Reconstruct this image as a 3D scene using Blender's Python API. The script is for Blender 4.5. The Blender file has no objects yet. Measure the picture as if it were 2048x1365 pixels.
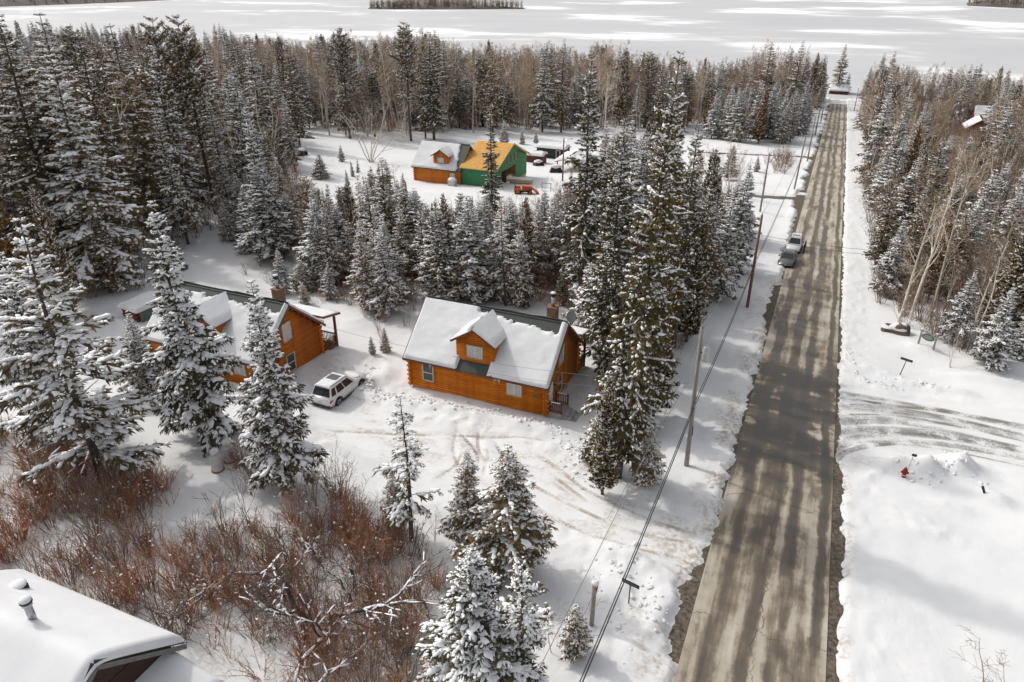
import bpy, math, random, time
T0 = time.time()
import numpy as np
from math import radians, sin, cos, pi, atan, atan2, sqrt, hypot
from mathutils import Vector, Matrix
random.seed(7); RNG = np.random.default_rng(11)
scene = bpy.context.scene
col = scene.collection

# ------------------------------------------------------------------ camera, sky, sun, exposure
CAM_H, PITCH, YAW, FOC, SLOPE = 27.3, atan((682.5 + 60) / 1450), radians(23.25), 1450.0, 0.068
cam_data = bpy.data.cameras.new('camera'); cam = bpy.data.objects.new('camera', cam_data); col.objects.link(cam)
cam.location = (0, 0, CAM_H); cam.rotation_euler = (pi / 2 - PITCH, 0, YAW)
cam_data.sensor_width = 36; cam_data.lens = 36 * FOC / 2048
cam_data.clip_start = 0.5; cam_data.clip_end = 12000
scene.camera = cam

SUN_EL, SUN_AZ = radians(43), radians(168)      # azimuth of the sun seen from the scene, counted from +X towards +Y
world = bpy.data.worlds.new('World'); scene.world = world; world.use_nodes = True
wn = world.node_tree.nodes; wl = world.node_tree.links
bg = wn['Background']
sky = wn.new('ShaderNodeTexSky'); sky.sky_type = 'NISHITA'; sky.sun_disc = False
sky.sun_elevation = SUN_EL; sky.sun_rotation = pi / 2 - SUN_AZ
sky.altitude = 300; sky.air_density = 1.0; sky.dust_density = 5.0; sky.ozone_density = 1.0
hs = wn.new('ShaderNodeHueSaturation'); hs.inputs['Saturation'].default_value = 0.22   # thin high cloud: a whitish sky
wl.new(sky.outputs[0], hs.inputs['Color']); wl.new(hs.outputs[0], bg.inputs['Color'])
bg.inputs['Strength'].default_value = 0.15
sl = bpy.data.lights.new('sun', 'SUN'); sl.energy = 1.2; sl.angle = radians(1.8); sl.color = (1.0, 0.955, 0.89)
sun = bpy.data.objects.new('sun', sl); col.objects.link(sun)
sdir = Vector((cos(SUN_EL) * cos(SUN_AZ), cos(SUN_EL) * sin(SUN_AZ), sin(SUN_EL)))
sun.rotation_euler = sdir.to_track_quat('Z', 'Y').to_euler()
sun.location = (-60, 20, 80)
vs = scene.view_settings
vs.view_transform = 'Standard'; vs.look = 'None'; vs.exposure = 0.36; vs.gamma = 1.0; vs.use_curve_mapping = False
scene.render.film_transparent = False
try:
    scene.cycles.max_bounces = 8; scene.cycles.transparent_max_bounces = 12; scene.cycles.diffuse_bounces = 5
    scene.cycles.use_denoising = True; scene.cycles.denoiser = 'OPENIMAGEDENOISE'; scene.cycles.denoising_input_passes = 'RGB_ALBEDO_NORMAL'; scene.cycles.denoising_prefilter = 'ACCURATE'; scene.cycles.use_adaptive_sampling = False
except Exception: pass

# ------------------------------------------------------------------ helpers: photograph pixel -> place on the ground
def ray(px, py):
    X = (px - 1024) / FOC; Y = (py - 682.5) / FOC
    fw = cos(PITCH) - Y * sin(PITCH); up = -sin(PITCH) - Y * cos(PITCH)
    return (X * cos(YAW) - fw * sin(YAW), X * sin(YAW) + fw * cos(YAW), up)
def G(px, py):
    x, y, z = ray(px, py); t = -CAM_H / (z + SLOPE * y)
    return (t * x, t * y)
def onplane(px, py, axis, val):
    r = ray(px, py); c = (0, 0, CAM_H); t = (val - c[axis]) / r[axis]
    return tuple(c[i] + t * r[i] for i in range(3))
def proj(x, y, z):
    z = z - CAM_H
    X = x * cos(YAW) + y * sin(YAW); F = -x * sin(YAW) + y * cos(YAW)
    Z = F * cos(PITCH) - z * sin(PITCH); Yc = -F * sin(PITCH) - z * cos(PITCH)
    if Z < 0.5: return (9e9, 9e9)
    return (1024 + FOC * X / Z, 682.5 + FOC * Yc / Z)
def height_to(x, y, zb, topy):
    lo, hi = 0.3, 60
    for _ in range(30):
        m = (lo + hi) / 2
        if proj(x, y, zb + m)[1] > topy: lo = m
        else: hi = m
    return lo

# ------------------------------------------------------------------ noise (numpy value noise)
def _hash(ix, iy, seed):
    h = (ix.astype(np.int64) * 374761393 + iy.astype(np.int64) * 668265263 + seed * 1274126177) & 0xFFFFFFFF
    h = ((h ^ (h >> 13)) * 1274126177) & 0xFFFFFFFF
    return ((h ^ (h >> 16)) & 0xFFFF) / 65535.0
def vnoise(x, y, seed=0):
    x = np.asarray(x, float); y = np.asarray(y, float)
    ix = np.floor(x); iy = np.floor(y); fx = x - ix; fy = y - iy
    fx = fx * fx * (3 - 2 * fx); fy = fy * fy * (3 - 2 * fy)
    a = _hash(ix, iy, seed); b = _hash(ix + 1, iy, seed); c = _hash(ix, iy + 1, seed); d = _hash(ix + 1, iy + 1, seed)
    return (a * (1 - fx) + b * fx) * (1 - fy) + (c * (1 - fx) + d * fx) * fy
def fbm(x, y, seed=0, o=3):
    s = 0; a = 0.5; t = 0
    for i in range(o):
        s = s + a * vnoise(np.asarray(x) * 2**i, np.asarray(y) * 2**i, seed + i * 17); t += a; a *= 0.5
    return s / t
def sstep(a, b, x):
    t = np.clip((np.asarray(x, float) - a) / (b - a), 0, 1); return t * t * (3 - 2 * t)

# ------------------------------------------------------------------ materials
def new_mat(name):
    m = bpy.data.materials.new(name); m.use_nodes = True
    nt = m.node_tree; return m, nt.nodes, nt.links, nt.nodes['Principled BSDF']
MATS = {}
def mat(name, c, rough=0.8, var=0.0, scale=3.0, bump=0.0, bscale=20.0, metal=0.0, c2=None, stretch=(1, 1, 1), spec=0.3, rnd=0.0, coat=0.0):
    """plain procedural material: base colour broken up by noise, optional second colour, bump and per-object variation"""
    if name in MATS: return MATS[name]
    m, n, l, b = new_mat(name)
    b.inputs['Roughness'].default_value = rough; b.inputs['Metallic'].default_value = metal
    b.inputs['Specular IOR Level'].default_value = spec
    if coat: b.inputs['Coat Weight'].default_value = coat
    tc = n.new('ShaderNodeTexCoord'); mp = n.new('ShaderNodeMapping'); mp.inputs['Scale'].default_value = stretch
    l.new(tc.outputs['Object'], mp.inputs['Vector'])
    nz = n.new('ShaderNodeTexNoise'); nz.inputs['Scale'].default_value = scale; nz.inputs['Detail'].default_value = 5
    l.new(mp.outputs[0], nz.inputs['Vector'])
    ra = n.new('ShaderNodeValToRGB'); e = ra.color_ramp.elements
    d = [max(0, v * (1 - var)) for v in c]; u = [min(1, v * (1 + var)) for v in c] if c2 is None else list(c2)
    e[0].position = 0.32; e[0].color = (*d, 1); e[1].position = 0.68; e[1].color = (*u, 1)
    l.new(nz.outputs['Fac'], ra.inputs['Fac'])
    out = ra.outputs[0]
    if rnd:
        oi = n.new('ShaderNodeObjectInfo'); mr = n.new('ShaderNodeMapRange')
        mr.inputs['To Min'].default_value = 1 - rnd; mr.inputs['To Max'].default_value = 1 + rnd
        l.new(oi.outputs['Random'], mr.inputs['Value'])
        hv = n.new('ShaderNodeHueSaturation'); l.new(out, hv.inputs['Color']); l.new(mr.outputs[0], hv.inputs['Value']); out = hv.outputs[0]
    l.new(out, b.inputs['Base Color'])
    if bump:
        n2 = n.new('ShaderNodeTexNoise'); n2.inputs['Scale'].default_value = bscale; n2.inputs['Detail'].default_value = 4
        l.new(mp.outputs[0], n2.inputs['Vector'])
        bp = n.new('ShaderNodeBump'); bp.inputs['Strength'].default_value = bump; bp.inputs['Distance'].default_value = 0.05
        l.new(n2.outputs['Fac'], bp.inputs['Height']); l.new(bp.outputs[0], b.inputs['Normal'])
    MATS[name] = m
    return m
SNOW = mat('snow', (0.72, 0.72, 0.72), 0.9, 0.04, 0.6, 0.25, 2.5, spec=0.1)
ROOFSNOW = mat('roof_snow', (0.70, 0.70, 0.705), 0.9, 0.03, 0.8, 0.35, 3.0, spec=0.1)
TREESNOW = mat('tree_snow', (0.88, 0.88, 0.885), 0.95, 0.02, 2.0, spec=0.05)
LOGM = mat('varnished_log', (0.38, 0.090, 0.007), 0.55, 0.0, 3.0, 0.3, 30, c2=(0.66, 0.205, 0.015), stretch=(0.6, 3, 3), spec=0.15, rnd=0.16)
LOGX = mat('varnished_log_shaded_side', (0.30, 0.078, 0.010), 0.5, 0.0, 2.2, 0.3, 30, c2=(0.52, 0.16, 0.016), stretch=(3, 0.6, 3), spec=0.15, rnd=0.16)  # darker than the front logs: gable shade put into the colour
LOGEND = mat('log_end', (0.20, 0.055, 0.02), 0.7, 0.35, 6)
GREENROOF = mat('dark_green_roofing', (0.050, 0.058, 0.050), 0.6, 0.18, 14, 0.2, 60)
TRIM = mat('window_trim', (0.40, 0.25, 0.12), 0.6, 0.15, 5)
VINYL = mat('window_vinyl', (0.72, 0.70, 0.66), 0.5, 0.05, 5)
GLASSD = mat('dark_window_glass', (0.030, 0.033, 0.036), 0.08, 0.2, 1.5, spec=0.6)
GLASSL = mat('curtained_window', (0.42, 0.42, 0.42), 0.25, 0.12, 2.5, spec=0.5)
REDW = mat('red_brown_stain', (0.16, 0.045, 0.022), 0.6, 0.25, 4, stretch=(1, 1, 4))
FASCIA = mat('brown_fascia', (0.15, 0.055, 0.03), 0.6, 0.2, 4)
DECK = mat('grey_deck', (0.34, 0.33, 0.32), 0.8, 0.25, 4)
BRICK = mat('chimney_boards', (0.17, 0.095, 0.05), 0.7, 0.25, 6, stretch=(1, 1, 5))
STEEL = mat('galvanised_steel', (0.45, 0.46, 0.46), 0.35, 0.12, 3, metal=0.8)
DARKM = mat('black_metal', (0.025, 0.025, 0.026), 0.5, 0.2, 4)
CONC = mat('concrete', (0.42, 0.40, 0.37), 0.9, 0.15, 5)
ZIP = mat('green_sheathing', (0.045, 0.20, 0.085), 0.6, 0.12, 1.5)
PLY = mat('plywood_sheathing', (0.56, 0.27, 0.05), 0.7, 0.2, 3, c2=(0.72, 0.40, 0.10), stretch=(0.5, 3, 3))
LUMBER = mat('fresh_lumber', (0.56, 0.40, 0.19), 0.7, 0.15, 4)
POLEW = mat('weathered_pole', (0.27, 0.245, 0.225), 0.85, 0.2, 3, 0.3, 25, stretch=(5, 5, 0.6))
POLER = mat('reddish_pole', (0.20, 0.105, 0.075), 0.85, 0.25, 3, 0.3, 25, stretch=(5, 5, 0.6))
WIRE = mat('wire', (0.035, 0.035, 0.036), 0.6)
WIREP = mat('service_wire', (0.16, 0.16, 0.16), 0.6)
BARK_S = mat('spruce_bark', (0.095, 0.075, 0.062), 0.95, 0.35, 5, rnd=0.25)
def foliage_mat(name, dark, light, olive, amount):
    """needles: two tones broken up by noise, and each tree leaning more or less towards olive brown"""
    m, n, l, b = new_mat(name); b.inputs['Roughness'].default_value = 0.75; b.inputs['Specular IOR Level'].default_value = 0.15
    tc = n.new('ShaderNodeTexCoord'); nz = n.new('ShaderNodeTexNoise'); nz.inputs['Scale'].default_value = 0.9; nz.inputs['Detail'].default_value = 5; l.new(tc.outputs['Object'], nz.inputs['Vector'])
    ra = n.new('ShaderNodeValToRGB'); ra.color_ramp.elements[0].position = 0.35; ra.color_ramp.elements[0].color = (*dark, 1); ra.color_ramp.elements[1].position = 0.65; ra.color_ramp.elements[1].color = (*light, 1); l.new(nz.outputs['Fac'], ra.inputs['Fac'])
    oi = n.new('ShaderNodeObjectInfo'); pw = n.new('ShaderNodeMath'); pw.operation = 'POWER'; pw.inputs[1].default_value = 1.6; l.new(oi.outputs['Random'], pw.inputs[0])
    ml = n.new('ShaderNodeMath'); ml.operation = 'MULTIPLY'; ml.inputs[1].default_value = amount; l.new(pw.outputs[0], ml.inputs[0])
    mx = n.new('ShaderNodeMix'); mx.data_type = 'RGBA'; l.new(ml.outputs[0], mx.inputs[0]); l.new(ra.outputs[0], mx.inputs[6]); mx.inputs[7].default_value = (*olive, 1)
    l.new(mx.outputs[2], b.inputs['Base Color']); MATS[name] = m; return m
NEEDLE = foliage_mat('spruce_needles', (0.086, 0.076, 0.040), (0.223, 0.169, 0.079), (0.359, 0.237, 0.108), 0.8)
NEEDLE_B = foliage_mat('fir_needles', (0.064, 0.066, 0.046), (0.166, 0.140, 0.084), (0.273, 0.194, 0.101), 0.6)
OLIVE = foliage_mat('olive_spruce_needles', (0.062, 0.060, 0.028), (0.175, 0.145, 0.058), (0.20, 0.15, 0.06), 0.5)
CRABBARK = mat('dark_crabapple_bark', (0.085, 0.065, 0.055), 0.95, 0.3, 4)
CEDARM = foliage_mat('cedar_foliage', (0.075, 0.062, 0.019), (0.231, 0.163, 0.040), (0.250, 0.150, 0.044), 0.6)
RUSTM = foliage_mat('rusty_cedar_foliage', (0.150, 0.081, 0.027), (0.300, 0.169, 0.060), (0.325, 0.150, 0.050), 0.5)
BARK_P = mat('pale_bark', (0.56, 0.51, 0.43), 0.9, 0.22, 2.5, rnd=0.3)
TWIG = mat('grey_brown_twigs', (0.27, 0.19, 0.135), 0.9, 0.3, 1.0, rnd=0.3)
TWIGT = mat('tan_twigs', (0.42, 0.31, 0.21), 0.9, 0.25, 1.0, rnd=0.3)
BRUSH = mat('red_brown_stems', (0.30, 0.100, 0.050), 0.9, 0.0, 0.35, c2=(0.50, 0.25, 0.14), rnd=0.35)
BRUSHO = mat('rusty_stems', (0.34, 0.135, 0.055), 0.9, 0.0, 0.5, c2=(0.50, 0.29, 0.15), rnd=0.3)
BRUSHG = mat('grey_brown_stems', (0.19, 0.13, 0.10), 0.9, 0.0, 0.5, c2=(0.32, 0.24, 0.175), rnd=0.3)

# ------------------------------------------------------------------ mesh building
class MB:
    def __init__(s): s.v = []; s.f = []
    def add(s, vs_, fs_):
        o = len(s.v); s.v += [tuple(p) for p in vs_]; s.f += [tuple(i + o for i in f) for f in fs_]; return s
    def box(s, x0, y0, z0, x1, y1, z1):
        return s.add([(x0,y0,z0),(x1,y0,z0),(x1,y1,z0),(x0,y1,z0),(x0,y0,z1),(x1,y0,z1),(x1,y1,z1),(x0,y1,z1)],
                     [(0,3,2,1),(4,5,6,7),(0,1,5,4),(1,2,6,5),(2,3,7,6),(3,0,4,7)])
    def hull8(s, p):   # 4 bottom + 4 top corners
        return s.add(p, [(0,3,2,1),(4,5,6,7),(0,1,5,4),(1,2,6,5),(2,3,7,6),(3,0,4,7)])
    def tube(s, pts, rad, n=8, cap=True, up=None):
        pts = [Vector(p) for p in pts]; rad = rad if hasattr(rad, '__len__') else [rad] * len(pts)
        o = len(s.v); k = len(pts)
        for i, p in enumerate(pts):
            d = (pts[min(i+1,k-1)] - pts[max(i-1,0)]).normalized()
            a = Vector((0,0,1)) if abs(d.z) < 0.95 else Vector((1,0,0))
            u = d.cross(a).normalized(); w = u.cross(d)
            for j in range(n):
                t = 2*pi*(j+0.5)/n; q = p + (u*cos(t) + w*sin(t))*rad[i]; s.v.append(tuple(q))
        for i in range(k-1):
            for j in range(n):
                a_ = o+i*n+j; b_ = o+i*n+(j+1)%n; s.f.append((a_, b_, b_+n, a_+n))
        if cap:
            s.f.append(tuple(o+j for j in range(n))[::-1]); s.f.append(tuple(o+(k-1)*n+j for j in range(n)))
        return s
    def beam(s, a, b, w, h):   # rectangular bar from a to b
        a = Vector(a); b = Vector(b); d = (b-a).normalized(); up = Vector((0,0,1)) if abs(d.z) < 0.95 else Vector((0,1,0))
        u = d.cross(up).normalized()*w/2; t = u.cross(d).normalized()*h/2
        return s.hull8([a-u-t, a+u-t, b+u-t, b-u-t, a-u+t, a+u+t, b+u+t, b-u+t])
    def slab(s, quad, th):     # quad (4 pts) thickened along its normal (downwards)
        q = [Vector(p) for p in quad]; n = (q[1]-q[0]).cross(q[3]-q[0]).normalized()
        lo = [p - n*th for p in q]; return s.add(lo + q, [(0,3,2,1),(4,5,6,7),(0,1,5,4),(1,2,6,5),(2,3,7,6),(3,0,4,7)])
    def sphere(s, c, r, nu=10, nv=6, jit=0.0, zmin=-1.0):
        o = len(s.v); c = Vector(c); r = r if hasattr(r, '__len__') else (r, r, r)
        rr = random.Random(len(s.v) + int(c.x*100))
        for i in range(nv+1):
            ph = -pi/2 + pi*i/nv
            for j in range(nu):
                t = 2*pi*j/nu; k = 1 + (rr.uniform(-jit, jit) if 0 < i < nv else 0)
                s.v.append((c.x + r[0]*cos(ph)*cos(t)*k, c.y + r[1]*cos(ph)*sin(t)*k, c.z + r[2]*max(zmin, sin(ph))*k))
        for i in range(nv):
            for j in range(nu):
                a_ = o+i*nu+j; b_ = o+i*nu+(j+1)%nu; s.f.append((a_, b_, b_+nu, a_+nu))
        return s
    def disc(s, c, nrm, r, th, n=16):
        nrm = Vector(nrm).normalized(); c = Vector(c); return s.tube([c, c + nrm*th], r, n)
    def mesh(s, name, m=None, smooth=False):
        me = bpy.data.meshes.new(name); me.from_pydata(s.v, [], s.f); me.update()
        if m: me.materials.append(m)
        if smooth: me.polygons.foreach_set('use_smooth', [True]*len(me.polygons))
        return me
def link(name, data, parent=None, loc=None):
    o = bpy.data.objects.new(name, data); col.objects.link(o)
    if parent is not None: o.parent = parent
    if loc is not None: o.location = loc
    return o
def obj(name, mb, m, parent=None, smooth=False, loc=None): return link(name, mb.mesh(name, m, smooth), parent, loc)
def tag(o, label=None, cat=None, group=None, kind=None):
    if label: o['label'] = label
    if cat: o['category'] = cat
    if group: o['group'] = group
    if kind: o['kind'] = kind
    return o
def thing(name, label, cat, loc=(0,0,0), rotz=0.0, group=None):
    o = link(name, None); o.location = loc; o.rotation_euler = (0,0,rotz); o.empty_display_size = 0.3
    return tag(o, label, cat, group)
def np_mesh(name, V, F, mats_, midx=None, smooth=True):
    """mesh from numpy arrays: V (n,3), F list of (m,k) arrays"""
    me = bpy.data.meshes.new(name)
    V = np.asarray(V, np.float32); me.vertices.add(len(V)); me.vertices.foreach_set('co', V.ravel())
    tot = sum(f.size for f in F); nf = sum(len(f) for f in F)
    me.loops.add(tot); me.polygons.add(nf)
    me.loops.foreach_set('vertex_index', np.concatenate([f.ravel() for f in F]).astype(np.int32))
    sizes = np.concatenate([np.full(len(f), f.shape[1]) for f in F]).astype(np.int32)
    me.polygons.foreach_set('loop_start', np.concatenate([[0], np.cumsum(sizes)[:-1]]).astype(np.int32))
    for m in mats_: me.materials.append(m)
    if midx is not None: me.polygons.foreach_set('material_index', np.asarray(midx, np.int32))
    me.polygons.foreach_set('use_smooth', np.full(nf, smooth, bool))
    me.update(calc_edges=True)
    return me
# ------------------------------------------------------------------ terrain
RX0, RX1 = -2.05, 4.35
LAKE_Z = -26.0
def PX(*pts): return [G(*p) for p in pts]
LANES = [  # (centre line, half width)
    (PX((1640, 402), (1600, 398), (1560, 396), (1500, 393), (1440, 389), (1360, 386), (1290, 384)), 1.8),
    (PX((1655, 321), (1632, 317), (1600, 314), (1540, 312), (1477, 309), (1400, 306)), 1.9),
    (PX((1668, 233), (1651, 230), (1636, 228), (1618, 226), (1590, 225)), 2.2)]
def seg_dist(x, y, pts):
    d = np.full(np.shape(x), 1e9)
    for (ax, ay), (bx, by) in zip(pts[:-1], pts[1:]):
        dx, dy = bx-ax, by-ay; L = dx*dx + dy*dy + 1e-9
        t = np.clip(((x-ax)*dx + (y-ay)*dy)/L, 0, 1)
        d = np.minimum(d, np.hypot(x-ax-t*dx, y-ay-t*dy))
    return d
DRIVE_A = PX((1395, 1110), (1290, 1060), (1190, 1020), (1080, 965), (960, 910), (800, 880), (700, 850))
PARK_B = PX((700, 850), (690, 800), (690, 740))
RUTS = [PX(*q) for q in ([(1392, 1085), (1330, 1080), (1260, 1062), (1170, 1025), (1090, 985), (1030, 950), (985, 925)], [(1392, 1120), (1320, 1112), (1230, 1090), (1130, 1048), (1060, 1010), (1000, 968)], [(1392, 1070), (1300, 1040), (1180, 985), (1110, 935), (1060, 905)],
    [(915, 855), (908, 875), (906, 905), (920, 935), (950, 950)], [(962, 852), (955, 875), (958, 905), (970, 925), (965, 955)], [(912, 862), (935, 885), (955, 915), (950, 945)], [(985, 880), (1000, 905), (1015, 935)], [(880, 870), (1000, 878), (1110, 888)], [(640, 862), (760, 868), (880, 872)],
    [(1664, 800), (1720, 812), (1800, 815), (1900, 828), (2070, 862)], [(1664, 850), (1720, 848), (1800, 846), (1900, 862), (2070, 898)], [(1664, 905), (1710, 885), (1790, 882), (1900, 892), (2070, 922)])]
CROSS = PX((1690, 850), (1800, 850), (1920, 862), (2060, 885), (2300, 935))
BUMPS = [  # px of centre, rx, ry, height : ploughed heaps and buried things
    ((1845, 945), 1.2, 0.8, 1.05), ((1912, 940), 1.4, 1.0, 1.2), ((1790, 935), 1.6, 0.7, 0.4), ((1992, 1005), 0.9, 0.8, 0.55),
    ((1830, 1040), 2.2, 0.9, 0.28), ((1905, 1015), 1.2, 0.7, 0.3), ((1850, 1070), 1.6, 0.6, 0.22), ((1950, 1090), 2.6, 0.8, 0.2),
    ((1750, 745), 2.6, 0.8, 0.35), ((1830, 770), 2.0, 0.9, 0.5), ((1900, 785), 1.8, 1.1, 0.55), ((1960, 760), 3.2, 0.7, 0.45),
    ((2030, 740), 3.0, 0.9, 0.5), ((1845, 700), 1.6, 0.9, 0.4),
    ((740, 770), 0.9, 2.6, 0.55), ((780, 805), 2.4, 0.8, 0.45), ((860, 815), 2.4, 0.8, 0.45), ((940, 835), 2.2, 0.7, 0.5), ((1020, 850), 2.0, 0.8, 0.45),
    ((1100, 865), 1.8, 0.7, 0.35), ((690, 720), 1.8, 1.4, 0.5), ((1260, 1120), 2.2, 1.0, 0.45), ((1230, 1180), 1.5, 1.3, 0.5), ((1310, 1230), 0.7, 1.4, 0.25),
    ((1270, 1290), 0.8, 1.6, 0.3), ((700, 650), 2.5, 1.6, 0.4), ((630, 1000), 3.0, 1.2, 0.4), ((850, 1020), 2.5, 0.8, 0.35),
    ((1130, 905), 2.2, 1.2, 0.3), ((1490, 375), 3.5, 1.2, 0.4), ((1580, 385), 2.5, 1.2, 0.4), ((560, 850), 3, 1.5, 0.3)]
BUMPW = [(*G(*p), a, b, h) for p, a, b, h in BUMPS]
def base_z(y): return -SLOPE * np.asarray(y, float)
def wl(y): return 0.05 + 0.8*sstep(0.50, 0.64, vnoise(y/5.5, 0*y, 3)) + 0.55*sstep(95, 120, y)*sstep(210, 190, y) + 0.5*(vnoise(y/0.8, 0*y, 5)-0.5) + 0.4*(vnoise(y/0.3, 0*y, 8)-0.5)
def wr(y): return 0.06 + 0.42*sstep(47, 43, y)*(0.6+0.8*vnoise(y/2.2, 0*y, 18)) + 0.15*sstep(0.45, 0.7, vnoise(y/4.0, 0*y, 13)) + 0.2*(vnoise(y/0.7, 0*y, 15)-0.5) + 0.22*(vnoise(y/0.28, 0*y, 16)-0.5)
def terr(x, y, full=False):
    x = np.asarray(x, float); y = np.asarray(y, float)
    x, y = np.broadcast_arrays(x, y)
    z = base_z(y)
    dl = RX0 - x; dr = x - RX1; dist = np.maximum(np.maximum(dl, dr), 0)
    away = sstep(1.5, 7, dist)
    z = z + away*((fbm(x/11, y/11, 21)-0.5)*0.8 + (fbm(x/3.2, y/3.2, 31)-0.5)*0.22) + (fbm(x/0.9, y/0.9, 41)-0.5)*0.07*sstep(0.6, 2, dist)
    lane = np.full(x.shape, 1e9)
    for pts, hw in LANES: lane = np.minimum(lane, seg_dist(x, y, pts)-hw)
    drive = np.minimum(seg_dist(x, y, DRIVE_A)-2.4, seg_dist(x, y, PARK_B)-2.6)
    cross = seg_dist(x, y, CROSS) - 4.4 - 4.0*sstep(9, 4, x)
    # snow banks beside the road, opened where lanes join
    jl = wl(y) + (fbm(x*0.0+y/1.3, x/1.3, 51)-0.5)*0.3; jr = wr(y)
    rise = np.where(dl > dr, sstep(jl-0.05, jl+0.45, dl), sstep(jr-0.05, jr+0.5, dr))
    bank = np.where(dl > dr, 0.20+0.16*fbm(y/2.4, x/2.4, 61), 0.12+0.14*fbm(y/3.1, x/2, 62))
    bank = bank*(0.55+0.45*sstep(3.0, 1.0, dist))
    openn = np.minimum(sstep(-0.5, 1.2, drive), sstep(-1.0, 1.0, cross))
    snow = bank*(0.25+0.75*openn)
    z = z - 0.09 + rise*(0.09 + snow)
    # flat ploughed surfaces
    fl = sstep(0.8, -0.6, drive)*sstep(0.5, 2.0, dist); z = z*(1-fl) + fl*(base_z(y)+0.06+0.05*(fbm(x/1.2, y/1.2, 71)-0.5))
    fc = sstep(0.8, -0.8, cross)*sstep(0.2, 1.5, dr); z = z*(1-fc) + fc*(base_z(y)+0.05+0.03*(fbm(x/1.5, y/0.6, 72)-0.5))
    edge = np.exp(-(np.minimum(np.abs(drive-0.9), np.abs(cross-0.9))/0.55)**2)*sstep(1, 2.5, dist)*sstep(-15, -6, -np.abs(x-0)+40)
    z = z + edge*0.28*fbm(x/0.7, y/0.7, 81)
    ln = sstep(0.5, -0.1, lane)*(dl > -0.1); z = z*(1-ln) + ln*(base_z(y)-0.11)
    z = z + np.exp(-((lane-0.6)/0.5)**2)*0.22*fbm(x/1.1, y/1.1, 91)*sstep(1.2, 2.5, dist)
    for bx, by, rx, ry, h in BUMPW:
        q = ((x-bx)/rx)**2 + ((y-by)/ry)**2
        z = z + h*np.exp(-q)*(0.6+0.8*fbm(x/0.6, y/0.6, 101))
    rough = sstep(2.6, 0.8, np.abs(dr-1.2))*0.9 + sstep(3.2, 0.6, np.abs(dl-1.8))*0.5 + 1.2*np.exp(-(((x+22)/8.0)**4+((y-41.6)/2.2)**4)) + 0.8*np.exp(-(((x+30)/3.0)**4+((y-44)/4.0)**4)) + 0.9*np.exp(-(((x+8)/4.0)**4+((y-27)/6.0)**4))
    z = z + np.clip(rough, 0, 1.3)*sstep(0.3, 0.8, dist)*0.20*(fbm(x/0.55, y/0.75, 131)-0.5)
    rd = np.full(x.shape, 1e9)
    sel = (y > 18) & (y < 75) & (x > -40) & (x < 30)
    if sel.any():
        xs_, ys_2 = x[sel], y[sel]; rr_ = np.full(xs_.shape, 1e9)
        for q in RUTS: rr_ = np.minimum(rr_, seg_dist(xs_, ys_2, q))
        rd = rd.copy(); rd[sel] = rr_
    z = z + (-0.075*np.exp(-(rd/0.24)**2) + 0.04*np.exp(-((rd-0.5)/0.18)**2))*sstep(0.3, 1.2, dist)
    if not full: return z
    dirt = sstep(3.0, 0.4, dl-jl)*sstep(0.46, 0.66, fbm(x/0.8, y/1.7, 111))*(dl > 0)*0.9*sstep(120, 60, y)
    dirt = np.maximum(dirt, 0.75*sstep(0.9, 0.0, np.where(dl > dr, dl-jl, dr-jr-0.1))*sstep(0.40, 0.62, fbm(x/0.5, y/0.7, 112)))
    dirt = np.maximum(dirt, 0.75*fl*sstep(8, 1, dl)*sstep(0.42, 0.62, fbm(x/2.2, y/0.5, 113)))
    dirt = np.maximum(dirt, 0.50*fl*sstep(0.50, 0.68, fbm(x/1.6, y/0.45, 117)))
    dirt = np.maximum(dirt, 0.6*np.exp(-(((x+12)/3.2)**4+((y-39.5)/3.0)**4))*sstep(0.55, 0.68, fbm(x/0.7, y/0.5, 118)))
    dirt = np.maximum(dirt, 0.6*np.exp(-(((x+20.5)/3.5)**4+((y-40.0)/1.6)**4))*sstep(0.58, 0.70, fbm(x/0.6, y/0.5, 119)))
    dirt = np.maximum(dirt, 0.30*fc*sstep(0.42, 0.7, fbm(x/5.0, y/0.8, 114))*sstep(30, 5, dr))
    dirt = np.maximum(dirt, 0.5*np.exp(-((drive-0.5)/0.5)**2)*sstep(0.55, 0.75, fbm(x/0.45, y/0.45, 116)))
    return z, dirt
def TZ(x, y): return float(terr(np.array([x]), np.array([y]))[0])
def GP(px, py):
    x, y = G(px, py); return (x, y, TZ(x, y))

def ranges(*seg):
    out = []
    for a, b, s in seg: out.append(np.arange(a, b, s))
    return np.concatenate(out)
gx = ranges((-1100, -420, 40), (-420, -120, 8), (-120, -50, 1.6), (-50, -34, 0.36), (-34, -10, 0.25), (-10, -1.6, 0.16), (-1.6, 4.0, 0.8), (4.0, 12, 0.18), (12, 30, 0.4), (30, 60, 1.6), (60, 260.1, 8))
gy = ranges((-30, 8, 2), (8, 70, 0.26), (70, 110, 0.45), (110, 210, 0.8), (210, 360, 2.0), (360, 460.1, 5))
XX, YY = np.meshgrid(gx, gy)
ZZ, DD = terr(XX, YY, True)
V = np.stack([XX.ravel(), YY.ravel(), ZZ.ravel()], 1)
ny, nx = XX.shape
ii = (np.arange(ny-1)[:, None]*nx + np.arange(nx-1)[None, :]).ravel()
F = np.stack([ii, ii+1, ii+nx+1, ii+nx], 1)
GSNOW, n, l, b = new_mat('snow_ground')
b.inputs['Roughness'].default_value = 0.9; b.inputs['Specular IOR Level'].default_value = 0.1
at = n.new('ShaderNodeAttribute'); at.attribute_name = 'dirt'
tc = n.new('ShaderNodeTexCoord')
nz = n.new('ShaderNodeTexNoise'); nz.inputs['Scale'].default_value = 4; nz.inputs['Detail'].default_value = 8; l.new(tc.outputs['Object'], nz.inputs['Vector'])
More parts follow.
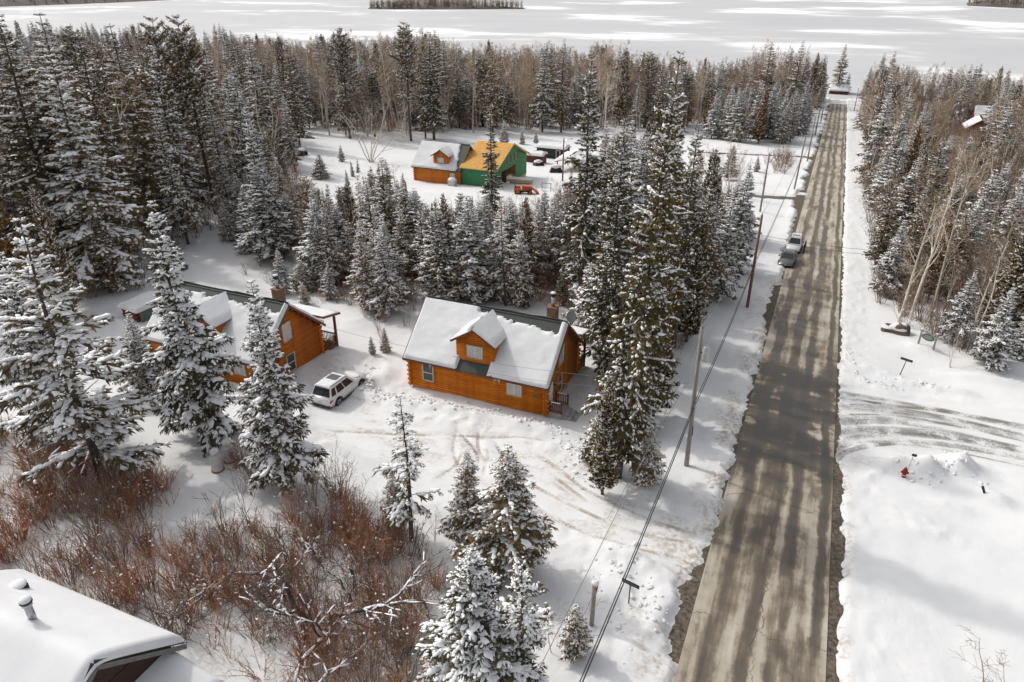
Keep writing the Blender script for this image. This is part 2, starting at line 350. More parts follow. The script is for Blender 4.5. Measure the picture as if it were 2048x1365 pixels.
mr = n.new('ShaderNodeMapRange'); mr.inputs['From Min'].default_value = 0.38; mr.inputs['From Max'].default_value = 0.62; l.new(nz.outputs['Fac'], mr.inputs['Value'])
mu = n.new('ShaderNodeMath'); mu.operation = 'MULTIPLY'; l.new(at.outputs['Fac'], mu.inputs[0]); l.new(mr.outputs[0], mu.inputs[1])
nz3 = n.new('ShaderNodeTexNoise'); nz3.inputs['Scale'].default_value = 0.5; l.new(tc.outputs['Object'], nz3.inputs['Vector'])
sc_ = n.new('ShaderNodeValToRGB'); sc_.color_ramp.elements[0].color = (0.66, 0.66, 0.66, 1); sc_.color_ramp.elements[1].color = (0.73, 0.73, 0.725, 1); l.new(nz3.outputs['Fac'], sc_.inputs['Fac'])
dc = n.new('ShaderNodeValToRGB'); dc.color_ramp.elements[0].color = (0.26, 0.19, 0.125, 1); dc.color_ramp.elements[1].color = (0.48, 0.41, 0.32, 1)
nz2 = n.new('ShaderNodeTexNoise'); nz2.inputs['Scale'].default_value = 1.3; l.new(tc.outputs['Object'], nz2.inputs['Vector']); l.new(nz2.outputs['Fac'], dc.inputs['Fac'])
mx = n.new('ShaderNodeMix'); mx.data_type = 'RGBA'; l.new(mu.outputs[0], mx.inputs[0]); l.new(sc_.outputs[0], mx.inputs[6]); l.new(dc.outputs[0], mx.inputs[7])
l.new(mx.outputs[2], b.inputs['Base Color'])
nb = n.new('ShaderNodeTexNoise'); nb.inputs['Scale'].default_value = 2.6; nb.inputs['Detail'].default_value = 7; l.new(tc.outputs['Object'], nb.inputs['Vector'])
bp = n.new('ShaderNodeBump'); bp.inputs['Strength'].default_value = 0.35; bp.inputs['Distance'].default_value = 0.12; l.new(nb.outputs['Fac'], bp.inputs['Height']); l.new(bp.outputs[0], b.inputs['Normal'])
me = np_mesh('ground', V, [F], [GSNOW])
a_ = me.attributes.new('dirt', 'FLOAT', 'POINT'); a_.data.foreach_set('value', DD.ravel().astype(np.float32))
ground = tag(link('ground', me), 'snow covered ground sloping down to the lake', None, None, 'structure')

# ------------------------------------------------------------------ shader maths helper
class SH:
    def __init__(s, n, l): s.n, s.l = n, l
    def m(s, op, a, b=None, c=None, clamp=False):
        q = s.n.new('ShaderNodeMath'); q.operation = op; q.use_clamp = clamp
        for i, v in enumerate((a, b, c)):
            if v is None: continue
            if isinstance(v, (int, float)): q.inputs[i].default_value = v
            else: s.l.new(v, q.inputs[i])
        return q.outputs[0]
    def noise(s, vec, scale, detail=4, rough=0.55, st=(1, 1, 1)):
        mp = s.n.new('ShaderNodeMapping'); mp.inputs['Scale'].default_value = st; s.l.new(vec, mp.inputs['Vector'])
        q = s.n.new('ShaderNodeTexNoise'); q.inputs['Scale'].default_value = scale; q.inputs['Detail'].default_value = detail; q.inputs['Roughness'].default_value = rough
        s.l.new(mp.outputs[0], q.inputs['Vector']); return q.outputs['Fac']
    def ramp(s, f, stops):
        r = s.n.new('ShaderNodeValToRGB'); e = r.color_ramp.elements
        while len(e) < len(stops): e.new(0.5)
        for k, (p, c) in enumerate(stops): e[k].position = p; e[k].color = (*c, 1)
        s.l.new(f, r.inputs['Fac']); return r.outputs[0]
    def rng(s, v, a, b, c=0.0, d=1.0, smooth=True):
        q = s.n.new('ShaderNodeMapRange'); q.interpolation_type = 'SMOOTHSTEP' if smooth else 'LINEAR'
        for nm, k in (('From Min', a), ('From Max', b), ('To Min', c), ('To Max', d)): q.inputs[nm].default_value = k
        s.l.new(v, q.inputs['Value']); return q.outputs[0]
    def mix(s, f, a, b):
        q = s.n.new('ShaderNodeMix'); q.data_type = 'RGBA'
        if isinstance(f, (int, float)): q.inputs[0].default_value = f
        else: s.l.new(f, q.inputs[0])
        for i, v in ((6, a), (7, b)):
            if isinstance(v, tuple): q.inputs[i].default_value = (*v, 1)
            else: s.l.new(v, q.inputs[i])
        return q.outputs[2]

# ------------------------------------------------------------------ road: salt-stained asphalt
ROADM, n, l, b = new_mat('salted_asphalt'); S = SH(n, l)
tc = n.new('ShaderNodeTexCoord').outputs['Object']; sp = n.new('ShaderNodeSeparateXYZ'); l.new(tc, sp.inputs[0]); X_, Y_ = sp.outputs[0], sp.outputs[1]
streak = S.noise(tc, 1.0, 5, 0.6, (2.2, 0.09, 1)); streak2 = S.noise(tc, 1.0, 3, 0.6, (7.0, 0.22, 1))
patch = S.noise(tc, 1.0, 6, 0.62, (0.55, 0.11, 1)); blot = S.noise(tc, 1.1, 6, 0.62)
wob = S.m('MULTIPLY', S.m('SUBTRACT', S.noise(tc, 1.0, 2, 0.5, (0.1, 0.11, 1)), 0.5), 0.9)
xw = S.m('ADD', X_, wob)
def track(c, w): return S.rng(S.m('ADD', S.m('ABSOLUTE', S.m('SUBTRACT', xw, c)), S.m('MULTIPLY', S.m('SUBTRACT', S.noise(tc, 2.2, 5, 0.65, (1, 0.35, 1)), 0.5), 0.45)), w*1.1, w*0.25)
tr = S.m('MAXIMUM', S.m('MAXIMUM', track(-0.85, 0.55), track(0.75, 0.5)), S.m('MAXIMUM', track(2.05, 0.5), track(3.75, 0.35)))
v = S.m('ADD', S.m('MULTIPLY', streak, 0.40), S.m('MULTIPLY', patch, 0.66))
v = S.m('ADD', S.m('SUBTRACT', v, 0.0), S.m('MULTIPLY', streak2, 0.08))
v = S.m('ADD', v, S.m('MULTIPLY', S.m('SUBTRACT', blot, 0.5), 0.20))
v = S.m('SUBTRACT', v, S.m('MULTIPLY', tr, S.rng(patch, 0.34, 0.60, 0.02, 0.24)))
damp = S.noise(tc, 0.42, 6, 0.62, (1.0, 0.45, 1)); v = S.m('SUBTRACT', v, S.m('MULTIPLY', S.rng(damp, 0.46, 0.64), 0.08))
wet = S.m('MULTIPLY', S.rng(Y_, 40, 48), S.rng(Y_, 66, 55)); wet = S.m('MULTIPLY', wet, S.rng(S.noise(tc, 0.5, 4, 0.6, (0.6, 1.0, 1)), 0.36, 0.56))
v = S.m('SUBTRACT', v, S.m('MULTIPLY', wet, 0.27))
v = S.m('ADD', v, S.rng(Y_, 70, 150, 0.0, 0.03))
cr = S.ramp(v, [(0.28, (0.062, 0.053, 0.044)), (0.42, (0.120, 0.098, 0.073)), (0.49, (0.22, 0.182, 0.135)), (0.55, (0.37, 0.325, 0.255)), (0.70, (0.50, 0.465, 0.40))])
# cracks: a wandering one along the middle seam, transverse ones every dozen metres
cw = S.m('ABSOLUTE', S.m('SUBTRACT', S.m('ADD', X_, S.m('MULTIPLY', S.m('SUBTRACT', S.noise(tc, 1.0, 5, 0.6, (0.05, 0.5, 1)), 0.5), 1.7)), 1.15))
ck1 = S.rng(cw, 0.035, 0.018)
yy = S.m('ADD', Y_, S.m('MULTIPLY', S.m('SUBTRACT', S.noise(tc, 1.0, 5, 0.6, (0.7, 0.05, 1)), 0.5), 3.2))
fr = S.m('ABSOLUTE', S.m('SUBTRACT', S.m('FRACT', S.m('DIVIDE', yy, 11.3)), 0.5)); ck2 = S.rng(fr, 0.0042, 0.0018)
ck2 = S.m('MULTIPLY', ck2, S.rng(S.noise(tc, 1.0, 2, 0.5, (0.35, 0.12, 1)), 0.42, 0.52))
ck = S.m('MULTIPLY', S.m('MAXIMUM', ck1, ck2), S.rng(blot, 0.34, 0.5, 0.35, 1.0))
cr = S.mix(S.m('MULTIPLY', ck, 0.75), cr, (0.05, 0.043, 0.036))
fine = S.noise(tc, 40, 3); cr = S.mix(S.rng(fine, 0.3, 0.7, 0.0, 0.16), cr, (0.08, 0.07, 0.055))
l.new(cr, b.inputs['Base Color']); l.new(S.rng(v, 0.3, 0.55, 0.35, 0.9), b.inputs['Roughness']); b.inputs['Specular IOR Level'].default_value = 0.35
bp = n.new('ShaderNodeBump'); bp.inputs['Strength'].default_value = 0.25; bp.inputs['Distance'].default_value = 0.02; l.new(S.m('SUBTRACT', fine, S.m('MULTIPLY', ck, 2.0)), bp.inputs['Height']); l.new(bp.outputs[0], b.inputs['Normal'])
mb = MB(); ys = list(np.arange(4, 356, 4.0)); xs = np.linspace(RX0, RX1, 9)
for y in ys:
    for x in xs: mb.v.append((x, y, -SLOPE*y + 0.03*(1-((x-1.15)/3.2)**2)))
for i in range(len(ys)-1):
    for j in range(8): k = i*9+j; mb.f.append((k, k+1, k+10, k+9))
road = tag(obj('road', mb, ROADM, smooth=True), 'salt stained asphalt road running straight down to the lake', None, None, 'structure')
MUD = mat('wet_gravel_mud', (0.040, 0.031, 0.023), 0.8, 0.0, 5.0, 0.8, 9, c2=(0.16, 0.128, 0.095))
def flat_strip(name, x0, x1, m, dz, label):
    mb = MB()
    for y in ys:
        for x in (x0, x1): mb.v.append((x, y, -SLOPE*y + dz))
    for i in range(len(ys)-1): k = 2*i; mb.f.append((k, k+1, k+3, k+2))
    return tag(obj(name, mb, m), label, None, None, 'structure')
flat_strip('road_shoulder', RX0-2.6, RX0+0.12, MUD, -0.035, 'wet brown gravel shoulder along the left edge of the road')
flat_strip('road_shoulder', RX1-0.12, RX1+1.6, MUD, -0.035, 'thin dark gravel shoulder along the right edge of the road')
LANEM = mat('wet_side_lane', (0.07, 0.06, 0.05), 0.7, 0.0, 0.5, 0.3, 8, c2=(0.17, 0.145, 0.115), stretch=(1, 1.6, 1))

def smooth_path(pts, step=0.5):
    pts = [np.array(p, float) for p in pts]; P_ = [2*pts[0]-pts[1]] + pts + [2*pts[-1]-pts[-2]]; out = []
    for i in range(1, len(P_)-2):
        p0, p1, p2, p3 = P_[i-1:i+3]; k = max(2, int(np.linalg.norm(p2-p1)/step))
        for t in np.arange(k)/k:
            out.append(0.5*((2*p1)+(-p0+p2)*t+(2*p0-5*p1+4*p2-p3)*t*t+(-p0+3*p1-3*p2+p3)*t**3))
    out.append(pts[-1]); return np.array(out)
def strip_mesh(path, w, dz, follow=True, k=3, flare=0.0):
    d = np.gradient(path, axis=0); d /= np.linalg.norm(d, axis=1)[:, None]+1e-9; nrm = np.stack([-d[:, 1], d[:, 0]], 1)
    ww = w*(1+flare*np.exp(-np.arange(len(path))/6.0))
    cols = []
    for t in np.linspace(-0.5, 0.5, k):
        p = path + nrm*(ww*t)[:, None]; z = terr(p[:, 0], p[:, 1]) + dz if follow else base_z(p[:, 1]) + dz
        cols.append(np.column_stack([p, z]))
    Vv = np.stack(cols, 1).reshape(-1, 3); m_ = len(path)
    ii = (np.arange(m_-1)[:, None]*k + np.arange(k-1)[None, :]).ravel()
    return Vv, np.stack([ii, ii+1, ii+k+1, ii+k], 1)
for (pts, hw), lb in zip(LANES, ('wet dark side lane joining the road nearest the camera', 'wet dark side lane in the middle distance left of the road', 'far side lane curving off the road near the lake')):
    Vv, Ff = strip_mesh(smooth_path(pts, 1.0), hw*2+0.5, -0.05, False, 3, 0.7)
    tag(link('side_lane', np_mesh('side_lane', Vv, [Ff], [LANEM])), lb, None, None, 'structure')
def track_mat(name, c, lo, hi, amax):
    m, n, l, b = new_mat(name); S = SH(n, l); tc = n.new('ShaderNodeTexCoord').outputs['Object']
    b.inputs['Base Color'].default_value = (*c, 1); b.inputs['Roughness'].default_value = 0.85
    at = n.new('ShaderNodeAttribute'); at.attribute_name = 'edge'
    a = S.rng(S.m('ADD', S.noise(tc, 0.55, 5, 0.6), S.m('MULTIPLY', S.m('SUBTRACT', S.noise(tc, 9, 4), 0.5), 0.6)), lo, hi, 0.0, amax)
    l.new(S.m('MULTIPLY', a, at.outputs['Fac']), b.inputs['Alpha']); MATS[name] = m; return m
TRG = track_mat('grey_tyre_track', (0.30, 0.29, 0.275), 0.33, 0.62, 0.62)
TRS = track_mat('sandy_tyre_track', (0.42, 0.34, 0.25), 0.32, 0.68, 0.60)
TRD = track_mat('dark_tyre_track', (0.20, 0.185, 0.16), 0.34, 0.64, 0.70)
def tyre_track(pxs, w, m, label):
    path = smooth_path(PX(*pxs), 0.35); Vv, Ff = strip_mesh(path, w, 0.022, True, 5)
    me = np_mesh('tyre_track', Vv, [Ff], [m]); k = len(path)
    e = np.tile([0, 0.8, 1, 0.8, 0], k).reshape(k, 5); f = np.minimum(1, np.minimum(np.arange(k), np.arange(k)[::-1])/4.0); e = e*f[:, None]
    a = me.attributes.new('edge', 'FLOAT', 'POINT'); a.data.foreach_set('value', e.ravel().astype(np.float32))
    return tag(link('tyre_track', me), label, None, None, 'structure')
rt = random.Random(5)
for k in range(15):   # the fan of tracks turning off to the right
    t = k/14; y0 = 775 + 145*t + rt.uniform(-4, 4); ym = 806 + 88*t + rt.uniform(-4, 4); ye = 838 + 72*t + rt.uniform(-8, 8)
    tyre_track([(1664, y0 + (6 if t < .5 else 14)), (1700, y0*0.55+ym*0.45), (1790, ym - 3 + 4*t), (1900, ym*0.5+ye*0.5), (2070, ye + 22)], rt.uniform(0.25, 0.95), [TRG, TRD, TRG, TRG][k % 4], 'grey tyre tracks fanning across the snowy side road')
for pts in ([(1392, 1085), (1330, 1080), (1260, 1062), (1170, 1025), (1090, 985), (1030, 950), (985, 925)], [(1392, 1120), (1320, 1112), (1230, 1090), (1130, 1048), (1060, 1010), (1000, 968)],
            [(1392, 1070), (1300, 1040), (1180, 985), (1110, 935), (1060, 905)], [(1180, 1010), (1120, 965), (1090, 940)], [(1150, 1000), (1100, 962)], [(880, 870), (1000, 878), (1110, 888)], [(640, 862), (760, 868), (880, 872)],
            [(1380, 1092), (1350, 1096), (1290, 1078)], [(1388, 1142), (1350, 1120), (1310, 1090)], [(1375, 1165), (1345, 1150), (1310, 1128)]):
    tyre_track(pts, 0.42, TRS, 'sandy tyre tracks on the drive to the log cabin')
for pts, m in (([(915, 855), (908, 875), (906, 905), (920, 935), (950, 950)], TRS), ([(962, 852), (955, 875), (958, 905), (970, 925), (965, 955)], TRS), ([(912, 862), (935, 885), (955, 915), (950, 945)], TRD),
               ([(985, 880), (1000, 905), (1015, 935)], TRD), ([(925, 900), (915, 925), (890, 955), (855, 972)], TRS), ([(972, 895), (975, 920), (960, 950)], TRS)):
    tyre_track(pts, 0.32, m, 'curved tyre marks on the snow in front of the log cabin')

# ------------------------------------------------------------------ frozen lake
ICE, n, l, b = new_mat('lake_ice_cloud_shade'); S = SH(n, l); tc = n.new('ShaderNodeTexCoord').outputs['Object']
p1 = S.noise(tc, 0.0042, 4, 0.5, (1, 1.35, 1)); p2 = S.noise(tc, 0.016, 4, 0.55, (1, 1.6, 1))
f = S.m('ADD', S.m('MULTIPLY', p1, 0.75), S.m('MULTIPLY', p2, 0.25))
c = S.ramp(f, [(0.40, (0.46, 0.46, 0.47)), (0.52, (0.50, 0.50, 0.505)), (0.59, (0.80, 0.80, 0.80)), (0.75, (0.84, 0.84, 0.84))])  # grey cloud shadow and white sunlit bands painted into the lake colour
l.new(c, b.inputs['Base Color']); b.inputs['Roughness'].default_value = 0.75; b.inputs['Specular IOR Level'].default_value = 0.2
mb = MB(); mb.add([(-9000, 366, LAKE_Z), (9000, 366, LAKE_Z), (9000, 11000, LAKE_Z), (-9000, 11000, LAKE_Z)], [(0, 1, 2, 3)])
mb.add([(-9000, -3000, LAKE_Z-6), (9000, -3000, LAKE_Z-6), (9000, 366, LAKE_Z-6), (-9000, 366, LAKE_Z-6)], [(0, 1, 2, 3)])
tag(obj('frozen_lake', mb, ICE), 'frozen lake with cloud shadow and sunlit bands painted grey and white', None, None, 'structure')
print('T end b', time.time()-T0)
# ------------------------------------------------------------------ vegetation meshes
def tubes_np(A, B, RA, RB, n=3):
    """many tapered n-sided tubes at once"""
    A = np.asarray(A, float); B = np.asarray(B, float); RA = np.asarray(RA, float); RB = np.asarray(RB, float)
    d = B-A; d /= np.linalg.norm(d, axis=1)[:, None]+1e-9
    up = np.where(np.abs(d[:, 2:3]) < 0.9, [[0, 0, 1.0]], [[1.0, 0, 0]])
    u = np.cross(d, up); u /= np.linalg.norm(u, axis=1)[:, None]+1e-9; w = np.cross(u, d)
    V = []
    for P_, R_ in ((A, RA), (B, RB)):
        for j in range(n):
            t = 2*pi*j/n; V.append(P_ + (u*cos(t)+w*sin(t))*R_[:, None])
    V = np.stack(V, 1); m = len(A); base = np.arange(m)[:, None]*(2*n)
    F = np.concatenate([np.concatenate([base+j, base+(j+1) % n, base+n+(j+1) % n, base+n+j], 1) for j in range(n)], 0)
    return V.reshape(-1, 3), F
ICO_V = np.array([(0,0,1)] + [(0.894*cos(2*pi*k/5), 0.894*sin(2*pi*k/5), 0.447) for k in range(5)] + [(0.894*cos(2*pi*(k+.5)/5), 0.894*sin(2*pi*(k+.5)/5), -0.447) for k in range(5)] + [(0,0,-1)])
ICO_F = np.array([(0,1+k,1+(k+1)%5) for k in range(5)] + [(1+k,6+k,1+(k+1)%5) for k in range(5)] + [(1+(k+1)%5,6+k,6+(k+1)%5) for k in range(5)] + [(11,6+(k+1)%5,6+k) for k in range(5)])
def lumps_np(C, DX, SX, SY, SZ, rng, jit=0.38):
    """flattened, jittered lumps of snow: centre C, long axis DX (unit), sizes along, across, up"""
    m = len(C)
    if m == 0: return np.zeros((0, 3)), np.zeros((0, 3), int)
    side = np.cross(DX, [[0, 0, 1.0]]); side /= np.linalg.norm(side, axis=1)[:, None]+1e-9; up = np.cross(side, DX)
    L = ICO_V[None]*(1+rng.uniform(-jit, jit, (m, 12, 1)))
    V = C[:, None] + DX[:, None]*(L[..., 0:1]*SX[:, None, None]) + side[:, None]*(L[..., 1:2]*SY[:, None, None]) + up[:, None]*(L[..., 2:3]*SZ[:, None, None])
    F = (np.arange(m)[:, None, None]*12 + ICO_F[None]).reshape(-1, 3)
    return V.reshape(-1, 3), F
def cards_np(O, D, N, Ln, W, rng, bend=0.25):
    """leaf sprays: a bent lozenge from O along D with half width W*Ln"""
    S_ = np.cross(D, N); S_ /= np.linalg.norm(S_, axis=1)[:, None]+1e-9
    mid = O + D*(Ln*0.5)[:, None] ; tip = O + D*Ln[:, None] - np.array([[0, 0, 1.0]])*(Ln*bend)[:, None]
    w = (Ln*W)[:, None]
    V = np.stack([O, mid+S_*w, tip, mid-S_*w], 1)
    F = np.arange(len(O))[:, None]*4 + np.array([[0, 1, 2, 3]])
    return V.reshape(-1, 3), F
def norm(a): return a/(np.linalg.norm(a, axis=-1, keepdims=True)+1e-9)
def make_conifer(nm, seed, H=15.0, R=2.6, cb=0.12, spacing=0.36, nb=6, snow=0.6, droop=0.35, ragged=0.3, style='spruce', foliage=NEEDLE, twigs=13, dead=0.0, pads=1.0, padcap=0.26):
    rng = np.random.default_rng(seed)
    lean = rng.uniform(-0.012, 0.012, 2)
    # trunk
    hs_ = np.linspace(0, H*0.985, 9); ph = rng.uniform(0, 6)
    tx = lean[0]*hs_ + 0.06*np.sin(hs_*0.5+ph); ty = lean[1]*hs_ + 0.06*np.cos(hs_*0.43+ph)
    tr0 = 0.013*H if style != 'cedar' else 0.011*H
    tb = MB(); tb.tube([(tx[i], ty[i], hs_[i]-(0.5 if i == 0 else 0)) for i in range(9)], [max(0.012, tr0*(1-i/8.6)) for i in range(9)], 7)
    trunk = tb.mesh(nm+'_trunk', BARK_S, True)
    tA, tB, tRA, tRB = [], [], [], []
    O, D, N_, L_ = [], [], [], []           # foliage sprays
    SC, SD, SX, SY, SZ = [], [], [], [], []  # snow lumps
    h = cb*H; gap_az = rng.uniform(0, 2*pi)
    while h < H*0.99:
        t = (h-cb*H)/(H*(1-cb))
        if style == 'cedar': prof = (1-t)**0.55*(0.65+0.35*min(1, t/0.2))
        elif style == 'pine': prof = (1-t**2.2)**0.8*(0.45+0.55*min(1, t/0.5))
        else: prof = (1-t)**(0.88 if style == 'spruce' else 0.58)*(0.62+0.38*min(1, t/0.18))
        n_ = max(3, int(round(nb*(0.75+0.5*rng.random())))) if t < 0.93 else 4
        az0 = rng.uniform(0, 2*pi)
        for k in range(n_):
            az = az0 + 2*pi*k/n_ + rng.uniform(-0.35, 0.35)
            L = R*prof*rng.uniform(1-ragged*1.45, 1+ragged*0.6)*(1+0.16*sin(az*2+gap_az+h*0.9)) + 0.12
            if rng.random() < dead: 
                if rng.random() < 0.5: continue
                bare = True
            else: bare = False
            if style == 'cedar': e0 = radians(25+30*t+rng.uniform(-10, 10)); dr = 0.12
            elif style == 'pine': e0 = radians(5+35*t+rng.uniform(-8, 8)); dr = -0.12
            else: e0 = radians(-6+44*t**1.2+rng.uniform(-9, 9)); dr = droop*(1-0.6*t)*rng.uniform(0.6, 1.3)
            i0 = h/(H*0.985)*8; j0 = min(7, int(i0)); q = i0-j0
            o = np.array([tx[j0]*(1-q)+tx[j0+1]*q, ty[j0]*(1-q)+ty[j0+1]*q, h])
            hd = np.array([cos(az), sin(az), 0]); sd = np.array([-sin(az), cos(az), 0])
            curve = rng.uniform(-0.12, 0.12)
            def P_(s): return o + hd*(L*s*cos(e0)) + sd*(L*curve*s*s) + np.array([0, 0, L*(s*sin(e0) - dr*s*s + 0.5*dr*s**3.5)])
            ss = np.linspace(0, 1, 4); pp = np.array([P_(s) for s in ss])
            br = 0.010+0.011*L
            for i in range(3): tA.append(pp[i]); tB.append(pp[i+1]); tRA.append(br*(1-i*0.3)); tRB.append(br*(1-(i+1)*0.3))
            if bare:
                for s in np.linspace(0.35, 0.95, 4):
                    p = P_(s); dd = norm(hd*0.6 + sd*rng.choice([-1, 1])*0.8 + np.array([0, 0, rng.uniform(-0.3, 0.4)])); tA.append(p); tB.append(p+dd*L*0.3*(1.1-s)); tRA.append(0.008); tRB.append(0.003)
                if snow > 0.3:
                    for s in (0.4, 0.7): SC.append(P_(s)+[0, 0, 0.03]); SD.append(norm(P_(s+0.1)-P_(s-0.1))); SX.append(L*0.14); SY.append(0.03+0.02*L*0.2); SZ.append(0.03)
                continue
            nt = max(4, int(twigs/13*(3+L*6.2)))
            s_ = rng.uniform(0.0, 1.0, nt)**0.75*0.86+0.12; s_.sort()
            for i, s in enumerate(s_):
                p = P_(s); tg = norm(P_(min(1, s+0.05))-P_(s-0.05)); sg = 1 if i % 2 else -1
                if s > 0.9: sg *= 0.35
                lt = min(0.80, L*0.46*(1-0.62*s)+0.13)*rng.uniform(0.7, 1.25)
                if style == 'cedar': dd = norm(tg*0.6 + sd*sg*0.6*rng.random() + np.array([0, 0, rng.uniform(0.1, 0.9)])); lt *= 0.9
                elif style == 'pine': dd = norm(tg*0.8 + sd*sg*0.8 + np.array([0, 0, rng.uniform(0.0, 0.5)]))
                else: dd = norm(tg*0.72 + sd*sg*0.78 + np.array([0, 0, rng.uniform(-0.38, 0.02)]))
                nn = norm(np.array([rng.normal(0, 0.33), rng.normal(0, 0.33), 1.0]))
                O.append(p); D.append(dd); N_.append(nn); L_.append(lt)
                # side sprigs off the twig make the edge feathery
                for q_ in (0.28, 0.52, 0.76):
                    d2 = norm(dd*0.7 + norm(np.cross(dd, nn))*rng.choice([-1, 1])*0.75 + np.array([0, 0, rng.uniform(-0.5, -0.05) if style != 'cedar' else rng.uniform(-0.1, 0.5)]))
                    O.append(p+dd*lt*q_*0.9); D.append(d2); N_.append(norm(nn+rng.normal(0, 0.45, 3))); L_.append(lt*(0.72-0.3*q_))
                    if rng.random() < snow*0.33: SC.append(O[-1]+d2*lt*0.28+np.array([0, 0, 0.02])); SD.append(d2); SX.append(lt*rng.uniform(0.10, 0.22)); SY.append(lt*rng.uniform(0.06, 0.12)+0.01); SZ.append(lt*0.06+0.012)
                if rng.random() < snow*0.8:
                    SC.append(p+dd*lt*rng.uniform(0.4, 0.65)+np.array([0, 0, 0.03+0.02*lt-0.08*lt])); SD.append(dd); SX.append(lt*rng.uniform(0.22, 0.42)); SY.append(lt*rng.uniform(0.10, 0.18)+0.012); SZ.append(lt*0.08+0.014)
            if rng.random() < snow*1.1 and L > 0.35:   # a connected ridge of snow along the bough
                ns = max(2, int(L/0.28)); s0 = rng.uniform(0.15, 0.4)
                for i in range(ns):
                    s = s0+(1-s0)*(i+0.5)/ns; SC.append(P_(s)+np.array([0, 0, 0.035])); SD.append(norm(P_(min(1.02, s+0.06))-P_(s-0.06))); SX.append(L*(1-s0)/ns*0.85); SY.append((0.05+0.035*L)*rng.uniform(0.7, 1.5)*(1.15-0.5*s)); SZ.append(0.03+0.016*L)
            npad = pads*snow*(0.8+L*1.35)
            for i in range(int(npad)+(rng.random() < npad % 1)):
                s = rng.uniform(0.35, 1.0); p = P_(s); tg = norm(P_(min(1, s+0.05))-P_(s-0.05)); w = min(padcap, L*0.18*(1.25-0.7*s)+0.06)*rng.uniform(0.5, 1.25)
                SC.append(p+np.array([0, 0, 0.05])+sd*rng.normal(0, 0.12)*L*(1.1-s)); SD.append(norm(tg+sd*rng.normal(0, 0.4))); SX.append(w*1.15); SY.append(w*0.62); SZ.append(w*0.30+0.015)
        h += spacing*(0.55+0.9*rng.random())*(1 if style != 'pine' else 1.4)
    O = np.array(O); D = np.array(D); N_ = np.array(N_); L_ = np.array(L_)
    V1, F1 = cards_np(O, D, N_, L_, 0.14 if style != 'cedar' else 0.21, rng, 0.18 if style != 'cedar' else 0.05)
    V2, F2 = cards_np(O, D, norm(np.cross(D, N_)+0.25*N_), L_*0.92, 0.10, rng, 0.22)
    V3, F3 = tubes_np(tA, tB, tRA, tRB, 3)
    V = np.concatenate([V1, V2, V3]); Fq = np.concatenate([F1, F2+len(V1), F3+len(V1)+len(V2)])
    mi = np.concatenate([np.zeros(len(F1)+len(F2), int), np.ones(len(F3), int)])
    crown = np_mesh(nm+'_crown', V, [Fq], [foliage, BARK_S], mi, True)
    VS, FS = lumps_np(np.array(SC), np.array(SD), np.array(SX), np.array(SY), np.array(SZ), rng) if SC else (np.zeros((3, 3)), np.array([[0, 1, 2]]))
    sn = np_mesh(nm+'_snow', VS, [FS], [TREESNOW], None, True)
    return dict(kind='conifer', trunk=trunk, crown=crown, snow=sn, H=H, R=R)

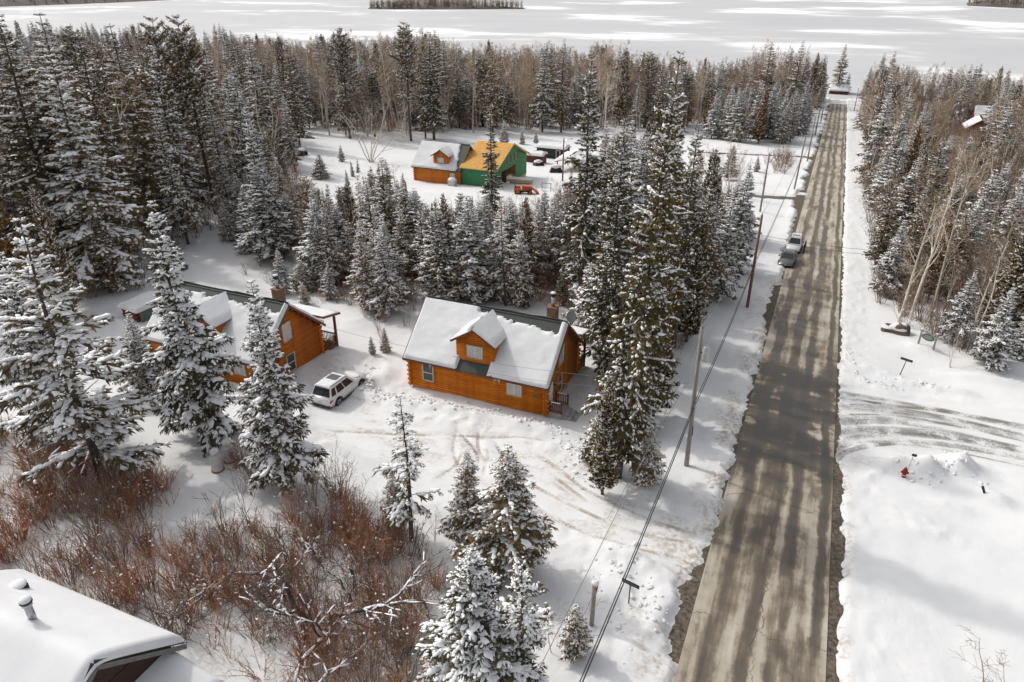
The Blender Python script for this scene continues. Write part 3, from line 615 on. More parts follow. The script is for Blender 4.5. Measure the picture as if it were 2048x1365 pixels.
def make_bare(nm, seed,  H=14.0, spread=0.32, first=0.35, bark=BARK_P, twig=TWIG, levels=3, snow=0.3, stems=1, stemlean=0.12, fork=9, crook=0.12, tr=0.011, upright=0.5, rmin=0.004):
    rng = np.random.default_rng(seed)
    big = []; small = []; SC, SD, SX, SY, SZ = [], [], [], [], []
    def grow(p, d, L, r, lev, k=5):
        pts = [p]; dd = d
        for i in range(k):
            dd = norm(dd + rng.normal(0, crook*(0.35 if lev == 0 and stems == 1 else 1), 3) + np.array([0, 0, 0.05*upright])); pts.append(pts[-1]+dd*L/k)
        rr = [max(rmin*0.75, r*(1-0.82*i/k)) for i in range(k+1)]
        for i in range(k): (big if lev == 0 or (lev == 1 and r > 0.03) else small).append((pts[i], pts[i+1], rr[i], rr[i+1]))
        if lev <= 2 and snow > 0:
            for i in range(k):
                sl_ = pts[i+1]-pts[i]; ln = np.linalg.norm(sl_)
                if abs(sl_[2])/ln < 0.88 and rng.random() < snow and rr[i] > 0.006:
                    SC.append((pts[i]+pts[i+1])/2+np.array([0, 0, rr[i]*0.8])); SD.append(sl_/ln); SX.append(ln*0.5); SY.append(max(0.016, rr[i]*0.85)); SZ.append(max(0.016, rr[i]*0.7))
        if lev >= levels: return
        nch = fork if lev == 0 else (7 if lev == 1 else 6)
        for c_ in range(nch):
            s = (first + (1-first)*(c_+rng.random())/nch) if lev == 0 else rng.uniform(0.2, 1.0)
            i = min(k-1, int(s*k)); q = s*k-i; o = pts[i]*(1-q)+pts[i+1]*q; t_ = norm(pts[i+1]-pts[i])
            az = rng.uniform(0, 2*pi); a1 = norm(np.cross(t_, [0.3, 0.2, 1.0]) if abs(t_[2]) < 0.9 else np.cross(t_, [1.0, 0, 0])); a2 = np.cross(t_, a1)
            ang = rng.uniform(0.55, 1.0) if lev == 0 else rng.uniform(0.45, 1.0)
            nd = norm(t_*cos(ang) + (a1*cos(az)+a2*sin(az))*sin(ang) + np.array([0, 0, 0.15*upright]))
            nl = (H*spread*(1.15-0.75*(s-first)/(1-first+1e-6)) if lev == 0 else L*rng.uniform(0.35, 0.6))*rng.uniform(0.7, 1.2)
            grow(o, nd, nl, max(rmin, rr[i]*(0.55 if lev == 0 else 0.5)), lev+1, 4 if lev == 0 else (3 if lev == 1 else 2))
    for s in range(stems):
        az = 2*pi*s/max(1, stems)+rng.uniform(-0.4, 0.4); ln = stemlean*(0.5+rng.random()) if stems > 1 else stemlean*rng.random()
        grow(np.array([cos(az)*0.12*(stems > 1), sin(az)*0.12*(stems > 1), -0.3]), norm(np.array([cos(az)*ln, sin(az)*ln, 1.0])), H*(1 if s == 0 else rng.uniform(0.7, 0.95)), H*tr*(1 if stems == 1 else 0.75), 0, 7)
    A, B, a, b_ = zip(*big); V1, F1 = tubes_np(A, B, a, b_, 6)
    trunk = np_mesh(nm+'_trunk', V1, [F1], [bark], None, True)
    A, B, a, b_ = zip(*small); V2, F2 = tubes_np(A, B, a, b_, 3)
    crown = np_mesh(nm+'_crown', V2, [F2], [twig], None, True)
    sn = None
    if SC: VS, FS = lumps_np(np.array(SC), np.array(SD), np.array(SX), np.array(SY), np.array(SZ), rng, 0.15); sn = np_mesh(nm+'_snow', VS, [FS], [TREESNOW], None, True)
    return dict(kind='bare', trunk=trunk, crown=crown, snow=sn, H=H, R=H*spread)

def make_brush(nm, seed, H=1.8, stems=16, m=BRUSH, snow=14, spread=0.35):
    rng = np.random.default_rng(seed); A, B, RA, RB, SC = [], [], [], [], []
    for s in range(stems):
        az = rng.uniform(0, 2*pi); p = np.array([cos(az), sin(az), 0])*rng.uniform(0, 0.35); p[2] = -0.15
        d = norm(np.array([cos(az)*spread*rng.uniform(0.2, 1.3), sin(az)*spread*rng.uniform(0.2, 1.3), 1.0])); L = H*rng.uniform(0.55, 1.1); r = 0.021*rng.uniform(0.7, 1.25)
        for i in range(4):
            d = norm(d+rng.normal(0, 0.09, 3)); q = p+d*L/4; A.append(p); B.append(q); RA.append(r*(1-i*0.2)); RB.append(r*(1-(i+1)*0.2))
            for t in range((0, 1, 2, 2)[i]):
                dd = norm(d+rng.normal(0, 0.55, 3)); o = p+(q-p)*rng.random(); e = o+dd*L*rng.uniform(0.12, 0.3); A.append(o); B.append(e); RA.append(r*0.5); RB.append(r*0.25)
                if rng.random() < 0.6:
                    d3 = norm(dd+rng.normal(0, 0.5, 3)); o2 = o+(e-o)*0.6; A.append(o2); B.append(o2+d3*L*0.12); RA.append(r*0.35); RB.append(r*0.2)
                if rng.random() < snow*0.5/(stems*7.0): SC.append(e)
            p = q
    V1, F1 = tubes_np(A, B, RA, RB, 3)
    if SC:
        m_ = len(SC); dx = norm(rng.normal(0, 1, (m_, 3))*[1, 1, 0.3]); VS, FS = lumps_np(np.array(SC), dx, rng.uniform(0.03, 0.10, m_), rng.uniform(0.025, 0.05, m_), rng.uniform(0.02, 0.035, m_), rng)
        V = np.concatenate([V1, VS]); me = np_mesh(nm, V, [F1, FS+len(V1)], [m, TREESNOW], np.concatenate([np.zeros(len(F1), int), np.ones(len(FS), int)]), True)
    else: me = np_mesh(nm, V1, [F1], [m], None, True)
    return me

HEAVY = [make_conifer('fir_heavy%d' % i, 100+i, 15, 2.9, 0.10, 0.38, 6, 0.68, 0.5, 0.46, foliage=NEEDLE_B, twigs=14, pads=1.2, padcap=0.36) for i in range(4)]
MED = [make_conifer('spruce_medium%d' % i, 200+i, 16, 2.5, 0.12, 0.38, 6, 0.50, 0.35, 0.5, twigs=13, pads=0.9, padcap=0.32) for i in range(4)]
LIGHT = [make_conifer('spruce_light%d' % i, 300+i, 18, 2.5, 0.14, 0.42, 6, 0.25, 0.28, 0.52, twigs=13, pads=0.7) for i in range(4)]
TALL = [make_conifer('spruce_tall', 400, 26, 2.7, 0.08, 0.38, 8, 0.30, 0.3, 0.5, 'full', twigs=13, dead=0.20, pads=0.6, foliage=OLIVE), make_conifer('spruce_tall_b', 401, 26, 2.3, 0.2, 0.42, 7, 0.26, 0.3, 0.5, 'full', twigs=13, dead=0.22, pads=0.7, foliage=OLIVE)]
SPARSE = [make_conifer('spruce_sparse', 410, 10, 1.5, 0.22, 0.34, 5, 0.6, 0.35, 0.6, twigs=9, dead=0.45, pads=1.2), make_conifer('fir_sparse', 411, 16, 2.9, 0.12, 0.40, 6, 0.72, 0.30, 0.6, foliage=NEEDLE_B, twigs=11, dead=0.42, pads=1.2)]
YOUNG = [make_conifer('spruce_young%d' % i, 420+i, 7, 1.6, 0.06, 0.26, 6, 0.55, 0.25, 0.3, twigs=12, pads=1.0) for i in range(3)]
CEDAR = [make_conifer('cedar%d' % i, 430+i, 12, 1.55, 0.05, 0.27, 8, 0.30, 0.1, 0.3, 'cedar', CEDARM, 13, pads=0.5) for i in range(3)]
RUST = [make_conifer('rusty_cedar', 440, 11, 1.4, 0.06, 0.28, 7, 0.14, 0.1, 0.35, 'cedar', RUSTM, 12, pads=0.3)]
PINE = [make_conifer('pine%d' % i, 450+i, 22, 3.6, 0.35, 0.5, 6, 0.35, 0.2, 0.35, 'pine', NEEDLE, 16, pads=0.7) for i in range(2)]
FARC = [make_conifer('far_conifer%d' % i, 460+i, 16, 2.8, 0.08, 0.8, 6, 0.12, 0.3, 0.3, twigs=7, pads=0.3) for i in range(2)]
POPLAR = [make_bare('poplar%d' % i, 500+i, 15, 0.27, 0.35, BARK_P, TWIGT, 3, 0.35, fork=12, rmin=0.011) for i in range(3)]
BIRCH = [make_bare('birch%d' % i, 520+i, 14, 0.22, 0.3, BARK_P, TWIG, 3, 0.2, stems=2+i, stemlean=0.16, fork=8, rmin=0.008) for i in range(3)]
DARKB = [make_bare('alder%d' % i, 540+i, 10, 0.26, 0.2, TWIG, TWIG, 3, 0.12, stems=3, stemlean=0.2, fork=9, tr=0.008, rmin=0.008) for i in range(2)]
FARB = [make_bare('far_bare%d' % i, 550+i, 15, 0.26, 0.25, BARK_P, (TWIG, TWIGT)[i], 3, 0.05, stems=2, stemlean=0.16, fork=9, rmin=0.020) for i in range(2)]
MULTI = [make_bare('pale_multi', 560, 15, 0.26, 0.25, BARK_P, BARK_P, 3, 0.3, stems=6, stemlean=0.42, fork=7, crook=0.1, tr=0.010)]
CRAB = [make_bare('crabapple%d' % i, 570+i, 4.6, 0.36, 0.15, CRABBARK, CRABBARK, 3, 0.95, stems=4, stemlean=0.6, fork=10, crook=0.30, tr=0.019, upright=0.25, rmin=0.006) for i in range(2)]
SAPL = [make_bare('sapling%d' % i, 580+i, 3.2, 0.25, 0.15, TWIG, TWIG, 2, 0.1, stems=2, stemlean=0.3, fork=9, tr=0.007) for i in range(2)]
BRU = [make_brush('brush_red%d' % i, 600+i, 1.9, (12, 20, 26, 16, 9)[i], (BRUSH, BRUSHO, BRUSH, BRUSHO, BRUSHO)[i], 14, (0.35, 0.55, 0.3, 0.75, 0.5)[i]) for i in range(5)]
BRG = [make_brush('brush_grey%d' % i, 620+i, 2.4, 14, BRUSHG, 8) for i in range(4)]
ORD = {'conifer': ('spruce_tree', 'spruce tree'), 'bare': ('bare_tree', 'bare tree')}
def place_tree(var, x, y, H, label, group=None, name=None, cat=None, rot=None, wide=1.0, lean=(0, 0), z=None):
    sc = H/var['H']; z = TZ(x, y)-0.05 if z is None else z
    nm, ct = ORD[var['kind']]
    o = link(name or nm, None); o.empty_display_size = 0.3
    o.location = (x, y, z); o.rotation_euler = (lean[0], lean[1], random.uniform(0, 6.28) if rot is None else rot); o.scale = (sc*wide, sc*wide, sc)
    tag(o, label, cat or ct, group)
    link('trunk', var['trunk'], o); c = link('crown', var['crown'], o)
    if var['snow'] is not None: link('crown_snow', var['snow'], c)['kind'] = 'stuff'
    return o
# one object for a mass nobody could count: points carry scale, turn and kind, geometry nodes set the plants on them
def stuff(name, label, cat, pts, variants, kind='stuff'):
    """pts: list of (x, y, z, scale, variant index)"""
    cl = bpy.data.collections.new(name + '_kinds')
    for i, v in enumerate(variants):
        if isinstance(v, dict):
            ms = [v['trunk'], v['crown']] + ([v['snow']] if v['snow'] else [])
            V, LV, SZ_, MI, mats_ = [], [], [], [], []; off = 0
            for me in ms:
                nv, nl_, np_ = len(me.vertices), len(me.loops), len(me.polygons)
                co = np.empty(nv*3, np.float32); me.vertices.foreach_get('co', co); V.append(co)
                lv = np.empty(nl_, np.int32); me.loops.foreach_get('vertex_index', lv); LV.append(lv+off)
                sz = np.empty(np_, np.int32); me.polygons.foreach_get('loop_total', sz); SZ_.append(sz)
                mi = np.empty(np_, np.int32); me.polygons.foreach_get('material_index', mi); MI.append(mi+len(mats_))
                mats_ += list(me.materials); off += nv
            V, LV, SZ_, MI = (np.concatenate(q) for q in (V, LV, SZ_, MI))
            me = bpy.data.meshes.new(name+'_k%d' % i); me.vertices.add(len(V)//3); me.vertices.foreach_set('co', V)
            me.loops.add(len(LV)); me.polygons.add(len(SZ_)); me.loops.foreach_set('vertex_index', LV); me.polygons.foreach_set('loop_start', np.concatenate([[0], np.cumsum(SZ_)[:-1]]).astype(np.int32))
            for m_ in mats_: me.materials.append(m_)
            me.polygons.foreach_set('material_index', MI); me.polygons.foreach_set('use_smooth', np.ones(len(SZ_), bool)); me.update(calc_edges=True)
        else: me = v
        cl.objects.link(bpy.data.objects.new('%s_kind_%02d' % (name, i), me))
    pts = np.array(pts, float); me = bpy.data.meshes.new(name); me.vertices.add(len(pts)); me.vertices.foreach_set('co', pts[:, :3].astype(np.float32).ravel())
    rs = np.random.default_rng(len(pts)); rot = np.column_stack([rs.normal(0, 0.03, len(pts)), rs.normal(0, 0.03, len(pts)), rs.uniform(0, 6.28, len(pts))]).astype(np.float32)
    me.attributes.new('rot', 'FLOAT_VECTOR', 'POINT').data.foreach_set('vector', rot.ravel())
    me.attributes.new('scl', 'FLOAT', 'POINT').data.foreach_set('value', pts[:, 3].astype(np.float32))
    me.attributes.new('kid', 'INT', 'POINT').data.foreach_set('value', pts[:, 4].astype(np.int32))
    o = link(name, me); tag(o, label, cat, None, kind)
    ng = bpy.data.node_groups.new(name + '_nodes', 'GeometryNodeTree')
    ng.interface.new_socket('Geometry', in_out='INPUT', socket_type='NodeSocketGeometry'); ng.interface.new_socket('Geometry', in_out='OUTPUT', socket_type='NodeSocketGeometry')
    N = ng.nodes; gi = N.new('NodeGroupInput'); go = N.new('NodeGroupOutput'); ip = N.new('GeometryNodeInstanceOnPoints'); ci = N.new('GeometryNodeCollectionInfo')
    ci.inputs['Collection'].default_value = cl; ci.inputs['Separate Children'].default_value = True; ci.inputs['Reset Children'].default_value = True
    ip.inputs['Pick Instance'].default_value = True
    def na(nm, ty):
        q = N.new('GeometryNodeInputNamedAttribute'); q.data_type = ty; q.inputs['Name'].default_value = nm
        return [s for s in q.outputs if s.enabled and s.name == 'Attribute'][0]
    L = ng.links; L.new(gi.outputs[0], ip.inputs['Points']); L.new(ci.outputs[0], ip.inputs['Instance'])
    L.new(na('rot', 'FLOAT_VECTOR'), ip.inputs['Rotation']); L.new(na('scl', 'FLOAT'), ip.inputs['Scale']); L.new(na('kid', 'INT'), ip.inputs['Instance Index'])
    L.new(ip.outputs[0], go.inputs[0])
    md = o.modifiers.new('scatter', 'NODES'); md.node_group = ng
    return o
print('T end c', time.time()-T0)
# ------------------------------------------------------------------ buildings
def roof_snow(name, o, u, v, nu, nv, thick, parent, mask=None, m=ROOFSNOW, step=0.14, seed=0):
    """a slab of snow on a roof plane: origin o, edge vectors u (along) and v (up the slope); mask(s,t)->0..1"""
    o, u, v = (np.array(q, float) for q in (o, u, v)); nr = np.cross(u, v); nr /= np.linalg.norm(nr); nr = nr if nr[2] > 0 else -nr
    lu, lv = np.linalg.norm(u), np.linalg.norm(v); a = max(6, int(lu/step)); b = max(6, int(lv/step))
    s, t = np.meshgrid(np.linspace(0, 1, a+1), np.linspace(0, 1, b+1))
    mk = np.ones_like(s) if mask is None else mask(s, t)
    d = np.minimum(np.minimum(s, 1-s)*lu, np.minimum(t*lv-0.5*np.maximum(0, fbm(s*lu/0.8, s*0+seed, 23)-0.52)*min(1, lv/2), (1-t)*lv+0.2)); mk = np.where(d < -1e-3, -1, mk)
    th = thick*(0.62+0.85*fbm(s*lu/1.8, t*lv/1.3, 7+seed))*np.sqrt(np.clip(d/0.14, 0, 1))*np.sqrt(np.clip(mk, 0, 1)) + 0.02*(fbm(s*lu/0.4, t*lv/0.5, 9+seed)-0.5)
    th = np.where(mk <= 0, -0.05, th); th = np.where((s < 1e-6) | (s > 1-1e-6) | (t < 1e-6), -0.02, th)
    P_ = o + s[..., None]*u + t[..., None]*v + nr*th[..., None]
    k = a+1; ii = (np.arange(b)[:, None]*k + np.arange(a)[None]).ravel(); F = np.stack([ii, ii+1, ii+k+1, ii+k], 1)
    keep = (mk.ravel()[F] > 0).any(1); return link(name, np_mesh(name, P_.reshape(-1, 3), [F[keep]], [m]), parent)
def window(parent, c, ax, w, h, out, pane=GLASSD, split='v', trim=TRIM):
    """window with casing, sash bar and pane; c centre, ax 'x' or 'y' = direction it runs, out = outward sign on the other axis"""
    mb = MB(); t = 0.09; e = 0.02
    def bx(mb_, a0, z0, a1, z1, d0, d1):
        if ax == 'x': mb_.box(c[0]+a0, c[1]+min(d0*out, d1*out), c[2]+z0, c[0]+a1, c[1]+max(d0*out, d1*out), c[2]+z1)
        else: mb_.box(c[0]+min(d0*out, d1*out), c[1]+a0, c[2]+z0, c[0]+max(d0*out, d1*out), c[1]+a1, c[2]+z1)
    bx(mb, -w/2-t, -h/2-t, -w/2, h/2+t, 0, 0.15); bx(mb, w/2, -h/2-t, w/2+t, h/2+t, 0, 0.15); bx(mb, -w/2, h/2, w/2, h/2+t, 0, 0.15); bx(mb, -w/2, -h/2-t, w/2, -h/2, 0, 0.17)
    f = obj('window', mb, trim, parent)
    m2 = MB(); bx(m2, -w/2, -h/2, w/2, -h/2+0.04, 0.05, 0.13); bx(m2, -w/2, h/2-0.04, w/2, h/2, 0.05, 0.13); bx(m2, -w/2, -h/2+0.04, -w/2+0.04, h/2-0.04, 0.05, 0.13); bx(m2, w/2-0.04, -h/2+0.04, w/2, h/2-0.04, 0.05, 0.13)
    if split == 'h': bx(m2, -w/2+0.04, -0.025, w/2-0.04, 0.025, 0.05, 0.128)
    if split == 'v': bx(m2, -0.025, -h/2+0.04, 0.025, h/2-0.04, 0.05, 0.128)
    obj('frame', m2, VINYL, f)
    m3 = MB(); bx(m3, -w/2+0.04, -h/2+0.04, w/2-0.04, h/2-0.04, 0.03, 0.10); obj('pane', m3, pane, f)
    return f
LOG_MESH = {}
def log(parent, a, b, r, m):
    a = Vector(a); b = Vector(b); d = b-a; key = (round(d.length, 2), r, m.name, abs(d.x) > abs(d.y))
    if key not in LOG_MESH:
        e = d.normalized()*d.length/2; LOG_MESH[key] = MB().tube([-e, e], r, 8).mesh('log', m, True)
        LOG_MESH[key].polygons[-1].use_smooth = False; LOG_MESH[key].polygons[-2].use_smooth = False
    return link('log', LOG_MESH[key], parent, (a+b)/2)
def railing(parent, a, b, z0, h=0.9, m=REDW, sp=0.16, snow=True):
    a = Vector((*a, z0)); b = Vector((*b, z0)); mb = MB(); up = Vector((0, 0, h))
    for p in (a, b): mb.beam(p, p+up+Vector((0, 0, 0.12)), 0.11, 0.11)
    mb.beam(a+up, b+up, 0.11, 0.07); mb.beam(a+Vector((0, 0, 0.14)), b+Vector((0, 0, 0.14)), 0.07, 0.07)
    r = obj('railing', mb, m, parent); L = (b-a).length; k = max(2, int(L/sp))
    bm = MB().beam((0, 0, 0.17), (0, 0, h-0.03), 0.045, 0.045).mesh('baluster', m)
    for i in range(1, k): link('baluster', bm, r, a+(b-a)*i/k)
    if snow:
        sm = MB(); d = (b-a).normalized(); pts = [a+up+Vector((0, 0, 0.055))+d*(L*i/6) for i in range(7)]; sm.tube(pts, [0.02, 0.055, 0.06, 0.05, 0.06, 0.055, 0.02], 6); obj('railing_snow', sm, ROOFSNOW, r, True)
    return r
def cabin(name, label, cat, x0, x1, y0, D, zb, wall_h=2.75, pitch=0.86, ov=0.42, dormer=(4.4, 7.6), chimney=True, dish=False, steps=False, porch=True, spec=None, lm=LOGM, lx=LOGX, mask=None, right_wall=True, win=None, snow_t=0.24, number=False, group=None):
    L = x1-x0; root = thing(name, label, cat, (x0, y0, zb), 0, group); r = 0.104; step = 0.206; n = int(wall_h/step)
    fb = MB(); fb.box(0.02, 0.02, -1.4, L-0.02, D-0.02, 0.02); obj('foundation', fb, CONC, root)
    hz = lambda y: wall_h + pitch*min(y, D-y)
    # walls: a core with one log to each course
    for nm_, (ax, yy_) in (('front', ('x', 0)), ('back', ('x', D))):
        wm = MB(); wm.box(0.08, yy_-0.05, 0, L-0.08, yy_+0.05, wall_h); w = obj('wall', wm, lm, root)
        for i in range(n):
            e = 0.34 if i % 2 == 0 else 0.20; log(w, (-e, yy_, r+i*step), (L+e, yy_, r+i*step), r, lm)
    for xx_ in (0, L):
        wm = MB(); q = 0.05
        wm.add([(xx_-q, 0.08, 0), (xx_+q, 0.08, 0), (xx_+q, D-0.08, 0), (xx_-q, D-0.08, 0)] + [(xx_-q, 0.08, hz(0.0)), (xx_+q, 0.08, hz(0.0)), (xx_+q, D-0.08, hz(0)), (xx_-q, D-0.08, hz(0)), (xx_-q, D/2, hz(D/2)), (xx_+q, D/2, hz(D/2))],
               [(0, 1, 5, 4), (2, 3, 7, 6), (0, 4, 8, 7, 3), (1, 2, 6, 9, 5), (4, 5, 9, 8), (6, 7, 8, 9)])
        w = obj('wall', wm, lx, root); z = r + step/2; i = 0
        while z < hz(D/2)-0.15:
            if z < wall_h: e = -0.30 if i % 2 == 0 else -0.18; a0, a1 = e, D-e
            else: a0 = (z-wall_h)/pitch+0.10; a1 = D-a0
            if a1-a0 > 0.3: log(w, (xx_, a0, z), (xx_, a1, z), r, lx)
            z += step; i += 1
    # roof
    ze = wall_h - ov*pitch + 0.22; zr = hz(D/2) + 0.22
    rm = MB(); rm.slab([(-ov, -ov, ze), (L+ov, -ov, ze), (L+ov, D/2, zr), (-ov, D/2, zr)], 0.09)
    rm.slab([(L+ov, D+ov, ze), (-ov, D+ov, ze), (-ov, D/2+0.004, zr), (L+ov, D/2+0.004, zr)], 0.09)
    rm.tube([(-ov-0.02, D/2, zr+0.02), (L+ov+0.02, D/2, zr+0.02)], 0.07, 6)
    roof = obj('roof', rm, GREENROOF, root)
    fm = MB()
    for xx_ in (-ov-0.02, L+ov+0.02):
        fm.beam((xx_, -ov-0.01, ze-0.11), (xx_, D/2, zr-0.11), 0.05, 0.20); fm.beam((xx_, D+ov+0.01, ze-0.11), (xx_, D/2, zr-0.11), 0.05, 0.20)
    fm.beam((-ov, -ov-0.03, ze-0.10), (L+ov, -ov-0.03, ze-0.10), 0.04, 0.15); obj('fascia', fm, FASCIA, roof)
    lk = MB()   # rafter tails under the gable overhang
    for xx_ in (L+ov*0.45,):
        for q in np.linspace(0.6, D/2-0.4, 5):
            for yy_ in (q, D-q): lk.box(xx_-0.35, yy_-0.07, hz(yy_)-0.14, xx_+0.16, yy_+0.07, hz(yy_)+0.06)
    obj('rafter_tail', lk, LOGEND, roof)['kind'] = 'stuff'
    vl = (D/2+ov)
    roof_snow('roof_snow', (-ov, -ov, ze+0.004), (L+2*ov, 0, 0), (0, vl, zr-ze), 0, 0, snow_t, roof, mask)
    roof_snow('roof_snow', (-ov, D+ov, ze+0.004), (L+2*ov, 0, 0), (0, -vl, zr-ze), 0, 0, snow_t, roof, None, seed=5)
    if mask is not None:
        im = MB(); rr = random.Random(int(x0))
        for c0, c1, k in ((spec or [(2.0, 2.1, 2), (L*0.655, L*0.70, 7)])):
            for i in range(k):
                x = rr.uniform(c0, c1); ln = rr.uniform(0.15, 0.5); im.tube([(x, -ov-0.07, ze-0.06), (x, -ov-0.07, ze-0.06-ln)], [0.028, 0.004], 5)
        obj('icicle', im, mat('ice', (0.62, 0.60, 0.58), 0.25, 0.1, 3, spec=0.6), roof)['kind'] = 'stuff'
    if dormer:
        d0, d1 = dormer; yf = 0.30; zb_ = hz(yf)+0.06; he = 1.95; dm = (d0+d1)/2; w2 = (d1-d0)/2; dp = 0.62; zt = zb_+he; za = zt+w2*dp; yb = yf + (za-zb_)/pitch + 0.5; ye_ = yf+(zt-zb_)/pitch+0.2
        cm = MB(); cm.add([(d0, yf, zb_-0.35), (d1, yf, zb_-0.35), (d1, yf, zt), (dm, yf, za), (d0, yf, zt), (d0, ye_+0.3, zb_-0.35+he), (d1, ye_+0.3, zb_-0.35+he), (d1, ye_+0.3, zt), (dm, ye_+0.3, za), (d0, ye_+0.3, zt)],
               [(0, 1, 2, 3, 4), (0, 5, 6, 1), (1, 6, 7, 2), (2, 7, 8, 3), (3, 8, 9, 4), (4, 9, 5, 0)])
        dr = obj('dormer', cm, LOGM, root); z = zb_-0.2+0.09; st = 0.165
        while z < za-0.12:
            hw = w2-0.02 if z < zt else w2-(z-zt)/dp-0.06
            if hw > 0.1: log(dr, (dm-hw, yf, z), (dm+hw, yf, z), 0.085, lm)
            z += st
        z = zb_-0.1
        while z < zt-0.05:
            ya = yf+(z-zb_)/pitch+0.1
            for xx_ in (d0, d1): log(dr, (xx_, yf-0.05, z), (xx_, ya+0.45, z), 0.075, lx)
            z += st
        o2 = 0.36; ez = zt-o2*dp+0.13; pz = za+0.13; y_f = yf-0.40
        yb_e = yf + (ez-hz(yf)-0.22)/pitch; yb_p = yf + (pz-hz(yf)-0.22)/pitch
        dmr = MB(); dmr.slab([(d0-o2, y_f, ez), (dm, y_f, pz), (dm, yb_p, pz), (d0-o2, yb_e, ez)], 0.07); dmr.slab([(dm+0.004, y_f, pz), (d1+o2, y_f, ez), (d1+o2, yb_e, ez), (dm+0.004, yb_p, pz)], 0.07)
        drf = obj('dormer_roof', dmr, GREENROOF, dr)
        bm = MB(); bm.beam((d0-o2, y_f-0.02, ez-0.08), (dm, y_f-0.02, pz-0.08), 0.05, 0.17); bm.beam((dm, y_f-0.02, pz-0.08), (d1+o2, y_f-0.02, ez-0.08), 0.05, 0.17); obj('fascia', bm, FASCIA, dr)
        def dsnow(a0, sgn, bare):
            n1, n2 = 26, 20; P_ = []; S_, T_ = np.meshgrid(np.linspace(0, 1, n1), np.linspace(0, 1, n2))
            xx = a0 + (dm-a0)*T_; y1 = yb_e + (yb_p-yb_e)*T_; yv = y_f + (y1-y_f)*S_; zz = ez + (pz-ez)*T_
            mk = 1 - bare*sstep(0.68, 0.74, T_+0.08*(fbm(S_*6, T_*3, 3)-0.5))
            th = 0.20*np.sqrt(np.clip(np.minimum(T_*4, S_*9), 0, 1))*np.sqrt(np.clip(mk, 0, 1))*(0.8+0.5*fbm(xx, yv, 5)); th = np.where(mk <= 0.02, -0.05, th); th = np.where((T_ < 1e-6) | (S_ < 1e-6), -0.02, th)
            V = np.stack([xx - sgn*th*0.5*0, yv, zz+th], -1).reshape(-1, 3); ii = (np.arange(n2-1)[:, None]*n1+np.arange(n1-1)[None]).ravel(); link('dormer_snow', np_mesh('dormer_snow', V, [np.stack([ii, ii+1, ii+n1+1, ii+n1], 1)], [ROOFSNOW]), dr)
        dsnow(d0-o2, -1, 1.0); dsnow(d1+o2, 1, 0.0)
        w_ = window(dr, (dm+0.05, yf-0.05, zb_+he*0.55), 'x', 1.25, 0.95, -1, GLASSL, 'v')
    for wspec in (win or []): window(root, *wspec)
    if chimney:
        cx, cy = L-1.15, D/2+0.75; mb = MB(); mb.box(cx-0.36, cy-0.36, hz(cy)-0.3, cx+0.36, cy+0.36, zr+0.85); mb.box(cx-0.41, cy-0.41, zr+0.85, cx+0.41, cy+0.41, zr+0.92); ch = obj('chimney', mb, BRICK, root)
        obj('flue', MB().tube([(cx, cy, zr+0.92), (cx, cy, zr+1.75)], 0.14, 12), STEEL, ch, True); obj('flue_cap', MB().tube([(cx, cy, zr+1.70), (cx, cy, zr+1.85), (cx, cy, zr+2.0)], [0.16, 0.24, 0.24], 12), DARKM, ch)
        obj('chimney_snow', MB().sphere((cx, cy, zr+2.02), (0.22, 0.22, 0.10), 10, 6), ROOFSNOW, ch, True)
    if porch:
        py = D+2.3; pm = MB(); pm.box(0.3, D+0.12, -0.25, L+0.1, py, -0.10); obj('porch_deck', pm, REDW, root)
        zp0 = wall_h-0.05; ps = MB(); ps.slab([(L+ov, D+0.25, zp0+0.50), (L+ov, py+0.35, zp0-0.05), (0, py+0.35, zp0-0.05), (0, D+0.25, zp0+0.50)][::-1], 0.16); pr = obj('porch_roof', ps, REDW, root)
        roof_snow('porch_snow', (0, py+0.35, zp0-0.045), (L+ov, 0, 0), (0, -(py+0.1-D), 0.55), 0, 0, 0.2, pr, seed=3)
        for xx_ in (0.4, L/2, L+0.02): obj('porch_post', MB().beam((xx_, py-0.1, -1.6), (xx_, py-0.1, zp0-0.1), 0.18, 0.18), REDW, root)
        railing(root, (L+0.02, D+0.45), (L+0.02, py-0.2), -0.10); railing(root, (L-0.1, py-0.1), (L/2+0.2, py-0.1), -0.10)
    if dish:
        sm = MB().tube([(L+0.1, D/2+1.1, zr-1.3), (L+0.25, D/2+1.1, zr-0.25)], 0.04, 6); sd_ = obj('dish_mast', sm, DARKM, root)
        dmb = MB(); c = Vector((L+0.28, D/2+1.05, zr+0.15)); nrm = Vector((0.25, -0.9, 0.35)).normalized(); u = nrm.cross(Vector((0, 0, 1))).normalized(); w = u.cross(nrm); rg = []
        for i in range(4):
            for j in range(16): t = 2*pi*j/16; k = i/3; dmb.v.append(tuple(c + (u*cos(t)*0.40+w*sin(t)*0.46)*k + nrm*0.10*k*k))
        for i in range(3):
            for j in range(16): a_ = i*16+j; b_ = i*16+(j+1) % 16; dmb.f.append((a_, b_, b_+16, a_+16))
        obj('satellite_dish', dmb, mat('dish_grey', (0.22, 0.22, 0.22), 0.5, 0.1), sd_, True)
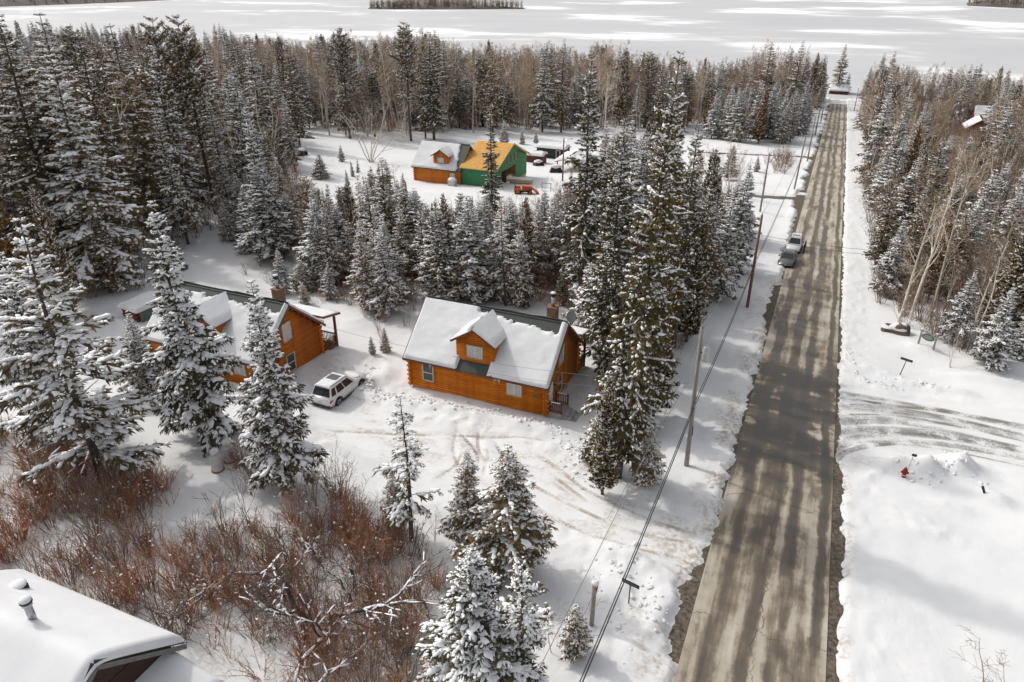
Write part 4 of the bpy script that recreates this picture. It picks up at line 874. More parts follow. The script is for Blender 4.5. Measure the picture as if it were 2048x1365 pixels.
    if steps:
        dk = MB(); dk.box(L+0.25, 0.12, -0.7, L+1.35, 1.75, 0.28); obj('stoop', dk, DECK, root)
        for i in range(3): obj('step', MB().box(L+1.36+0.36*i, 0.25, -0.8, L+1.72+0.36*i, 1.62, 0.14-0.14*i), DECK, root)
        railing(root, (L+0.34, 0.2), (L+1.28, 0.2), 0.28, 0.85); railing(root, (L+0.34, 1.67), (L+1.28, 1.67), 0.28, 0.85)
        dd = MB(); dd.box(L+0.05, 0.46, 0.28, L+0.15, 1.36, 2.25); d_ = obj('door', dd, VINYL, root); obj('handle', MB().sphere((L+0.18, 1.26, 1.2), 0.04, 6, 4), DARKM, d_); obj('porch_light', MB().box(L+0.1, 1.66, 1.75, L+0.22, 1.78, 2.05), DARKM, root)
    if number: 
        nb_ = obj('number_plate', MB().box(L-0.95, -0.125, 1.45, L-0.55, -0.10, 1.62), mat('green_plate', (0.03, 0.16, 0.06), 0.5), root)
    return root
def maskA(s, t):
    nz = (fbm(s*9, t*0+1.3, 77)-0.5)*0.10 + (vnoise(s*46, t*0, 78)-0.5)*0.05
    top = np.where(s < 0.40+0.06*(1-t), 1.3, 0.91+nz-0.06*sstep(0.55, 0.9, s)); top = np.where(s > 0.965, 1.3, top)
    m = (top-t)/0.05
    fr = np.minimum(np.minimum((s-0.376)/0.01, (0.600-s)/0.01), (0.205-t)/0.02); fr2 = np.minimum(np.minimum((s-0.385)/0.01, (0.60-s)/0.01), (0.5-t)/0.02)
    return np.minimum(m, np.maximum(-fr, 0) + np.where(fr < 0, 1, 0)) if False else np.where((fr > 0) , -1, m)
def maskB(s, t):
    nz = (fbm(s*11, t*0+4.3, 97)-0.5)*0.16 + (vnoise(s*40, t*0, 98)-0.5)*0.10
    top = np.where(s < 0.45, 0.92+nz, 0.85+nz); top = np.where(s > 0.97, 1.3, top); return (top-t)/0.05
AX0, AX1, AY0, AD, AZ = -27.75, -16.15, 43.85, 7.4, -2.95
cabin('log_cabin', 'orange log cabin with snowy dormer roof and satellite dish, nearest the road', 'log cabin', AX0, AX1, AY0, AD, AZ, dormer=(4.15, 7.25), dish=True, steps=True, mask=maskA, number=True,
      win=[((1.65, -0.03, 1.55), 'x', 0.92, 1.45, -1, GLASSD, 'h'), ((9.15, -0.03, 1.75), 'x', 1.15, 0.98, -1, GLASSL, 'v'), ((11.63, 3.0, 1.25), 'y', 0.85, 1.5, 1, GLASSD, 'h'), ((11.63, 3.1, 3.75), 'y', 1.0, 1.5, 1, GLASSL, 'n')], group='log cabins')
BX0, BX1, BY0, BZ = -49.3, -37.6, 37.75, -2.65
cabin('log_cabin', 'orange log cabin half hidden behind two snowy firs, beside the parked white car', 'log cabin', BX0, BX1, BY0, AD, BZ, dormer=(4.2, 7.3), mask=maskB,
      win=[((11.73, 3.3, 1.1), 'y', 0.95, 1.55, 1, GLASSD, 'h'), ((11.73, 3.3, 3.9), 'y', 0.95, 1.5, 1, GLASSL, 'h'), ((2.0, -0.03, 1.5), 'x', 0.95, 1.4, -1, GLASSD, 'h'), ((9.6, -0.03, 1.7), 'x', 1.1, 0.95, -1, GLASSL, 'v')], group='log cabins')
LOGC = mat('bright_varnished_log', (0.46, 0.13, 0.012), 0.45, 0.0, 2.2, c2=(0.62, 0.20, 0.02), stretch=(0.6, 3, 3))
def maskC(s, t): return np.where(s > 0.86+0.10*(t-0.5)*-1+0.05*(fbm(t*9, s*0, 4)-0.5), -1.0, 1.0)
cabin('log_cabin', 'small bright orange log cabin joined to a green unfinished wing in the clearing', 'log cabin', -69.9, -60.6, 116.7, 8.0, -7.95, wall_h=2.9, dormer=(4.0, 7.0), chimney=False, porch=False, mask=maskC, spec=[(4, 5, 2)], lm=LOGC, lx=LOGC,
      win=[((8.0, -0.03, 1.7), 'x', 1.0, 1.0, -1, GLASSL, 'v')], group='log cabins')

# unfinished wing with green sheathing and bare plywood roof
def wing():
    x0, x1, y0, D, zb, wh, pt = -60.3, -53.6, 117.0, 15.0, -8.05, 3.6, 0.41; L = x1-x0; ov = 0.5
    root = thing('unfinished_wing', 'half built house wing with green sheathed walls and bare plywood roof', 'building', (x0, y0, zb))
    hz = lambda y: wh+pt*min(y, D-y)
    def panels(pts_fn, name, m): pass
    # sheathing panels: each a sheet of its own
    def sheet_x(a0, z0, a1, z1, y, out): return obj('sheathing_panel', MB().box(a0+0.01, min(y, y+out*0.03), z0+0.01, a1-0.01, max(y, y+out*0.03), z1-0.01), ZIP, wl_)
    core = MB(); core.box(0.05, 0.05, -0.8, L-0.05, 0.16, wh); core.box(0.05, D-0.16, -0.8, L-0.05, D-0.05, wh); core.box(0.05, 0.16, -0.8, 0.16, D-0.16, wh)
    wl_ = obj('wall_framing', core, LUMBER, root)
    k = int(L/1.22)+1
    for i in range(k):
        a0 = i*L/k; a1 = (i+1)*L/k
        for z0, z1 in ((-0.3, 1.9), (1.9, wh)): sheet_x(a0, z0, a1, z1, 0.05, -1)
    # gable towards the road: panels around the openings
    gw = MB(); gw.box(L-0.16, 0.16, wh-0.9, L-0.05, D-0.16, wh); gw.box(L-0.16, 0.16, -0.8, L-0.05, 3.0, wh-0.9); gw.box(L-0.16, 9.8, -0.8, L-0.05, D-0.16, wh-0.9)
    g = obj('gable_framing', gw, LUMBER, root)
    def gp(poly):
        n_ = len(poly); mb = MB(); mb.add([(L-0.05, y, z) for y, z in poly] + [(L-0.015, y, z) for y, z in poly], [tuple(range(n_))[::-1], tuple(range(n_, 2*n_))] + [(i, (i+1) % n_, n_+(i+1) % n_, n_+i) for i in range(n_)]); return obj('sheathing_panel', mb, ZIP, g)
    for a, b in ((0.0, 1.5), (1.5, 3.0)): gp([(a+0.01, -0.3), (b-0.01, -0.3), (b-0.01, 2.59), (a+0.01, 2.59)])
    for a, b in ((9.8, 12.4), (12.4, D)): gp([(a+0.01, -0.3), (b-0.01, -0.3), (b-0.01, 2.59), (a+0.01, 2.59)])
    ws = [5.2, 6.9, 8.6, 10.3]; zl, zh = 3.35, 4.85
    for i in range(7): a = D*i/7; b = D*(i+1)/7; gp([(a+0.01, 2.61), (b-0.01, 2.61), (b-0.01, 3.10), (a+0.01, 3.10)])
    edges = [0.0] + [v for c in ws for v in (c-0.4, c+0.4)] + [D]
    for i in range(0, len(edges), 2):
        a, b = edges[i]+0.01, edges[i+1]-0.01
        if i == 0: gp([(a, 3.12), (b, 3.12), (b, min(zh, hz(b))), (a, min(zh, hz(a)))])
        elif i == len(edges)-2: gp([(a, 3.12), (b, 3.12), (b, hz(b)), (a, min(zh, hz(a)))])
        else: gp([(a, 3.12), (b, 3.12), (b, zh), (a, zh)])
    for c in ws:
        gp([(c-0.39, 3.12), (c+0.39, 3.12), (c+0.39, zl), (c-0.39, zl)])
        w = obj('dark_opening_fill', MB().box(L-0.4, c-0.39, zl, L-0.03, c+0.39, zh-0.02), DARKM, g); obj('frame', MB().box(L-0.05, c-0.40, zl-0.02, L+0.03, c-0.30, zh).box(L-0.05, c-0.30, zl-0.02, L+0.03, c+0.30, zl+0.06), LUMBER, w)  # solid black box stands in for the unlit interior behind each opening
    ap = D/2; gp([((zh-wh)/pt+0.02, zh+0.02), (ap-0.01, zh+0.02), (ap-0.01, hz(ap)-0.02)]); gp([(ap+0.01, zh+0.02), (D-(zh-wh)/pt-0.02, zh+0.02), (ap+0.01, hz(ap)-0.02)])
    inn = MB(); inn.box(0.2, 0.2, -0.35, L-0.2, D-0.2, -0.3); obj('floor_slab', inn, CONC, root); obj('inner_wall', MB().box(L-3.0, 5.6, -0.3, L-0.2, 5.75, 2.5), mat('brown_board', (0.13, 0.06, 0.035), 0.8, 0.2), root)
    # plywood roof sheets
    ze = wh-ov*pt+0.2; zr = hz(D/2)+0.2; base = MB(); base.slab([(-0.2, -ov, ze-0.03), (L+ov, -ov, ze-0.03), (L+ov, D/2, zr-0.03), (-0.2, D/2, zr-0.03)], 0.15); base.slab([(L+ov, D+ov, ze-0.03), (-0.2, D+ov, ze-0.03), (-0.2, D/2, zr-0.03), (L+ov, D/2, zr-0.03)], 0.15); rf = obj('roof', base, LUMBER, root)
    rw = 7
    for i in range(rw):
        a = i/rw; b = (i+1)/rw; off = -0.2 + (0.0 if i % 2 else 1.1); xs_ = [-0.2] + [v for v in np.arange(off if off > 0 else 2.2, L+ov, 2.3)] + [L+ov]
        for p, q in zip(xs_[:-1], xs_[1:]):
            if q-p < 0.15: continue
            y_a, y_b = -ov+(D/2+ov)*a, -ov+(D/2+ov)*b; z_a, z_b = ze+(zr-ze)*a, ze+(zr-ze)*b
            obj('plywood_sheet', MB().slab([(p+0.015, y_a+0.012, z_a), (q-0.015, y_a+0.012, z_a), (q-0.015, y_b-0.012, z_b), (p+0.015, y_b-0.012, z_b)], 0.02), PLY, rf)
    obj('rake_board', MB().beam((L+ov+0.05, D/2, zr-0.02), (L+ov+0.05, D+1.6, ze-0.9), 0.10, 0.25), LUMBER, rf)
    obj('rake_board', MB().beam((L+ov+0.05, D/2, zr-0.02), (L+ov+0.05, -ov, ze-0.05), 0.06, 0.2), LUMBER, rf)
    return root
wing()

# foreground house at the lower left
def front_house():
    xe, yr, zr, ye, ze = -21.7, 10.95, 4.2, 14.6, 1.35
    x0 = -31.6; root = thing('snowy_house', 'house with thick smooth snow on its roof and a steel flue, bottom left corner', 'house', (xe, yr, -1.0))
    L = x0-xe; hr = zr+1.0; he = ze+1.0; dy = ye-yr; p = (hr-he)/dy
    SID = mat('dark_brown_siding', (0.055, 0.03, 0.024), 0.8, 0.25, 5, 0.3, 20, stretch=(1, 1, 8))
    wm = MB(); w2 = dy-0.35; g = -0.45
    wm.add([(g, -w2, -0.6), (g, w2, -0.6), (g, w2, he-0.1), (g, 0, hr-0.25), (g, -w2, he-0.1), (L+0.4, -w2, -0.6), (L+0.4, w2, -0.6), (L+0.4, w2, he-0.1), (L+0.4, 0, hr-0.25), (L+0.4, -w2, he-0.1)],
           [(0, 1, 2, 3, 4), (9, 8, 7, 6, 5), (0, 5, 6, 1), (1, 6, 7, 2), (2, 7, 8, 3), (3, 8, 9, 4), (4, 9, 5, 0)])
    wl_ = obj('wall', wm, SID, root)
    for i in range(18):
        z = 0.9+i*0.14; hw = min(w2, (hr-0.3-z)/p)
        if hw > 0.15: obj('clapboard', MB().box(g, -hw, z, g+0.035, hw, z+0.125), SID, wl_)
    rm = MB(); rm.slab([(0, dy, he), (0, 0, hr), (L, 0, hr), (L, dy, he)], 0.12); rm.slab([(0, 0.0, hr), (0, -dy, he), (L, -dy, he), (L, 0.0, hr)], 0.12)
    rf = obj('roof', rm, DARKM, root)
    fm = MB()
    for k in (0, 1): fm.beam((0.02, 0, hr-0.14-0.12*k), (0.02, dy, he-0.14-0.12*k), 0.05+0.02*k, 0.10); fm.beam((0.02, 0, hr-0.14-0.12*k), (0.02, -dy, he-0.14-0.12*k), 0.05+0.02*k, 0.10)
    obj('fascia', fm, mat('grey_fascia', (0.16, 0.16, 0.15), 0.6, 0.15), rf)
    # one soft blanket over both slopes
    nS, nT = 70, 60; S_, T_ = np.meshgrid(np.linspace(0, 1, nS), np.linspace(-1, 1, nT)); xx = 0.06+(L-0.06)*S_; yy = dy*1.03*T_
    zz = hr - p*(np.sqrt((yy)**2+0.35**2)-0.20); ex = np.minimum((S_)*abs(L), (1-np.abs(T_))*dy); th = 0.36*np.sqrt(np.clip(ex/0.3, 0, 1))+0.10*(fbm(xx/2.2, yy/2.2, 5)-0.5); th = np.where((S_ < 1e-6) | (np.abs(T_) > 1-1e-6), -0.03, th)
    V = np.stack([xx, yy, zz+th], -1).reshape(-1, 3); ii = (np.arange(nT-1)[:, None]*nS+np.arange(nS-1)[None]).ravel(); link('roof_snow', np_mesh('roof_snow', V, [np.stack([ii, ii+nS, ii+nS+1, ii+1], 1)], [ROOFSNOW]), rf)
    fx, fy = -4.1, 0.55; zf = hr-0.15; f = obj('flue', MB().tube([(fx, fy, zf-0.2), (fx, fy, zf+0.95)], 0.15, 14).tube([(fx, fy, zf+0.90), (fx, fy, zf+1.0)], [0.2, 0.2], 14), STEEL, root, True)
    obj('flue_cap', MB().tube([(fx, fy, zf+1.0), (fx, fy, zf+1.06)], [0.13, 0.13], 12).tube([(fx, fy, zf+1.06), (fx, fy, zf+1.14)], 0.24, 14), DARKM, f); obj('flue_snow', MB().sphere((fx, fy, zf+1.17), (0.23, 0.23, 0.15), 12, 8), ROOFSNOW, f, True)
    vx, vy = -7.6, 2.1; zv = hr-p*vy; obj('roof_vent', MB().box(vx-0.26, vy-0.26, zv-0.2, vx+0.26, vy+0.26, zv+0.58), DARKM, root)
    obj('vent_snow', MB().sphere((vx, vy, hr-p*vy+0.62), (0.34, 0.34, 0.14), 12, 8), ROOFSNOW, root, True)
    window(root, (g+0.03, -1.2, hr-1.75), 'y', 1.2, 1.0, 1, GLASSL, 'n', VINYL)
    # low porch roof on the gable side
    q = MB(); q.slab([(2.3, 3.3, he-0.95), (g+0.05, 3.15, he-0.30), (g+0.05, -2.8, he-0.30), (2.3, -2.8, he-0.95)], 0.1); pr = obj('porch_roof', q, DARKM, root)
    nS, nT = 26, 44; S_, T_ = np.meshgrid(np.linspace(0, 1, nS), np.linspace(0, 1, nT)); xx = g+0.06+(2.3-g+0.05)*S_; yy = -2.8+6.15*T_; zz = he-0.30-0.65*S_
    ex = np.minimum(np.minimum((1-S_)*2.4, (1-T_)*5.7), 1); th = 0.34*np.sqrt(np.clip(ex/0.3, 0, 1))+0.05*(fbm(xx, yy, 8)-0.5); th = np.where((S_ > 1-1e-6) | (T_ > 1-1e-6), -0.03, th)
    V = np.stack([xx, yy, zz+th], -1).reshape(-1, 3); ii = (np.arange(nT-1)[:, None]*nS+np.arange(nS-1)[None]).ravel(); link('porch_snow', np_mesh('porch_snow', V, [np.stack([ii, ii+1, ii+nS+1, ii+nS], 1)], [ROOFSNOW]), pr)
    for y in (3.0, -2.6): obj('porch_post', MB().beam((2.05, y, -0.8), (2.05, y, he-1.0), 0.14, 0.14), SID, root)
front_house()

# ------------------------------------------------------------------ small buildings further off
def shed(name, label, cat, x0, x1, y0, y1, zb, h, ridge, wm, snow=0.35, axis='x', door=None, group=None, posts=False, trim=None, dm=VINYL):
    L, D = x1-x0, y1-y0; r_ = thing(name, label, cat, (x0, y0, zb), 0, group); ov = 0.3
    if not posts:
        mb = MB()
        if axis == 'x': mb.add([(0, 0, -0.6), (L, 0, -0.6), (L, D, -0.6), (0, D, -0.6), (0, 0, h), (L, 0, h), (L, D, h), (0, D, h), (0, D/2, h+ridge), (L, D/2, h+ridge)], [(0, 3, 2, 1), (0, 1, 5, 4), (2, 3, 7, 6), (1, 2, 6, 9, 5), (3, 0, 4, 8, 7), (4, 5, 9, 8), (6, 7, 8, 9)])
        else: mb.add([(0, 0, -0.6), (L, 0, -0.6), (L, D, -0.6), (0, D, -0.6), (0, 0, h), (L, 0, h), (L, D, h), (0, D, h), (L/2, 0, h+ridge), (L/2, D, h+ridge)], [(0, 3, 2, 1), (0, 1, 5, 8, 4), (2, 3, 7, 9, 6), (1, 2, 6, 5), (3, 0, 4, 7), (4, 8, 9, 7), (5, 6, 9, 8)])
        obj('wall', mb, wm, r_)
    else:
        for px_ in (0.15, L-0.15):
            for py_ in (0.15, D-0.15): obj('post', MB().beam((px_, py_, -0.6), (px_, py_, h), 0.2, 0.2), wm, r_)
    def P(x, y):
        return (x, y, h+ridge*(1-abs(y-D/2)/(D/2))+0.06) if axis == 'x' else (x, y, h+ridge*(1-abs(x-L/2)/(L/2))+0.06)
    rm = MB()
    if axis == 'x': sl_ = [[P(-ov, -ov), P(L+ov, -ov), P(L+ov, D/2), P(-ov, D/2)], [P(L+ov, D+ov), P(-ov, D+ov), P(-ov, D/2), P(L+ov, D/2)]]
    else: sl_ = [[P(-ov, D+ov), P(-ov, -ov), P(L/2, -ov), P(L/2, D+ov)], [P(L+ov, -ov), P(L+ov, D+ov), P(L/2, D+ov), P(L/2, -ov)]]
    for q in sl_: rm.slab(q, 0.12)
    rf = obj('roof', rm, trim or DARKM, r_)
    for i, q in enumerate(sl_):
        o, a, b = np.array(q[0]), np.array(q[1]), np.array(q[3]); roof_snow('roof_snow', o+[0, 0, 0.004], a-o, b-o, 0, 0, snow, rf, step=0.3, seed=i)
    if door:
        d = obj('door', MB().box(*door), dm, r_); x_0, y_0, z_0, x_1, y_1, z_1 = door; obj('door_panel', MB().box(x_0+0.12, y_0-0.02, z_0+0.1, x_1-0.12, y_0-0.004, z_1-0.1), DARKM, d)
    return r_
BLACKW = mat('black_siding', (0.035, 0.03, 0.03), 0.6, 0.3, 3, stretch=(4, 4, 1)); REDS = mat('red_siding', (0.24, 0.055, 0.03), 0.7, 0.2, 3, stretch=(1, 1, 5)); DKRED = mat('dark_red_siding', (0.10, 0.032, 0.028), 0.7, 0.2, 3)
def at(px, py): x, y = G(px, py); return x, y, -SLOPE*y
x, y, z = at(1055, 318); shed('garden_shed', 'low dark shed with white framed door and flat snowy roof behind the green wing', 'shed', x+1.2, x+8.0, y+2.5, y+5.5, z-0.1, 2.3, 0.35, BLACKW, 0.4, door=(4.6, -0.05, 0, 5.6, -0.01, 2.0))
x, y, z = at(1058, 326); shed('garden_shed', 'small dark brown shed with snowy roof next to the green wing', 'shed', x-0.5, x+3.5, y-1.0, y+1.4, z, 1.9, 0.3, DKRED, 0.4)
x, y, z = at(1112, 336); shed('carport', 'open carport with orange posts and thick snowy roof beyond the yard pole', 'carport', x+1.5, x+7.5, y-4.0, y+3.0, z, 2.4, 0.9, mat('orange_post', (0.40, 0.13, 0.02), 0.6, 0.2), 0.5, axis='y', posts=True, trim=FASCIA)
x, y, z = at(1185, 340); shed('log_shed', 'low orange log shed glimpsed behind the tall roadside spruces', 'shed', x, x+9, y, y+6, z, 2.3, 1.6, LOGC, 0.4, trim=FASCIA)
x, y, z = at(1660, 189); shed('lake_house', 'dark red house with hipped snowy roof at the far end of the road', 'house', x-0.5, x+8, y-12, y-5, z+1.0, 2.4, 2.4, DKRED, 0.5, trim=DARKM)
x, y, z = at(1958, 258); shed('red_house', 'red house with broad snowy roof among the bare trees on the right', 'house', x-2, x+12, y, y+9, z, 3.2, 3.2, REDS, 0.4, axis='x', trim=FASCIA, door=(5.0, -0.05, 0, 6.2, -0.01, 2.1))
x, y, z = at(1935, 275); shed('red_house', 'smaller red outbuilding with snowy gable in front of the red house', 'house', x-1, x+6, y, y+7, z, 2.6, 2.6, REDS, 0.4, axis='y', trim=FASCIA)
x, y, z = at(1850, 212); shed('far_cottage', 'far cottage showing only a pale snowy roof among right hand trees', 'house', x, x+11, y, y+8, z, 3.0, 2.6, mat('grey_siding', (0.22, 0.2, 0.18), 0.8, 0.1), 0.4)
print('T end d', time.time()-T0)
# ------------------------------------------------------------------ vehicles
TYRE = mat('tyre_rubber', (0.018, 0.018, 0.018), 0.85); RIM = mat('alloy_rim', (0.45, 0.43, 0.42), 0.35, 0.2, 8, metal=0.7); PLAST = mat('black_plastic', (0.03, 0.03, 0.03), 0.6)
TAILR = mat('red_lamp', (0.45, 0.008, 0.015), 0.25, spec=0.6); LAMPW = mat('clear_lamp', (0.55, 0.55, 0.55), 0.15, spec=0.7); PLATE = mat('number_plate_mat', (0.5, 0.48, 0.42), 0.5, 0.25, 30)
def car(name, label, loc, rotz, L, W, H, paint, kind='suv', snow=False, group=None):
    """origin on the ground under the middle; +y is the front"""
    root = thing(name, label, 'car', loc, rotz, group); hl, hw = L/2, W/2; clr = 0.24
    zb = H*0.58 if kind == 'suv' else H*0.62; zh = zb-0.02 if kind == 'suv' else zb-0.05
    st = [(-hl, 0.86, 0.46, zb-0.14), (-hl+0.10, 0.95, 0.30, zb-0.02), (-hl+0.5, 0.99, clr, zb), (-hl*0.35, 1.0, clr, zb+0.0), (hl*0.30, 1.0, clr, zb-0.01), (hl*0.48, 0.99, clr, zh-0.02), (hl-0.5, 0.97, clr, zh-0.10), (hl-0.14, 0.90, 0.30, zh-0.22), (hl, 0.74, 0.42, zh-0.36)]
    if kind == 'sedan': st[0] = (-hl, 0.80, 0.45, zb-0.12)
    mb = MB(); k = 11
    for y, wf, z0, z1 in st:
        w = hw*wf; zm = z0+(z1-z0)*0.5
        sec = [(-w*0.80, z0), (-w*0.97, z0+0.10), (-w, zm), (-w*0.985, z1-0.12), (-w*0.93, z1-0.02), (0, z1+0.035), (w*0.93, z1-0.02), (w*0.985, z1-0.12), (w, zm), (w*0.97, z0+0.10), (w*0.80, z0)]
        for x, z in sec: mb.v.append((x, y, z))
    for i in range(len(st)-1):
        for j in range(k): a = i*k+j; b = i*k+(j+1) % k; mb.f.append((a, a+k, b+k, b))
    mb.f.append(tuple(range(k))); mb.f.append(tuple((len(st)-1)*k+j for j in range(k))[::-1])
    body = obj('body', mb, paint, root, True)
    # cabin frustum
    if kind == 'suv': b0, b1, t0, t1 = -hl+0.22, hl*0.40, -hl+0.55, hl*0.08
    else: b0, b1, t0, t1 = -hl+0.75, hl*0.38, -hl*0.42, hl*0.06
    wb, wt = hw*0.925, hw*0.72; zt = H-0.03
    B = [Vector((-wb, b0, zb-0.03)), Vector((wb, b0, zb-0.03)), Vector((wb, b1, zb-0.05)), Vector((-wb, b1, zb-0.05))]; T = [Vector((-wt, t0, zt)), Vector((wt, t0, zt)), Vector((wt, t1, zt)), Vector((-wt, t1, zt))]
    obj('cabin_shell', MB().hull8(B+T), paint, root)
    rm = MB(); rr = []
    for s, dz in ((1.0, 0.0), (0.94, 0.05), (0.70, 0.075)):
        c = sum(T, Vector())/4; rr.append([c+(p-c)*s+Vector((0, 0, dz-0.005)) for p in T])
    for i in range(2):
        for j in range(4): rm.add([rr[i][j], rr[i][(j+1) % 4], rr[i+1][(j+1) % 4], rr[i+1][j]], [(0, 1, 2, 3)])
    rm.add(rr[2], [(0, 1, 2, 3)]); obj('roof', rm, paint, root, True)
    def pane(nm, q, u0, u1, v0, v1, off=0.012, parent=root, m=GLASSD):
        bl, br, tr_, tl = q
        def p(u, v): return (bl*(1-u)+br*u)*(1-v) + (tl*(1-u)+tr_*u)*v
        nrm = (br-bl).cross(tl-bl).normalized(); c = [p(u0, v0), p(u1, v0), p(u1, v1), p(u0, v1)]
        if nrm.dot(p(0.5, 0.5)-Vector((0, 0, zb))) < 0: nrm = -nrm
        m_ = MB().hull8([x_-nrm*0.02 for x_ in c]+[x_+nrm*off for x_ in c]); return obj(nm, m_, m, parent)
    pane('windshield', (B[3], B[2], T[2], T[3]), 0.06, 0.94, 0.10, 0.92); pane('rear_window', (B[0], B[1], T[1], T[0]), 0.05, 0.95, 0.12, 0.90)
    for q in ((B[0], B[3], T[3], T[0]), (B[1], B[2], T[2], T[1])):
        for u0, u1 in (((0.05, 0.22), (0.27, 0.55), (0.58, 0.90)) if kind == 'suv' else ((0.10, 0.47), (0.50, 0.88))): pane('side_window', q, u0, u1, 0.12, 0.86)
    c = sum(T, Vector())/4+Vector((0, 0, 0.068)); gy_ = 0.75 if snow else 0.35
    obj('sunroof', MB().box(c.x-wt*0.68, c.y-0.1, c.z-0.02, c.x+wt*0.68, c.y+gy_, c.z+0.012), GLASSD, root)
    wr_ = 0.365 if kind == 'suv' else 0.33
    for sx in (-1, 1):
        for yy_ in (-hl*0.58, hl*0.60):
            x = sx*(hw-0.10); t = obj('wheel', MB().tube([(x-sx*0.12, yy_, wr_), (x+sx*0.115, yy_, wr_)], wr_, 18), TYRE, root)
            obj('rim', MB().tube([(x+sx*0.10, yy_, wr_), (x+sx*0.128, yy_, wr_)], wr_*0.66, 12), RIM, t)
            sp_ = MB()
            for a in range(5): sp_.beam((x+sx*0.132, yy_, wr_), (x+sx*0.132, yy_+wr_*0.6*cos(a*1.2566), wr_+wr_*0.6*sin(a*1.2566)), 0.02, 0.05)
            obj('spokes', sp_, PLAST, t)
            am = MB(); am.tube([(sx*(hw+0.008), yy_+(wr_+0.07)*cos(a), wr_+(wr_+0.07)*sin(a)) for a in np.linspace(-0.15, pi+0.15, 12)], 0.05, 5); obj('wheel_arch', am, PLAST, root)
        obj('sill', MB().box(sx*(hw-0.02)-0.03, -hl*0.42, clr-0.04, sx*(hw-0.02)+0.03, hl*0.45, clr+0.10), PLAST, root)
        mm = MB().sphere((sx*(hw+0.10), b1-0.45, zb+0.10), (0.11, 0.07, 0.08), 8, 6); obj('mirror', mm, paint, root, True)
        obj('headlight', MB().hull8([(sx*hw*0.45, hl-0.20, zh-0.42), (sx*hw*0.86, hl-0.26, zh-0.40), (sx*hw*0.86, hl-0.10, zh-0.40), (sx*hw*0.45, hl+0.0, zh-0.42), (sx*hw*0.45, hl-0.20, zh-0.30), (sx*hw*0.88, hl-0.28, zh-0.26), (sx*hw*0.88, hl-0.13, zh-0.27), (sx*hw*0.45, hl-0.03, zh-0.30)]), LAMPW, root)
        obj('tail_lamp', MB().hull8([(sx*hw*0.70, -hl-0.015, zb-0.34), (sx*hw*0.97, -hl+0.08, zb-0.34), (sx*hw*1.01, -hl+0.36, zb-0.22), (sx*hw*0.70, -hl+0.2, zb-0.30), (sx*hw*0.66, -hl+0.03, zb-0.17), (sx*hw*0.97, -hl+0.10, zb-0.15), (sx*hw*1.01, -hl+0.42, zb-0.15), (sx*hw*0.70, -hl+0.2, zb-0.17)]), TAILR, root)
    obj('bumper', MB().hull8([(-hw*0.84, -hl-0.04, 0.30), (hw*0.84, -hl-0.04, 0.30), (hw*0.9, -hl+0.3, 0.28), (-hw*0.9, -hl+0.3, 0.28), (-hw*0.9, -hl-0.05, 0.50), (hw*0.9, -hl-0.05, 0.50), (hw*0.95, -hl+0.3, 0.50), (-hw*0.95, -hl+0.3, 0.50)]), PLAST, root)
    gr = obj('grille', MB().hull8([(-hw*0.50, hl-0.12, 0.45), (hw*0.50, hl-0.12, 0.45), (hw*0.50, hl+0.03, 0.45), (-hw*0.50, hl+0.03, 0.45), (-hw*0.58, hl-0.16, zh-0.40), (hw*0.58, hl-0.16, zh-0.40), (hw*0.58, hl+0.015, zh-0.40), (-hw*0.58, hl+0.015, zh-0.40)]), PLAST, root)
    obj('front_plate', MB().box(-0.16, hl+0.025, 0.48, 0.16, hl+0.045, 0.62), PLATE, root); obj('rear_plate', MB().box(-0.16, -hl-0.03, zb-0.42, 0.16, -hl-0.005, zb-0.28), PLATE, root)
    hm = MB(); 
    for sx in (-1, 1): hm.box(sx*(hw*0.99)-0.02, 0.05, zb-0.20, sx*(hw*0.99)+0.02, 0.28, zb-0.16)
    obj('door_handle', hm, paint, root)
    if kind == 'suv':
        for sx in (-1, 1): obj('roof_rail', MB().tube([(sx*wt*0.93, t0+0.15, zt+0.07), (sx*wt*0.93, t1-0.15, zt+0.07)], 0.022, 6), PLAST, root)
    if snow:
        n1, n2 = 20, 34; U, Vv = np.meshgrid(np.linspace(-1, 1, n1), np.linspace(0, 1, n2)); xx = U*wt*1.0; yy = t0-0.08+(t1-t0-0.25)*Vv
        hole = (np.abs(U) < 0.66+0.14*(fbm(Vv*9, U*3, 3)-0.5)) & (Vv > 0.56+0.10*(fbm(U*4, Vv*4, 6)-0.5)); e = np.minimum((1-np.abs(U))*wt, np.minimum(Vv, 1-Vv)*(t1-t0)); th = 0.085*np.sqrt(np.clip(e/0.10, 0, 1))*(0.7+0.6*fbm(U*3, Vv*5, 4)); th = np.where(hole, -0.12, th)
        Vm = np.stack([xx, yy, zt+0.055+th-0.055*np.abs(U)**3], -1).reshape(-1, 3); ii = (np.arange(n2-1)[:, None]*n1+np.arange(n1-1)[None]).ravel(); link('roof_snow', np_mesh('roof_snow', Vm, [np.stack([ii, ii+1, ii+n1+1, ii+n1], 1)], [ROOFSNOW]), root)
        obj('hood_snow', MB().sphere((0.1, hl*0.62, zh-0.02), (0.75, 0.38, 0.07), 14, 8, 0.08), ROOFSNOW, root, True)
    return root
WHITEP = mat('white_car_paint', (0.66, 0.66, 0.645), 0.3, 0.02, 1, spec=0.5, coat=0.4); GREYP = mat('grey_car_paint', (0.10, 0.10, 0.105), 0.3, 0.05, 1, metal=0.3, spec=0.5, coat=0.5)
sx_, sy_ = -31.9, 39.85; car('white_suv', 'white car with snow on its roof parked beside the left log cabin', (sx_, sy_, TZ(sx_, sy_)-0.02), radians(-1.5), 5.0, 2.0, 1.78, WHITEP, 'suv', True)
